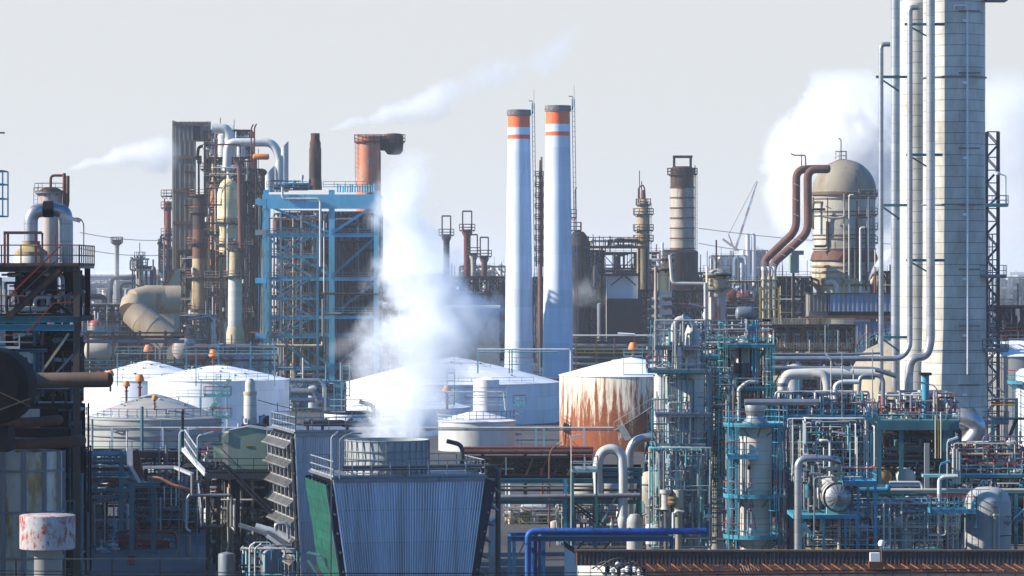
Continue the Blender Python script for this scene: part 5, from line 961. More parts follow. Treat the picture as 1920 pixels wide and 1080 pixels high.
t=Th('flue_duct','long stained horizontal pipe with rounded end poking right past the front left structure','pipe',110,192); t.tube('pipe_run',[(-60,714,0),(20,714,0),(204,712,0)],14.5,'brown',24); t.part('end_cap',MB().lathe([(0,t.x(213)),(.25,t.x(211)),(14.5*t.k,t.x(204))],(0,t.z(712)),0,24,axis='x'),'rust')
t=Th('blower','huge black disc shaped blower housing cut by the left edge','blower',-10,178); k=t.k; MB().lathe([(0,-1.6),(52*k,-1.6),(70*k,-1.2),(72*k,0),(72*k,1.5),(0,1.5)],(0,t.z(725)),0,48,axis='y').build('housing','dark2',t.o); MB().bar((-2,-1.65,t.z(690)),(2.0,-1.65,t.z(760)),.05).bar((-2,-1.7,t.z(800)),(2.0,-1.7,t.z(745)),.06).build('stay_rod','brown',t.o,False); t.box('pedestal',-60,20,800,846,-1,1.4,'dark2')
t=Th('ring_header','upper of two rusty ring pipes below the black blower','pipe',50,185); t.tube('pipe_run',[(-60,792,0),(60,792,0),(100,789,.5),(104,789,1.2)],9.5,'rust',18); 
t=Th('ring_header','lower of two rusty ring pipes, longer, crowning the stained panelled vessel','pipe',70,186); t.tube('pipe_run',[(-60,832,0),(60,832,0),(140,828,.5),(146,828,1.4)],10.5,'rust',18); t.box('gap_plate',-60,130,805,822,.8,2.5,'dark2')
t=Th('panelled_vessel','broad white vessel with amber stains and raised ribs at the lower left corner','vessel',42,196); k=t.k; rr=74*k
t.part('shell',MB().lathe([(rr,t.z(845)),(rr,0)],(0,0),0,48),'stain'); mb=MB()
for a in range(180,361,30): mb.bar(((rr+.05)*math.cos(R(a+10)),(rr+.05)*math.sin(R(a+10)),t.z(845)),((rr+.05)*math.cos(R(a+10)),(rr+.05)*math.sin(R(a+10)),0),.25,.14)
for y in (878,955,1040,1110): mb.lathe([(rr,t.z(y)),(rr+.12,t.z(y)),(rr+.12,t.z(y)-.12),(rr,t.z(y)-.12)],(0,0),0,48)
mb.build('rib','pipeg',t.o,False)
t=Th('rain_hood','squat white drum blotched with red rust on a pale neck at the lower left','drum',89,176); t.lathe('hood',[(48,966),(52,966),(52,1028),(46,1030),(0,1030)],'rustdrum',n=40); t.lathe('neck',[(28,1030),(28,1036),(25,1040),(25,t.gy())],'tankgrey',n=32); t.lathe('lid',[(0,963),(50,965),(52,966)],'rustdrum',n=40)
t=Th('fence','low dark pipe fence crossing the lower left corner','fence',60,172); t.rail([(-60,1150,0),(390,1150,0)],('dark','darkrail'),2.6,2.2,w=.06)
for i,y in enumerate((1070,1076)):
    t=Th('cable','upper of two thin black cables spanning the foot of the view' if i==0 else 'lower of two thin black cables spanning the foot of the view','cable',600,168-i*4); t.solo(MB().tube([((x-600)*t.k,0,t.z(y+5*math.sin(PI*x/1500))) for x in range(-60,1980,120)],.022,0,5),'black')
# ================= right foreground process unit
TP=('teald','teal','red'); TB=('tealb','tealb','red'); GP=('teald','greyrail','red')
# twin columns behind, rust topped
t=Th('process_column','slim column with rust stained crown and red and white riser, behind the twin foreground columns','column',1243,430)
t.lathe('crown',[(0,502),(10,503),(16,506),(16,545)],'yellowcol'); t.lathe('shell',[(17,545),(17,t.gy())],'clad2'); t.tube('riser',[(1229,500,-1),(1229,700,-1)],3.2,'redwhite')
for y in (487,505,560,575,592,612): t.ring(1243,y,16,21,180,360,('steel','steel','steel') if y>505 else ('darkbrown','steel','steel'),h=1.0 if y<506 else .1)
t.tube('vent',[(1231,490,0),(1231,458,0)],1.1,'rustpipe',6); t.tube('vent',[(1242,500,0),(1242,455,0)],2.6,'farw'); t.tube('loop',[(1255,545,-1),(1256,478,-1),(1265,476,-1)],2,'steel'); t.ladder(1220,560,700,-.5,'steel')
t=Th('process_column','slim column with cream crown and flaking red lower shell, right of the rust crowned one','column',1345,425)
t.lathe('crown',[(0,503),(12,505),(19,512),(19,556)],'cream'); t.lathe('shell',[(17,556),(16,t.gy())],'redwhite'); t.ring(1345,515,19,27,mats=('darkbrown','steel','steel')); t.ring(1345,540,19,26,180,370,mats=('steel','yellow','yellow'))
t.tube('vent',[(1343,505,0),(1343,450,0)],1.6,'rustpipe'); t.tube('vent',[(1326,560,0),(1326,470,0)],.9,'steel',6); t.tube('riser',[(1325,640,-1),(1325,500,-1)],2.6,'farw'); t.tube('riser',[(1322,530,-1),(1322,690,-1)],3.4,'pipew')
P('white link pipe joining the two slim rust stained columns',428,[(1256,478,0),(1260,531,0),(1322,532,0)],3,'pipew')
# foreground twin columns
t=Th('process_column','thinner light grey foreground column left of the big twin, under a railed landing','column',1254,306); t.lathe('shell',[(0,631),(6,632),(10,636),(10,700),(9.5,702),(9.5,t.gy())],'clad2'); t.lathe('flange',[(11.5,648),(11.5,653),(10,654)],'steel'); t.tube('vent',[(1250,633,0),(1250,626,0)],1.2,'steel',6)
for y in (750,830,905): t.ring(1254,y,9.5,13,mats=('steel','steel','steel'),h=.1,n=14)
t=Th('process_column','tallest of the foreground columns left of the teal tower, grey with arched pipe on top','column',1298,303)
t.lathe('shell',[(0,604),(5,605),(9,610),(14,625),(14,690),(22,696),(22,845),(23,848),(25,856),(25,990),(20,t.gy())],'clad2',n=32)
t.tube('arch_pipe',[(1263,640,-1),(1263,612,-1),(1270,598,-1),(1290,598,-1),(1298,612,-1)],6.5,'clad2'); t.tube('vent',[(1280,640,-1.2),(1280,592,-1.2)],3,'alu'); t.lathe('vent_tip',[(0,588),(2.5,590),(3,594)],'alu2',1280,-1.2,12); t.tube('riser',[(1272,650,-1.4),(1272,850,-1.4)],5.6,'pipew'); t.tube('riser',[(1264,700,-1.5),(1264,985,-1.5)],1.3,'steel'); t.tube('riser',[(1259,660,-1.6),(1259,930,-1.6)],1,'steel')
t.deck(1213,1322,693,-2.2,1.6,('teald','greyrail','redcol')); t.deck(1228,1330,775,-2,1.2,('steel','greyrail','greyrail'),'f',h=.15); t.deck(1228,1322,832,-2.2,1.4,('teald','greyrail','redcol')); t.deck(1250,1330,912,-2.2,1.4,('teald','tealb','redcol')); t.deck(1213,1310,650,-1.6,1.6,('steel','greyrail','redcol'),'f',h=.1)
t.ladder(1263,695,912,-1.9,'steel'); t.ladder(1322,600,693,-1.0,'steel')
for x in (1216,1228,1320): t.bar((x,693,-2.1),(x,600 if x!=1216 else 630,-2.1),.06,'tealb','stanchion')
clutter(t,1215,1322,600,700,-1.8,1.4,40,301,('steel','pipew','clad2','tealb','greyrail','pipeg','pipew'),(.025,.08),.65); clutter(t,1222,1335,700,1010,-1.9,1.4,60,302,('steel','pipew','clad2','tealb','greyrail','pipeg','pipew','teald'),(.025,.09),.7)
for x,y in ((1275,705),(1287,770),(1306,850),(1283,940)): valve(t,x,y,-1.8,.8)
t=Th('street_lamp','pair of tilted floodlights on a hooked pole at the left of the foreground columns','lamp',1224,300); t.tube('post',[(1224,693,0),(1224,625,0),(1230,620,0),(1262,620,0)],1,'steel',6); MB().bar(t.p(1228,618,0),t.p(1243,613,0),.5,.1).bar(t.p(1246,614,-.3),t.p(1262,622,-.3),.5,.1).build('lamp_head','alu2',t.o,False)
t=Th('street_lamp','pair of blue lit floodlights between the rust stained columns','lamp',1316,330); t.tube('post',[(1316,640,0),(1316,576,0)],1,'steel',6); MB().bar(t.p(1292,569,0),t.p(1308,573,0),.5,.12).bar(t.p(1307,572,-.2),t.p(1323,578,-.2),.5,.12).build('lamp_head','alu2',t.o,False)
# teal tower
t=Th('process_tower','teal galleried tower with stacked platforms and red rails around a grey column','tower',1392,312); G=t.gy()
t.lathe('shell',[(0,628),(8,630),(14,640),(14,790)],'clad2'); t.lathe('upper_drum',[(17,680),(17,700)],'steel')
t.deck(1345,1450,646,-2.4,2,TP); t.deck(1301,1350,666,-2.6,1,TP); t.deck(1345,1445,726,-2.4,2,TP); t.deck(1299,1352,744,-2.6,1.5,TP); t.deck(1299,1362,816,-2.8,1.5,TP); t.deck(1340,1450,770,-2.0,2,TP,'fr')
for x in (1346,1362,1436,1448): t.beam((x,G,1.5),(x,640,1.5),.2,'teald','post')
t.box('drum_skirt',1320,1345,745,752,-1,1,'teald'); drumx(t,'drum',1336,3,716,13,-2.2,'teald','y'); drumx(t,'drum',1345,1372,712,11,-1,'steel'); MB().lathe([(.0,-2.6),(.62,-2.55),(.62,-2.3)],(t.x(1336),t.z(716)),0,24,axis='y').build('drum_cover','clad2',t.o)
t.bar((1320,668,-1),(1335,700,-1),.35,'teal','bracket'); t.bar((1352,650,-1),(1372,672,-1),.3,'teald','bracket'); t.bar((1440,650,-1),(1420,672,-1),.3,'teald','bracket'); t.bar((1310,820,-1),(1338,846,-1),.3,'teald','bracket')
for x,m in ((1408,'tealb'),(1414,'blue'),(1418,'tealb')): t.tube('riser',[(x,600,-2),(x,725,-2)],1.6,m,8)
t.tube('bent_pipe',[(1400,640,-2),(1400,612,-2),(1412,610,-2),(1412,640,-2)],2.6,'tealb'); t.tube('white_pipe',[(1382,735,-2.5),(1382,728,-2.5),(1398,714,-2.5),(1418,715,-2.5)],4,'pipew'); t.tube('white_pipe',[(1382,735,-2.5),(1382,790,-2.5)],4,'pipew')
drumx(t,'top_drum',1380,1416,582+6,13,1,'steel'); t.box('drum_saddle',1388,1410,598,612,.3,1.6,'dark'); t.lathe('lower_shell',[(19,815),(19,G)],'clad2',1342,-.2); t.lathe('gauge',[(0,742),(6,744),(6,760),(0,762)],'yellow',1370,-2.4,14)
t.ladder(1352,600,770,-2.6,'teal'); t.ladder(1440,650,790,-2.6,'teal'); t.ladder(1312,744,930,-2.9,'tealb')
clutter(t,1302,1448,600,650,-2,1.8,40,303,('steel','pipew','clad2','teal','greyrail','pipeg','pipew','dark'),(.025,.09),.65); clutter(t,1302,1448,650,800,-2.2,1.8,75,304,('steel','pipew','clad2','teal','greyrail','pipeg','pipew','teald','dark'),(.025,.12),.65)
for x,y in ((1358,610),(1372,640),(1388,606),(1424,640),(1330,760),(1318,700),(1430,690),(1360,760)): valve(t,x,y,-2.2,.8,'pipeg','pipeg')
t=Th('process_unit','dark teal lattice of risers and landings between the twin columns and the ringed column','process unit',1345,322); G=t.gy(); t.frame([1318,1345,1372],[835,880,925,970,1015],[0,4],'teald',.2,.2,'z'); clutter(t,1312,1380,820,1040,-.5,4,75,305,('steel','pipew','clad2','teald','dark','pipeg','pipew','tealb','dark2'),(.03,.11),.65)
t.deck(1320,1352,912,-1.2,1,('teald','tealb','redcol')); t.deck(1318,1358,850,-1.2,1,('teald','tealb','redcol')); t.tube('pot_pipe',[(1352,912,-2.5),(1352,846,-2.5),(1356,836,-2.5)],3.6,'clad2'); t.tube('pot_pipe',[(1350,870,-2.6),(1350,960,-2.6)],2.6,'pipeg'); t.lathe('pot',[(4,960),(7,964),(7,1000),(8.5,1004),(8.5,G)],'clad2',1350,-2.6,18); t.tube('blue_grey_pipe',[(1342,980,-3),(1325,980,-3),(1325,1022,-3),(1345,1025,-3)],2.8,'pipeg')
# ringed main column
t=Th('process_column','stout grey column girdled by three round teal galleries, centre of the right hand unit','column',1416,293); G=t.gy()
t.lathe('shell',[(30,800),(32,806),(32,940),(30,943),(30,990),(31,1000),(28,1040),(28,G)],'clad2',n=40); t.lathe('cone',[(16,780),(18,785),(30,798),(30,802)],'alu2',n=36); t.lathe('neck',[(19,757),(20,760),(18,775),(16,780)],'alu',n=28); t.lathe('lid',[(0,752),(14,754),(19,757)],'pipeg',n=28)
for y,a0,a1 in ((795,170,370),(928,0,360),(1004,0,360)): t.ring(1416,y,32,60,a0,a1,TB if y>800 else ('teald','tealb','red'),n=34)
t.deck(1360,1418,852,-3,-1.4,TB,'fl'); t.ring(1416,795,32,60,0,169,('teald','tealb','tealb'),n=34)
for x in (1364,1378,1458,1466): t.tube('riser',[(x,760,-1.8),(x,1030,-1.8)],1.3,'tealb' if x<1400 else 'pipeg',8)
t.lathe('nozzle',[(0,870),(3,871),(3,878),(0,879)],'dark',1402,-1.45,12); t.tube('drain',[(1405,910,-1.6),(1396,920,-1.6),(1396,940,-1.6)],1.2,'pipeg'); t.tube('drain',[(1403,950,-1.6),(1412,966,-1.6),(1414,990,-1.6)],1.2,'pipeg')
t.ladder(1374,800,1000,-2.2,'tealb'); t.ladder(1454,800,928,-2.0,'tealb'); t.ladder(1447,928,1004,-2.2,'tealb'); clutter(t,1362,1384,800,1030,-1.5,1,26,306,('tealb','steel','dark','pipeg'),(.025,.07),.8); clutter(t,1448,1478,800,1030,-1.5,1,36,307,('tealb','steel','dark','pipeg'),(.025,.07),.7)
for (x,y) in ((1405,905),(1403,953)): valve(t,x,y,-1.7,.6)
bigpipe('pipe_line','short fat silver horizontal pipe across the teal tower just above the ringed column',1465,287,[(1396,754,0),(1535,754,0)],6,'alu')
# teal frame
t=Th('steel_structure','large dark teal steel frame with a railed valve deck, right of the ringed column','steel frame',1560,305); G=t.gy()
t.deck(1448,1640,778,-3,3,('teald','tealb','red'),sp=1.0); t.part('deck_girder',MB().bar(t.p(1446,784,-3.1),t.p(1642,784,-3.1),.15,.35),'teald')
for x in (1488,1545,1625):
    for d in (-2.6,2.8): t.beam((x,G,d),(x,780,d),.36,'teald','post')
for y in (815,870,915): 
    t.beam((1488,y,-2.5),(1625,y,-2.5),.22,'teald',h=.26); t.beam((1488,y,2.8),(1625,y,2.8),.22,'dark',h=.26)
for a,b,c,d in ((1488,830,1516,785),(1625,830,1596,785),(1488,870,1545,785),(1545,870,1600,785)): t.bar((a,b,-2.4),(c,d,-2.4),.16,'teald')
clutter(t,1485,1625,790,900,-1.5,2.6,85,308,('dark','dark2','pipeg','teald','steel','navy'),(.04,.13),.45); clutter(t,1455,1636,735,778,-2.6,2.6,90,309,('steel','pipew','clad2','pipew','pipeg','tealb','red','alu2','dark'),(.03,.1),.7)
for i,x in enumerate(range(1462,1635,12)): valve(t,x,766-(i*7)%14,-2.2+(i%3),.9,('pipeg','steel','alu2','red')[i%4],('red','dark','tealb')[i%3])
t=Th('vapour_pipe','fattest light grey arched pipe over the teal valve deck','pipe',1480,309); t.tube('pipe_run',[(1467,775,0),(1467,720,0),(1476,702,0),(1540,700,0),(1640,702,0)],10,'clad2',20,34); t.tube('branch',[(1526,700,-.5),(1545,702,-.7),(1550,720,-.8),(1550,775,-.8)],8.5,'pipew',18,22); t.lathe('joint_ring',[(10.8,718),(10.8,724)],'steel',1467,0,20)
bigpipe('pipe_line','small silver pipe with two rounded corners above the valve deck, left of the riser pipes',1640,306,[(1610,745,0),(1612,704,0),(1648,704,0),(1656,712,0),(1656,760,0)],4,'alu2'); bigpipe('pipe_line','grey hooked pipe end above the right half of the valve deck',1580,304,[(1566,770,0),(1566,722,0),(1578,716,0),(1610,716,0)],4.5,'pipew')
for x,y0,y1,D,l in ((1558,672,760,303,'bare white lamp pole with tilted head above the fat arched pipe'),(1600,690,770,304,'short lamp pole with a boxy floodlight beside the riser pipes')):
    t=Th('street_lamp',l,'lamp',x,D); t.tube('post',[(x,778,0),(x,y0,0),(x-4,y0-6,0)],1,'pipew',6); MB().bar(t.p(x-9,y0-8,0),t.p(x-1,y0+2,0),.3,.16).build('lamp_head','lampglass',t.o,False) if x==1558 else MB().bar(t.p(x-22,y0-3,0),t.p(x-6,y0+4,0),.5,.25).build('lamp_head','lampglass',t.o,False)
for x,y0,l in ((1579,660,'thin bare mast left of the riser pipes'),(1636,655,'thin bare mast right against the riser pipes')): t=Th('pole',l,'pole',x,302); t.lathe('mast',[(.9,y0),(1.1,t.gy())],'greyrail',n=8)
# front drum module
t=Th('drum_module','teal stand with a shiny horizontal drum whose round end shows radial seams','drum module',1545,285); G=t.gy()
rr=27*t.k; MB().lathe([(rr,-1.6),(rr,6.5)],(t.x(1568),t.z(930)),0,36,axis='y').build('drum','clad2',t.o); hd=MB().lathe([(0.02,-2.15),(rr*.4,-2.08),(rr*.8,-1.85),(rr,-1.6)],(t.x(1568),t.z(930)),0,36,axis='y').build('drum_head','alu',t.o)
mb=MB()
for i in range(18):
    a=2*PI*i/18; c=(t.x(1568),t.z(930)); q=[(.12,-2.17),(rr*.4,-2.11),(rr*.8,-1.88),(rr,-1.62)]; q=[(c[0]+r_*math.cos(a),y_,c[1]+r_*math.sin(a)) for r_,y_ in q]
    for a_,b_ in zip(q[:-1],q[1:]): mb.bar(a_,b_,.025)
mb.box(c[0]-.1,c[0]+.1,-2.22,-2.14,c[1]-.25,c[1]+.15); mb.build('seam','steel',hd,False)
MB().lathe([(rr+.06,-1.75),(rr+.06,-1.5),(rr,-1.5)],(t.x(1568),t.z(930)),0,36,axis='y').build('flange_ring','steel',t.o)
t.box('saddle',1548,1590,950,962,-1,-.4,'tealp'); t.deck(1483,1606,962,-2.4,4,('tealb','tealb','tealb'),'',t=.3); t.deck(1500,1640,1030,-2.6,4,('yellow','tealb','red'),sp=.9); t.deck(1576,1640,902,-2.2,2,TB,sp=.9)
for x in (1500,1540,1580,1604,1636): t.beam((x,G,-2.2),(x,962 if x<1600 else 900,-2.2),.2,'tealb','post'); t.beam((x,G,3.6),(x,962 if x<1600 else 900,3.6),.2,'teald','post')
t.bar((1494,966,-2.2),(1516,998,-2.2),.28,'tealb','bracket'); t.tube('main_pipe',[(1491,1040,-2.8),(1491,866,-2.8),(1500,856,-2.8),(1524,855,-2.8)],6.8,'alu',18,22); t.tube('main_pipe',[(1524,855,-2.8),(1550,856,-2.8),(1567,862,-2.4),(1568,880,-1.6)],5.6,'alu',18,18); t.tube('top_nozzle',[(1561,902,-1),(1561,872,-1)],5,'pipec'); t.tube('thin_frame_pipe',[(1521,1000,-3),(1521,892,-3),(1556,890,-3)],1.6,'steel')
for x,y,s in ((1510,853,1.3),(1518,860,1.0),(1556,876,1.4),(1566,884,1.3),(1562,895,1.0)): valve(t,x,y,-2.6,s,'pipec' if x>1550 else 'pipeg','dark')
clutter(t,1500,1640,965,1045,-1.5,3.5,80,310,('steel','pipew','clad2','tealb','dark','pipeg','pipew','teald','dark2'),(.03,.1),.5); clutter(t,1498,1545,870,960,-.5,3.5,30,311,('dark','steel','pipeg','teald'),(.04,.12),.5)
t=Th('street_lamp','white floodlight hooked over the teal frame, above the seamed drum','lamp',1593,283); t.tube('post',[(1594,905,0),(1594,820,0),(1586,813,0),(1580,812,0)],1,'tealp',6); MB().bar(t.p(1561,809,0),t.p(1584,813,0),.5,.12).build('lamp_head','lampglass',t.o,False)
# right deck under columns
t=Th('steel_deck','long teal deck with red top rail at the feet of the tall silver pipes','steel deck',1710,330); G=t.gy()
t.deck(1640,1792,786,-3,4,('teald','tealp','red'),sp=1.3); t.part('deck_girder',MB().bar(t.p(1638,796,-3.1),t.p(1790,796,-3.1),.2,.75),'teald')
for x in (1643,1684,1770): 
    for d in (-2.6,3.6): t.beam((x,G,d),(x,788,d),.4 if x<1750 else .9,'teald','post')
for y in (840,858,862,905): t.beam((1640,y,-2),(1770,y,-2),.2,'teald' if y!=858 else 'navy')
t.box('back_post',1726,1735,828,930,-3.3,-2.9,'panelgrey'); 
clutter(t,1645,1765,800,895,-1.5,3.4,60,312,('dark','dark2','dark','teald','navy','darkbrown'),(.06,.2),.35); clutter(t,1648,1790,735,786,-2,3,70,313,('steel','pipew','clad2','pipew','pipeg','dark','red','alu2','pipeg'),(.04,.12),.65)
for i,x in enumerate(range(1655,1790,11)): valve(t,x,772-(i*9)%22,-1.5+(i%3),1.1,('pipeg','dark','steel')[i%3],('red','dark','dark')[i%3])
t.lathe('teal_post',[(9,700),(9,703),(7,704),(7,786)],'tealb',1733,-1,16); t.box('flange_plate',1722,1743,698,703,-1.8,-.2,'dark'); t.tube('drop',[(1751,1+784,-3.4),(1751,856,-3.4)],1.2,'yellow'); t.tube('drop',[(1746,776,-3.4),(1746,856,-3.4)],1.4,'pipec'); t.tube('drop',[(1756,770,-3.4),(1756,856,-3.4)],1.6,'pipew')
drumx(t,'exchanger',1695,6,893,17,-2.6,'clad2','y'); drumx(t,'exchanger',1655,5,893,16,-1,'oldcol','y'); drumx(t,'exchanger',1712,6,943,20,-2.6,'clad2','y'); t.box('red_box',1752,1757,745,760,-2,-1.5,'rustred')
t=Th('street_lamp','slender lamp arm pointing left beside the teal post on the long deck','lamp',1757,326); t.tube('post',[(1757,786,0),(1757,730,0),(1750,722,0),(1726,718,0)],1,'steel',6); MB().bar(t.p(1722,715,0),t.p(1748,722,0),.35,.1).build('lamp_head','alu2',t.o,False)
# lower pipes right
t=Th('pipe_rack','pale horizontal pipes on teal trestles crossing the lower right unit','pipe rack',1760,300); G=t.gy()
for y,x0,x1,r,m,d in ((919,1610,1940,3.6,'clad2',0),(912,1640,1730,3,'pipew',1),(924,1700,1940,2,'tealp',.6),(960,1640,1940,2.2,'teald',1),(1024,1560,1760,3.8,'tealb',-3)): t.tube('pipe',[(x0,y,d),(x1,y,d)],r,m)
t.tube('pipe',[(1608,917,-1),(1662,917,-1),(1664,908,-1)],5.5,'tealb'); t.tube('white_pipe',[(1665,903,-1),(1724,903,-1),(1727,915,-1)],2.6,'pipew'); t.tube('grey_riser',[(1756,1020,-2),(1756,898,-2),(1762,892,-2),(1790,891,-2)],4.2,'pipew'); t.box('tray',1727,1790,888,893,-1.5,-.3,'tealp')
for x in (1645,1692,1800,1905): t.beam((x,G,0),(x,925,0),.25,'teald','post')
t.beam((1640,928,.2),(1930,928,.2),.2,'teald'); t.beam((1640,972,.2),(1930,972,.2),.3,'teald'); t.bar((1690,972,-.2),(1745,940,-.2),.14,'tealp'); t.bar((1900,972,-.2),(1925,950,-.2),.14,'tealp'); t.bar((1670,940,-1),(1722,968,-1),.12,'tealp')
t.deck(1640,1745,1040,-3,1,('teald','tealb','redcol'),sp=.9,t=.2)
clutter(t,1645,1800,935,1035,-1.5,3,85,314,('dark','dark2','teald','pipeg','steel','tealb'),(.04,.14),.45); clutter(t,1775,1825,950,1040,-1,2,60,315,('pipew','steel','tealb','pipeg','tealp'),(.02,.07),.6)
for y,x0,x1 in ((955,1640,1740),(975,1760,1800)): t.tube('pipe',[(x0,y,-1.4),(x1,y,-1.4)],1.4,'pipeg')
t=Th('process_vessel','big domed pale blue shaded vessel at the lower right corner','vessel',1852,290); G=t.gy(); t.lathe('shell',[(42,938),(43,942),(43,G)],'tankgrey',n=40); t.lathe('head',[(0,912),(20,914),(33,921),(40,930),(42,938)],'tankgrey',n=40)
t.tube('level_pipe',[(1858,955,-2),(1858,1035,-2)],2,'pipec'); t.tube('drain_pipe',[(1867,950,-2),(1867,1035,-2)],.8,'pipew',6); valve(t,1858,963,-2,1.1,'pipec','dark'); valve(t,1886,977,-1.5,.8,'pipeg','redpipe'); t.tube('spur',[(1870,1002,-1.8),(1900,1000,-1.8)],.9,'dark',6)
t.deck(1738,1822,953,-3,-.5,('tealb','tealb','red'),sp=.8); t.ladder(1822,915,1035,-2.2,'tealb'); t.bar((1800,960,-1),(1824,985,-1),.15,'tealb','bracket'); t.tube('ladder_hoop',[(1812,915,-2),(1850,915,-2)],.7,'redcol',6); t.lathe('nozzle',[(0,928),(1.5,928),(1.5,940)],'pipeg',1858,-1.4,8); t.lathe('foot_band',[(43.5,1025),(43.5,1029)],'pipeg',n=40)
t=Th('valve_skid','crowded rack of white pipes and red handwheels at the right edge above the domed vessel','valve skid',1850,304); G=t.gy()
t.deck(1780,1935,888,-2,3,('teald','tealp','red'),'f',sp=1.2); t.frame([1785,1845,1900],[830,860],[-1,2],'teald',.14,.14,None); clutter(t,1782,1925,830,905,-1.5,2.6,95,316,('pipew','pipew','steel','pipec','pipeg','darkbrown','red'),(.03,.1),.65)
for i in range(30): valve(t,1785+(i*47)%138,848+(i*29)%42,-1.6+(i%4)*.8,1.0,('pipew','brown','pipeg','redpipe','steel')[i%5],('red','dark','redpipe','tealb')[i%4])
t.tube('white_bend',[(1828,850,-1),(1828,842,-1),(1845,840,-1),(1846,855,-1)],3.2,'farw',12,8); t.tube('white_bend',[(1850,832,0),(1864,835,0),(1865,870,0)],2.4,'pipew'); t.tube('goalpost',[(1840,860,-1.4),(1840,817,-1.4),(1915,817,-1.4)],1.4,'steel'); t.tube('riser',[(1890,820,-1),(1890,905,-1)],2.2,'pipew'); t.tube('riser',[(1882,820,-1),(1882,905,-1)],1.6,'steel'); drumx(t,'filter',1888,1908,833,7,.5,'pipec'); t.tube('square_pipe',[(1834,905,-2),(1834,898,-2),(1842,898,-2),(1842,905,-2)],1.4,'pipew',8,3); t.tube('square_pipe',[(1845,905,-2),(1845,898,-2),(1853,898,-2),(1853,905,-2)],1.4,'pipew',8,3); t.tube('square_pipe',[(1865,905,-2),(1865,904,-2),(1905,904,-2),(1905,906,-2)],1.2,'pipew',8,3)
for i,x in enumerate((1782,1788,1793)): t.lathe('stub_stack',[(0,838+i*3),(2.6,839+i*3),(2.6,905)],'clad2',x,-2.2,12)
for x,y0,D,l,s in ((1776,830,298,'floodlight pole at the left end of the crowded valve rack',1),(1762,874,292,'blue floodlight arm over the pale horizontal pipes',1)):
    t=Th('street_lamp',l,'lamp',x,D); t.tube('post',[(x,y0+110,0),(x,y0,0),(x+4,y0-6,0)],1.1,'pipew' if x>1770 else 'tealb',6); MB().bar(t.p(x+2,y0-4,0),t.p(x+20,y0-10,0),.45,.16).build('lamp_head','lampglass' if x>1770 else 'tealb',t.o,False)
t=Th('street_lamp','lamp on the caged ladder of the widest column, low at the right','lamp',1883,330); t.tube('post',[(1883,790,0),(1883,738,0),(1876,729,0),(1866,727,0)],1,'steel',6); MB().bar(t.p(1864,727,0),t.p(1878,731,0),.4,.12).build('lamp_head','alu2',t.o,False)
t=Th('pipe_rack','yellow, red and grey lines with teal brace at the right edge beside the caged ladder','pipe rack',1890,345); t.tube('pipe',[(1858,760-1,0),(1908,760-1,0)],1.8,'yellow'); t.tube('pipe',[(1858,755,0),(1908,755,0)],1.8,'redpipe'); t.tube('pipe',[(1858,748,0),(1908,748,0)],2.2,'steel'); t.beam((1858,785,0),(1935,785,0),.25,'teald'); t.bar((1880,850,0),(1906,785,0),.3,'navy'); t.beam((1906,t.gy(),0),(1906,748,0),.3,'teald','post'); t.beam((1862,t.gy(),0),(1862,785,0),.3,'teald','post')
# ================= middle right: arches, vessels
t=Th('vapour_pipe','white inverted U pipe standing left of the foreground columns','pipe',1145,318); t.tube('pipe_run',[(1122,925,0),(1120,870,0),(1128,846,0),(1150,840,0),(1166,852,0),(1168,890,0),(1168,985,0)],9.2,'pipew',20,18); t.lathe('valve_body',[(9,968),(11,972),(10,985),(6,995),(9,1000)],'pipew',1168,0,16)
t=Th('vapour_pipe','silver pipe bending down from the foreground column behind the white inverted U','pipe',1200,322); t.tube('pipe_run',[(1262,820,0),(1215,819,0),(1190,826,0),(1180,845,0),(1180,985,0)],8.2,'alu',20,22); t.part('sheet',MB().add([(t.x(1155),-.6,t.z(797)),(t.x(1170),-.6,t.z(797)),(t.x(1184),-.6,t.z(822)),(t.x(1172),-.6,t.z(826)),(t.x(1155),-.4,t.z(797)),(t.x(1170),-.4,t.z(797)),(t.x(1184),-.4,t.z(822)),(t.x(1172),-.4,t.z(826))],[(0,3,2,1),(4,5,6,7),(0,1,5,4),(1,2,6,5)]),'clad2')
t=Th('process_vessel','cream cylinder vessel with conical foot under the white inverted U pipe','vessel',1104,335); t.lathe('shell',[(0,901),(20,903),(29,907),(29,985),(20,1000),(19,t.gy())],'cream'); t.ring(1104,972,29,38,180,340,('teald','whiterail','redcol')); 
t=Th('process_vessel','grey ribbed vessel right of the cream cylinder, behind the white pipe','vessel',1140,338); t.lathe('shell',[(0,896),(12,898),(22,906),(24,914),(24,990),(24,t.gy())],'clad2'); t.ring(1140,978,24,30,180,360,('teald','whiterail','redcol'))
t=Th('process_vessel','domed beige vessel between the grey pipe bend and the foreground columns','vessel',1220,326); t.lathe('shell',[(0,883),(12,885),(21,892),(26,904),(26,935),(22,950),(22,t.gy())],'cream'); t.lathe('flange',[(27,906),(27,909)],'steel')
t=Th('filter_vessel','grey lidded pot vessel with a small white square plate','vessel',1226,300); t.lathe('shell',[(0,914),(15,914),(17,916),(17,920),(14,921),(14,948),(17,950),(14,955),(14,t.gy())],'steel'); t.box('plate',1223,1230,930,937,-.68,-.64,'farw'); t.tube('teal_vent',[(1233,914,0),(1233,880,0)],4.5,'tealp',12); t.lathe('teal_cap',[(0,876),(5,877),(6,880),(6,884)],'tealp',1233,0,12)
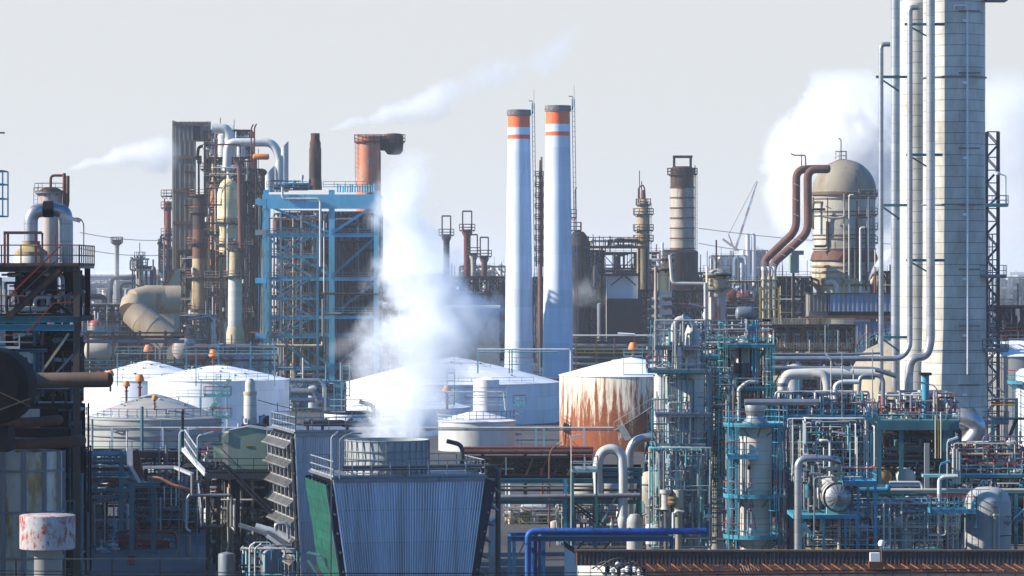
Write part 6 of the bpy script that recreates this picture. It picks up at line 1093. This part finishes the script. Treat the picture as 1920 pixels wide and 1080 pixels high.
t=Th('filter_vessel','white twin pot right of the lidded grey pot, at the foot of the foreground columns','vessel',1260,297); t.lathe('shell',[(0,918),(11,918),(11,925),(8,926),(8,950),(10,955)],'clad2',1248); t.lathe('shell',[(10,918),(10,940),(10,960),(6,970),(6,t.gy())],'cream',1272); t.lathe('bellows',[(7,930),(9,934),(7,938),(9,942),(7,946)],'oldcol',1260,-.5,14); t.tube('elbow',[(1262,960,-.6),(1262,1000,-.6)],3,'pipew'); t.tube('elbow',[(1262,965,-.6),(1268,957,-.6),(1282,958,-.6)],3,'pipew'); t.lathe('leg',[(3,955),(3,t.gy())],'steel',1248,0,8)
t=Th('process_vessel','small domed grey vessel low in front of the grey pipe bend','vessel',1190,305); t.lathe('shell',[(0,963),(8,964),(14,972),(15,980),(15,t.gy())],'tankgrey'); t.tube('side_pipe',[(1205,966,0),(1212,962,0),(1216,985,0)],2,'pipec')
t=Th('process_vessel','cream egg shaped drum on legs left of the small fenced platform','vessel',1040,345); t.lathe('shell',[(0,975),(8,978),(13,990),(12,1005),(6,1018),(0,1022)],'cream'); 
for x in (1034,1046): t.bar((x,1015,0),(x,t.gy(),0),.15,'pipeg','leg')
t=Th('process_vessel','rounded cream tank bottoms and white legs under the teal bridge','vessel',1090,332); drumx(t,'drum',1062,1120,998,18,0,'cream'); t.box('leg',1085,1092,1015,t.gy(),-.5,.5,'cream'); t.box('leg',1100,1107,1015,t.gy(),-.5,.5,'pipew')
t=Th('walkway','white railed platform on the left of the cream cylinder vessel','walkway',1065,325); t.deck(1042,1100,972,-2,1,('whiterail','whiterail','whiterail'),sp=.8); t.bar((1045,t.gy(),0),(1045,972,0),.15,'whiterail','post'); t.bar((1098,t.gy(),0),(1098,972,0),.15,'whiterail','post')
t=Th('walkway','pale green railed landing at the left of the white inverted U pipe','walkway',1095,312); t.deck(1072,1120,878,-2,1,('tealp','whiterail','red'),sp=.9); 
for x in (1074,1118): t.bar((x,t.gy(),-1),(x,878,-1),.18,'teald','post')
t=Th('steel_bridge','long teal steel bridge carrying pipes from the cooling tower to the foreground columns','pipe bridge',1080,318); G=t.gy()
for y,h,x0,x1 in ((902,.42,915,1200),(941,.35,915,1195),(889,.35,1112,1205),(880,.25,1112,1205)): t.beam((x0,y,0),(x1,y,0),.3,'teald',h=h); t.beam((x0,y-2,4),(x1,y-2,4),.25,'dark',h=h)
for x in (1060,1069,1116,1200): t.beam((x,G,0),(x,898 if x<1100 else 878,0),.32,'teald' if x!=1060 else 'tealb','post'); t.beam((x,G,4),(x,900,4),.28,'dark','post')
t.tube('pipe',[(918,932,-.4),(1200,928,-.4)],4.2,'pipeg',12,flange=8); t.tube('pipe',[(918,920,1),(1200,920,1)],2.6,'darkbrown'); t.tube('pipe',[(918,914,2),(1120,914,2)],2.2,'pipeg'); t.tube('pipe',[(918,944,1.4),(1200,944,1.4)],3,'navy')
for a,b,c,d in ((1070,945,1125,985),(1075,942,1130,982),(1125,985,1180,885),(1116,1045,1160,1000),(1069,1045,1116,990)): t.bar((a,b,-.2),(c,d,-.2),.16,'tealp' if c>1170 else 'dark')
t=Th('pipe_rack','rust brown covered gallery crossing before the tanks, braced underneath','pipe rack',970,352); G=t.gy()
t.part('header',MB().box(t.x(870),t.x(1112),-1,1,t.z(850),t.z(838)),'rustred'); t.tube('pipe',[(870,846,-1.4),(1110,846,-1.4)],4.5,'rustpipe',flange=3); t.tube('pipe',[(870,862,0),(1110,862,0)],2,'darkbrown'); t.tube('pipe',[(870,875,0),(1075,875,0)],3.2,'dark'); t.tube('pipe',[(870,884,.6),(1075,884,.6)],2.2,'dark'); t.beam((870,856,-.6),(1110,856,-.6),.25,'brown')
for i,x in enumerate(range(880,1075,26)): t.bar((x,895,-.6),(x+16,858,-.6),.2,('dark','brown','rustpipe')[i%3]); t.bar((x+16,895,.8),(x+16,858,.8),.14,'dark','post')
for x in (905,985,1068): t.beam((x,G,.4),(x,850,.4),.35,'dark','post')
t.beam((870,896,-.6),(1075,896,-.6),.25,'teald'); clutter(t,872,1110,858,896,0,3,40,317,('dark','darkbrown','dark2','rustpipe'),(.04,.12),.2)
t=Th('pipe_line','long pale blue grey twin pipe line crossing before the tank feet','pipe line',700,430)
for y,x0,x1,m,r in ((802,160,1150,'pipew',1.7),(806,160,1150,'steel',1.4)): t.tube('pipe',[(x0,y,0),(x1,y,0)],r,m,8)
for x in (210,305,420,560,1005,1020,1095): t.bar((x,t.gy(),0),(x,802,0),.25,'tealp' if x in(1005,1020) else 'whiterail','post')
t=Th('street_lamp','curved rusty lamp post arching over the brown gallery','lamp',1030,320); t.tube('post',[(1030,t.gy(),0),(1030,858,0),(1034,842,0),(1048,832,0)],1.8,'rustpipe',8,14); MB().bar(t.p(1044,834,0),t.p(1053,829,0),.4,.14).build('lamp_head','pipec',t.o,False)
t=Th('street_lamp','straight grey lamp post with white tube head left of the pale green landing','lamp',1071,316); t.tube('post',[(1071,t.gy(),0),(1071,820,0)],1.2,'whiterail',6); MB().bar(t.p(1070,820,0),t.p(1090,815,0),.4,.14).build('lamp_head','lampglass',t.o,False)
for x,y0,x2,D,l in ((336,812,372,308,'left of two fluorescent lamp posts before the grey tank'),(370,820,400,304,'right of two fluorescent lamp posts before the grey tank'),(621,820,633,258,'hooked floodlight post beside the green net')):
    t=Th('street_lamp',l,'lamp',x,D); t.tube('post',[(x,900,0),(x,y0,0),(x+6,y0-6,0)],1.1,'whiterail',6,6); MB().bar(t.p(x+5,y0-4,0),t.p(x2,y0-11,0),.4,.12).build('lamp_head','lampglass',t.o,False); t.bar((x,t.gy(),0),(x,900,0),.1,'steel','lower_post')
t=Th('street_lamp','twin bar floodlights on a thin mast left of the rear cooling cell','lamp',532,305); t.tube('post',[(520,880,0),(520,755,0)],.9,'darkrail',6); MB().bar(t.p(483,750,0),t.p(520,760,0),.2,.06).bar(t.p(508,757,-.2),t.p(548,766,-.2),.2,.06).bar(t.p(555,880,0),t.p(555,756,0),.08).build('lamp_head','darkrail',t.o,False); t.rail([(515,812,1),(580,826,1)],('greyrail','greyrail'),1.6,.8); t.bar((520,880,0),(520,t.gy(),0),.1,'darkrail','lower_post')
unit('small cluster of thin yellow and grey risers in the gap right of the cooling tower',945,1060,952,350,4,2,90,318,fm='pipec',pm=('pipew','pipec','yellow','pipeg','redcol','whiterail','steel'),r=(.03,.1),depth=4,pw=.12,vert=.75,rails=('whiterail','whiterail'),name='pipe_skid',cat='pipe skid')
unit('dark pipe works filling the space under the teal bridge, behind the cream cylinder',1040,1215,955,352,4,2,85,319,fm='dark2',pm=('dark','pipeg','teald','steel','pipew'),r=(.04,.13),depth=5,pw=.2,rails=('teald','teald'),vert=.5)
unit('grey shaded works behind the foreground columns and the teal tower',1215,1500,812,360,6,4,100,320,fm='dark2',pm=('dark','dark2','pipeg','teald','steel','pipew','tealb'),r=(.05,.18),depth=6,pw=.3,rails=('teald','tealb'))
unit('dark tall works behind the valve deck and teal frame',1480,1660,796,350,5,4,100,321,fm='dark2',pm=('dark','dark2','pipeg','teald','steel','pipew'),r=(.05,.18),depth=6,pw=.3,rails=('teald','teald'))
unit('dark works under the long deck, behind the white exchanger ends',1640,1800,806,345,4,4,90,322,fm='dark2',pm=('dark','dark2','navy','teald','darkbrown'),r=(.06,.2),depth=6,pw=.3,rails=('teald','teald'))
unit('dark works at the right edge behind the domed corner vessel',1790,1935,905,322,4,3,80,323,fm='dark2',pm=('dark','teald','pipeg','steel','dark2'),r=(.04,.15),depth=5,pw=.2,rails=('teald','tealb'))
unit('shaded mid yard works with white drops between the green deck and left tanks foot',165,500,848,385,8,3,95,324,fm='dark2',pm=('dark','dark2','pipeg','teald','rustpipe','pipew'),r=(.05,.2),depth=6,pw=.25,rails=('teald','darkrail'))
unit('works with silver headers between the white tanks and boiler frame foot',542,640,716,640,3,4,60,325,fm='tealb',pm=('pipeg','alu2','dark','tealb','pipew'),r=(.1,.3),depth=8,pw=.3,rails=('tealb','tealb'))
t=P('silver header pipe turning down right of the large left white tank',560,[(545,713,0),(600,713,0),(608,722,0),(608,800,0)],4,'alu'); P('fat dark grey pipe bending down behind the silver header',575,[(545,735,0),(590,735,0),(596,752,0),(610,756,0)],7,'pipeg'); P('lower silver pipe with bright blind end left of the plume',558,[(545,750,0),(592,750,0)],4.6,'alu')
for (lab,x0,x1,y0,y1,D,n_,sd_) in (('fine pale instrument lines before the lower half of the twin foreground columns',1218,1335,840,1030,297,95,401),('fine pale pipe bundle between the teal galleried tower and the ringed column',1300,1375,690,1020,306,95,402),('fine pale pipes hung in the teal frame above the seamed drum',1478,1640,785,905,300,95,403),('low tangle of pale pipes behind the rails right of the seamed drum',1600,1800,935,1050,292,95,404),('pale valve lines low under the teal bridge left of the foreground columns',1045,1210,940,1045,322,95,405),('pale thin pipes rising in the shaded yard under the green cabin deck',385,505,915,1060,299,34,406)):
    t=Th('pipe_bundle',lab,'pipe bundle',(x0+x1)/2,D); clutter(t,x0,x1,y0,y1,0,2.5,n_,sd_,['pipew','clad2','steel','tealp','pipeg','whiterail','teal'],(.025,.085),.6,'pipe',(2,4),6)
    rq=random.Random(sd_)
    for i in range(12): valve(t,rq.uniform(x0,x1),rq.uniform(y0+10,y1-5),rq.uniform(0,2),rq.uniform(.7,1.3),rq.choice(('pipew','steel','pipec','alu2')),rq.choice(('red','dark','tealb')))
    for i in range(6):
        xx=rq.uniform(x0,x1); yy=rq.uniform(y0+10,y1-40); rr=rq.uniform(4,9); t.lathe('small_vessel',[(0,yy-rr*.6),(rr*.7,yy-rr*.4),(rr,yy),(rr,yy+rr*4),(rr*.5,yy+rr*4.6)],rq.choice(('clad2','pipew','cream','steel')),xx,rq.uniform(.5,2.2),16)
    for xx in (x0+6,x1-6): t.bar((xx,t.gy(),2.5),(xx,y0,2.5),.12,'teald','post')
# ================= blue pipe on its trestle
t=Th('pipe_line','bright blue pipe resting on a blue trestle, bending down twice at its left end','pipe',1150,276); t.tube('pipe_run',[(990,1150,0),(990,1004,0),(996,997,0),(1010,996,0),(1325,996,0)],6,'pipeblue',18,14)
for x in (1040,1110,1180,1250,1300): MB().lathe([(7.2*t.k,t.x(x)-.05),(7.2*t.k,t.x(x)+.05)],(0,t.z(996)),0,16,axis='x').build('clamp','framebl',t.o); t.tube('branch',[(1002,1150,1),(1002,1004,1),(1006,998,.6)],5.6,'pipeblue',16); t.lathe('collar',[(6.6,1018),(6.6,1021)],'framebl',990,0,16)
t=Th('trestle','blue steel trestle under the bright blue pipe','trestle',1100,277); G=t.gy(); t.beam((952,1009,-.6),(1262,1009,-.6),.28,'framebl',h=.4); t.beam((952,1007,3),(1262,1007,3),.28,'framebl',h=.3)
for x,d in ((955,-.6),(964,3),(1012,-.6),(1020,3),(1258,-.6)): t.beam((x,G,d),(x,1005,d),.28,'framebl','post')
for x in (955,1012,1258): t.beam((x,1008,-.6),(x,1008,3),.25,'framebl')
t.bar((964,1060,1),(986,1012,1),.1,'framebl'); t.bar((986,1012,1),(1012,1055,1),.1,'framebl')
t=Th('cable_box','grey metal cabinet house between the cooling tower and the blue trestle','cabinet',925,290); t.box('body',916,936,975,t.gy(),-1,2,'panelgrey'); t.part('roof',MB().add([(t.x(914),-1.2,t.z(980)),(t.x(938),-1.2,t.z(966)),(t.x(938),2.2,t.z(966)),(t.x(914),2.2,t.z(980)),(t.x(914),-1.2,t.z(982)),(t.x(938),-1.2,t.z(968)),(t.x(938),2.2,t.z(968)),(t.x(914),2.2,t.z(982))],[(0,1,2,3),(7,6,5,4),(0,4,5,1),(1,5,6,2),(3,2,6,7),(0,3,7,4)]),'steel'); t.box('door',919,927,1012,1040,-1.06,-1.0,'tealp')
# ================= roof at the bottom right (D 200)
t=Th('building','low building at the bottom right with rusty roof edge, ribbed parapet and sunlit white end','building',1500,196); k=t.k; G=0
t.part('gable_wall',MB().add([(t.x(1062),7,t.z(1043)),(t.x(1112),2.2,t.z(1065)),(t.x(1205),-.9,t.z(1067)),(t.x(1205),-.9,0),(t.x(1062),7,0),(t.x(1112),2.2,0)],[(0,4,5,1),(1,5,3,2)]),'whiter')
t.bar((1063,1041,7),(1113,1063,2.1),.12,'rustred','verge'); t.bar((1062,1036,7.2),(1113,1060,2.6),.1,'dark','verge')
ribbed(t.x(1080),t.x(1960),t.z(1064),t.z(1037),1.25,.22,.07,'parapet','roofwall',t.o); t.part('coping',MB().box(t.x(1078),t.x(1960),1.1,1.5,t.z(1037),t.z(1034)),'brown')
# low sloping eave roof
mb=MB(); n=150; x0,x1=t.x(1196),t.x(1960)
for i in range(n):
    a=x0+(x1-x0)*i/n; b=a+(x1-x0)/n; m=a+(b-a)*.75
    for (p_,q_,dz) in ((a,m,0),(m,b,.03)): mb.add([(p_,-1.1,t.z(1070)+dz),(q_,-1.1,t.z(1070)+dz),(q_,1.2,t.z(1062)+dz),(p_,1.2,t.z(1062)+dz)],[(0,1,2,3)])
mb.build('eave_roof','roofrust',t.o,False); mb=MB()
rq=random.Random(4)
for i in range(36):
    x=t.x(1200)+i*.63+rq.uniform(-.08,.08)
    if rq.random()<.88: mb.bar((x+.2,-1.0,t.z(1070)+.07),(x-.2,1.1,t.z(1062.4)+.06),.045,.045)
mb.build('roof_rib_sunstreak','ribsun',t.o,False)  # ribs slanted and coloured orange to draw sun streaks on the eave
t.part('front_wall',MB().box(t.x(1206),t.x(1960),-.9,-.6,0,t.z(1071)),'panelgrey'); t.part('gutter',MB().box(t.x(1204),t.x(1960),-1.15,-.95,t.z(1072),t.z(1070)),'rustred')
mb=MB()
for i in range(24): x=t.x(1212)+i*.95; mb.box(x,x+.03,-.94,-.9,0,t.z(1072))
mb.build('joint_strip','brown',t.o,False)
t=Th('roof_fitting','white box with a round white cap on a rusty stalk, standing on the roof edge','roof fitting',1652,195); t.box('box',1632,1650,1037,1053,0,.5,'farw'); t.lathe('cap',[(0,1012),(5,1014),(7,1019),(6,1023),(3,1025)],'farw',1653,0,16); t.lathe('stalk',[(1.5,1025),(1.5,1064)],'brown',1653,0,8); t.box('foot',1630,1656,1053,1066,-.1,.6,'rust')
t=Th('insulator_rack','tangle of pole top insulators and dark looping cables over the white gable','insulators',1160,172); mb=MB()
for x0,y0,x1,y1,h in ((1112,1066,1160,1070,16),(1120,1068,1200,1066,22),(1135,1070,1215,1068,14),(1165,1066,1210,1074,18),(1110,1066,1130,1074,8)):
    mb.tube([t.p(x0+(x1-x0)*i/8,y0+(y1-y0)*i/8-h*math.sin(PI*i/8),-.1*i) for i in range(9)],.03,0,6)
mb.build('cable_loop','black',t.o)
for i,(x,y) in enumerate(((1140,1068),(1150,1072),(1158,1060),(1160,1068),(1168,1073),(1176,1066),(1182,1072),(1190,1066),(1198,1071),(1206,1069))): MB().lathe([(0,t.z(y)+.18),(.08,t.z(y)+.16),(.12,t.z(y)+.05),(.07,t.z(y)),(.12,t.z(y)-.05),(.07,t.z(y)-.1),(.1,t.z(y)-.15),(.03,t.z(y)-.2)],(t.x(x),-.05*i),0,12).build('insulator','farw' if i%3 else 'dark',t.o)
t.lathe('pole',[(3,1062),(3.4,t.gy())],'concrete',1160,.3,12); t.bar((1130,1076,0),(1212,1076,0),.1,'steel','crossarm')
# ================= unseen halls added at the left to shade the foot of the scene
t=Th('building','plain dark hall added outside the picture to shade the front left structure','building',-330,205); t.part('wall',MB().box(-9,9,-22,26,0,21),'corrug'); t.part('roof',MB().box(-9.2,9.2,-22.2,26.2,21,21.4),'dark')
t=Th('building','plain low hall added outside the picture to shade the left yard','building',-200,318); t.part('wall',MB().box(-6,6,-33,34,0,15.5),'corrug'); t.part('roof',MB().box(-6.2,6.2,-33.2,34.2,15.5,15.9),'dark')
# ================= steam and haze
def steam(name,label,px,D,pts,dens,mode='z',nz=.9,scale=.12,col=(1,.99,.97),aniso=.2,soft=.55,group=None,depthf=1.0,warp=1.0,dcurve=None):
    """pts: (photo column, photo row, radius px) along the drift; main axis z (rising) or x (drifting sideways)"""
    k=D/F; P=[((x-px)*k,(HZ-y)*k+CH,r*k) for x,y,r in pts]; base=min(p[1] for p in P) if mode=='z' else P[0][1]
    o0=Vector(((px-960)*k,D,base))
    Q=[(x,z-base,r) for x,z,r in P]
    m=0 if mode=='x' else 1; Q.sort(key=lambda q:q[m]); a0=Q[0][m]; a1=Q[-1][m]; L=a1-a0
    cmin=min(q[1-m] for q in Q)-.1; cmax=max(q[1-m] for q in Q)+.1; rmax=max(q[2] for q in Q)
    def interp(t,j):
        s=a0+t*L
        for u,v in zip(Q[:-1],Q[1:]):
            if u[m]<=s<=v[m]+1e-6: f=(s-u[m])/max(1e-6,v[m]-u[m]); return u[j]+(v[j]-u[j])*f
        return Q[-1][j]
    mb=MB(); n=20; nr=30; rings=[]
    rd=random.Random(len(label)); V=[];Fc=[]
    for i in range(nr+1):
        t=i/nr; s=a0+t*L; c=interp(t,1-m); r=interp(t,2)*1.12*(1 if 0<i<nr else .5)
        for j in range(n):
            a=2*PI*j/n; r2=r*(1+.07*math.sin(3*a+t*17)+.06*math.sin(5*a-t*29)); u=c+r2*math.cos(a); y=r2*depthf*math.sin(a)
            V.append((s,y,u) if m==0 else (u,y,s))
    for i in range(nr):
        for j in range(n):
            q=(i*n+j,i*n+(j+1)%n,(i+1)*n+(j+1)%n,(i+1)*n+j); Fc.append(q if m==1 else q[::-1])
    Fc.append(tuple(range(n-1,-1,-1)) if m==1 else tuple(range(n))); o_=nr*n; Fc.append(tuple(range(o_,o_+n)) if m==1 else tuple(range(o_+n-1,o_-1,-1)))
    mb.add(V,Fc)
    mt=bpy.data.materials.new(name+'_vapour'); mt.use_nodes=True; N_=mt.node_tree.nodes; L_=mt.node_tree.links; N_.clear()
    out=N_.new('ShaderNodeOutputMaterial'); pv=N_.new('ShaderNodeVolumePrincipled'); L_.new(pv.outputs[0],out.inputs['Volume'])
    pv.inputs['Color'].default_value=(*col,1); pv.inputs['Anisotropy'].default_value=aniso
    tc=N_.new('ShaderNodeTexCoord'); sx=N_.new('ShaderNodeSeparateXYZ'); L_.new(tc.outputs['Object'],sx.inputs[0])
    def Ma(op,a,b=None,c=None,cl=False):
        x=N_.new('ShaderNodeMath'); x.operation=op; x.use_clamp=cl
        for i,v in enumerate((a,b,c)):
            if v is None: continue
            if isinstance(v,(int,float)): x.inputs[i].default_value=v
            else: L_.new(v,x.inputs[i])
        return x.outputs[0]
    # turbulence shifts the coordinates
    nn=N_.new('ShaderNodeTexNoise'); nn.inputs['Scale'].default_value=scale; nn.inputs['Detail'].default_value=5; nn.inputs['Roughness'].default_value=.6; nn.inputs['Distortion'].default_value=.6
    L_.new(tc.outputs['Object'],nn.inputs['Vector'])
    main=sx.outputs[0 if m==0 else 2]; cross=sx.outputs[2 if m==0 else 0]
    t=Ma('DIVIDE',Ma('SUBTRACT',main,a0),L)
    def curve(vals,lo,hi):
        fc=N_.new('ShaderNodeFloatCurve'); cu=fc.mapping.curves[0]; ps=[(i/(len(vals)-1),(v-lo)/(hi-lo)) for i,v in enumerate(vals)]
        cu.points[0].location=ps[0]; cu.points[1].location=ps[-1]
        for p in ps[1:-1]: cu.points.new(*p)
        fc.mapping.update(); L_.new(t,fc.inputs['Value']); return Ma('MULTIPLY_ADD',fc.outputs[0],hi-lo,lo)
    K=12; cc=curve([interp(i/K,1-m) for i in range(K+1)],cmin,cmax); rc=curve([interp(i/K,2) for i in range(K+1)],0,rmax*1.05)
    dc=curve(dcurve or [1]*4+[.8,.5,.2],0,1)
    dx=Ma('SUBTRACT',cross,cc); dy=Ma('DIVIDE',sx.outputs[1],depthf); dist=Ma('SQRT',Ma('ADD',Ma('MULTIPLY',dx,dx),Ma('MULTIPLY',dy,dy)))
    v=Ma('SUBTRACT',1.0,Ma('DIVIDE',dist,rc)); v=Ma('ADD',v,Ma('MULTIPLY',Ma('SUBTRACT',nn.outputs['Fac'],.52),nz*2.4*warp))
    n2=N_.new('ShaderNodeTexNoise'); n2.inputs['Scale'].default_value=scale*4.2; n2.inputs['Detail'].default_value=4; n2.inputs['Roughness'].default_value=.65; n2.inputs['Distortion'].default_value=1.0; L_.new(tc.outputs['Object'],n2.inputs['Vector'])
    v=Ma('ADD',v,Ma('MULTIPLY',Ma('SUBTRACT',n2.outputs['Fac'],.5),nz*.75))
    sm=N_.new('ShaderNodeMapRange'); sm.interpolation_type='SMOOTHSTEP'; sm.inputs[1].default_value=0; sm.inputs[2].default_value=soft; L_.new(v,sm.inputs[0])
    edge=Ma('MULTIPLY',Ma('SUBTRACT',1.0,Ma('DIVIDE',dist,Ma('MULTIPLY',rc,1.1)),None,True),4.0,None,True)
    ends=Ma('MULTIPLY',Ma('MULTIPLY',t,12.0 if m==0 else 60.0,None,True),Ma('MULTIPLY',Ma('SUBTRACT',1.0,t),6.0,None,True)); edge=Ma('MULTIPLY',edge,ends)
    L_.new(Ma('MULTIPLY',Ma('MULTIPLY',Ma('MULTIPLY',sm.outputs[0],dens),dc),edge),pv.inputs['Density'])
    MATS[mt.name]=mt; o=mb.build(name,mt.name); o.location=o0; tagit(o,label,None,group,'stuff'); mt.cycles.volume_step_rate=1.0; return o
steam('steam','dense white steam rising from the fan stack of the front cooling tower and drifting up between boiler frame and chimneys',748,272,[(748,829,80),(746,800,98),(760,760,112),(785,700,136),(805,650,152),(815,600,150),(800,540,126),(780,480,96),(768,430,86),(762,380,80),(770,330,68),(784,270,44)],.62,'z',nz=1.15,scale=.26,soft=.7,depthf=.8,col=(.97,.985,1),dcurve=[1,1,.9,.8,.8,.85,.9,.8,.8,.9,1,1,.4])
steam('steam','thin blue grey veil of steam trailing right of the main plume toward the chimneys',830,300,[(760,640,40),(800,620,60),(860,600,70),(900,580,46),(940,570,20)],.12,'x',nz=1.1,scale=.25,depthf=.6,soft=.9,dcurve=[.3,1,1,.7,.3,0])
steam('steam','small bright wisp blowing right from the brown looped pipes at the left',130,460,[(124,318,5),(150,312,13),(200,300,22),(260,292,32),(310,292,40),(345,290,30)],1.3,'x',nz=.9,scale=.14,depthf=.9,soft=.9,dcurve=[1,1,.8,.6,.4,.25,.05])
steam('steam','white wisp drifting right above the rusty and orange chimneys',620,800,[(608,246,4),(640,236,13),(700,222,22),(760,212,30),(820,190,40),(870,170,46)],.45,'x',nz=1.0,scale=.07,depthf=.9,soft=.9,dcurve=[1,1,.9,.7,.45,.3,.1])
steam('steam','very faint bluish steam trail high in the middle of the sky',900,900,[(800,180,30),(900,150,46),(980,130,44),(1050,100,50),(1075,60,44),(1110,30,34)],.09,'x',nz=1.0,scale=.05,depthf=.8,soft=1,col=(.85,.92,1),dcurve=[.5,.9,1,1,.8,.5,.1])
steam('steam_cloud','huge white billowing cloud behind the domed regenerator and the tall columns',1560,1700,[(1540,600,60),(1560,500,90),(1570,420,125),(1580,340,150),(1590,260,155),(1590,190,130),(1590,125,70)],.12,'z',nz=1.15,scale=.028,soft=.3,depthf=.7,dcurve=[.2,.5,.8,1,1,1,1])
steam('steam_cloud','paler cloud billowing at the right edge behind the widest column',1900,1750,[(1860,560,70),(1880,460,90),(1900,360,110),(1900,280,120),(1890,190,110),(1880,120,60)],.06,'z',nz=.9,scale=.022,soft=.7,depthf=.7,dcurve=[.1,.25,.5,.9,1,1,.9])
steam('steam','small grey puffs of steam left of the tall silver pipes',1645,700,[(1628,525,6),(1638,505,12),(1655,488,18),(1680,470,24)],1.2,'x',nz=1.0,scale=.25,depthf=.9,soft=.7)
steam('steam','thin smoky steam at the foot of the second chimney before the dark works',1090,860,[(1040,560,14),(1070,550,26),(1100,545,34),(1140,570,20)],.08,'x',nz=1.1,scale=.12,soft=.9)
steam('steam','faint steam hanging among the works at the far left',200,1000,[(160,520,30),(200,510,42),(250,500,46),(300,480,30)],.03,'x',nz=1.0,scale=.05,soft=1)
steam('steam','light steam drifting along the right face of the blue boiler frame',690,740,[(610,660,14),(650,640,36),(700,600,44),(740,560,30)],.06,'x',nz=1.1,scale=.10,soft=.9)
hz=MB().box(-9500,9500,-60,12500,-1,86).build('haze',[],None,False)
hm=bpy.data.materials.new('haze_air'); hm.use_nodes=True; hn=hm.node_tree.nodes; hn.clear(); ho=hn.new('ShaderNodeOutputMaterial'); hv=hn.new('ShaderNodeVolumePrincipled'); hm.node_tree.links.new(hv.outputs[0],ho.inputs['Volume'])
hv.inputs['Color'].default_value=(.92,.955,1,1); hv.inputs['Density'].default_value=.00009; hv.inputs['Anisotropy'].default_value=.2; hz.data.materials.append(hm); hz['kind']='stuff'; hz['label']='thin pale winter haze over the whole plant'
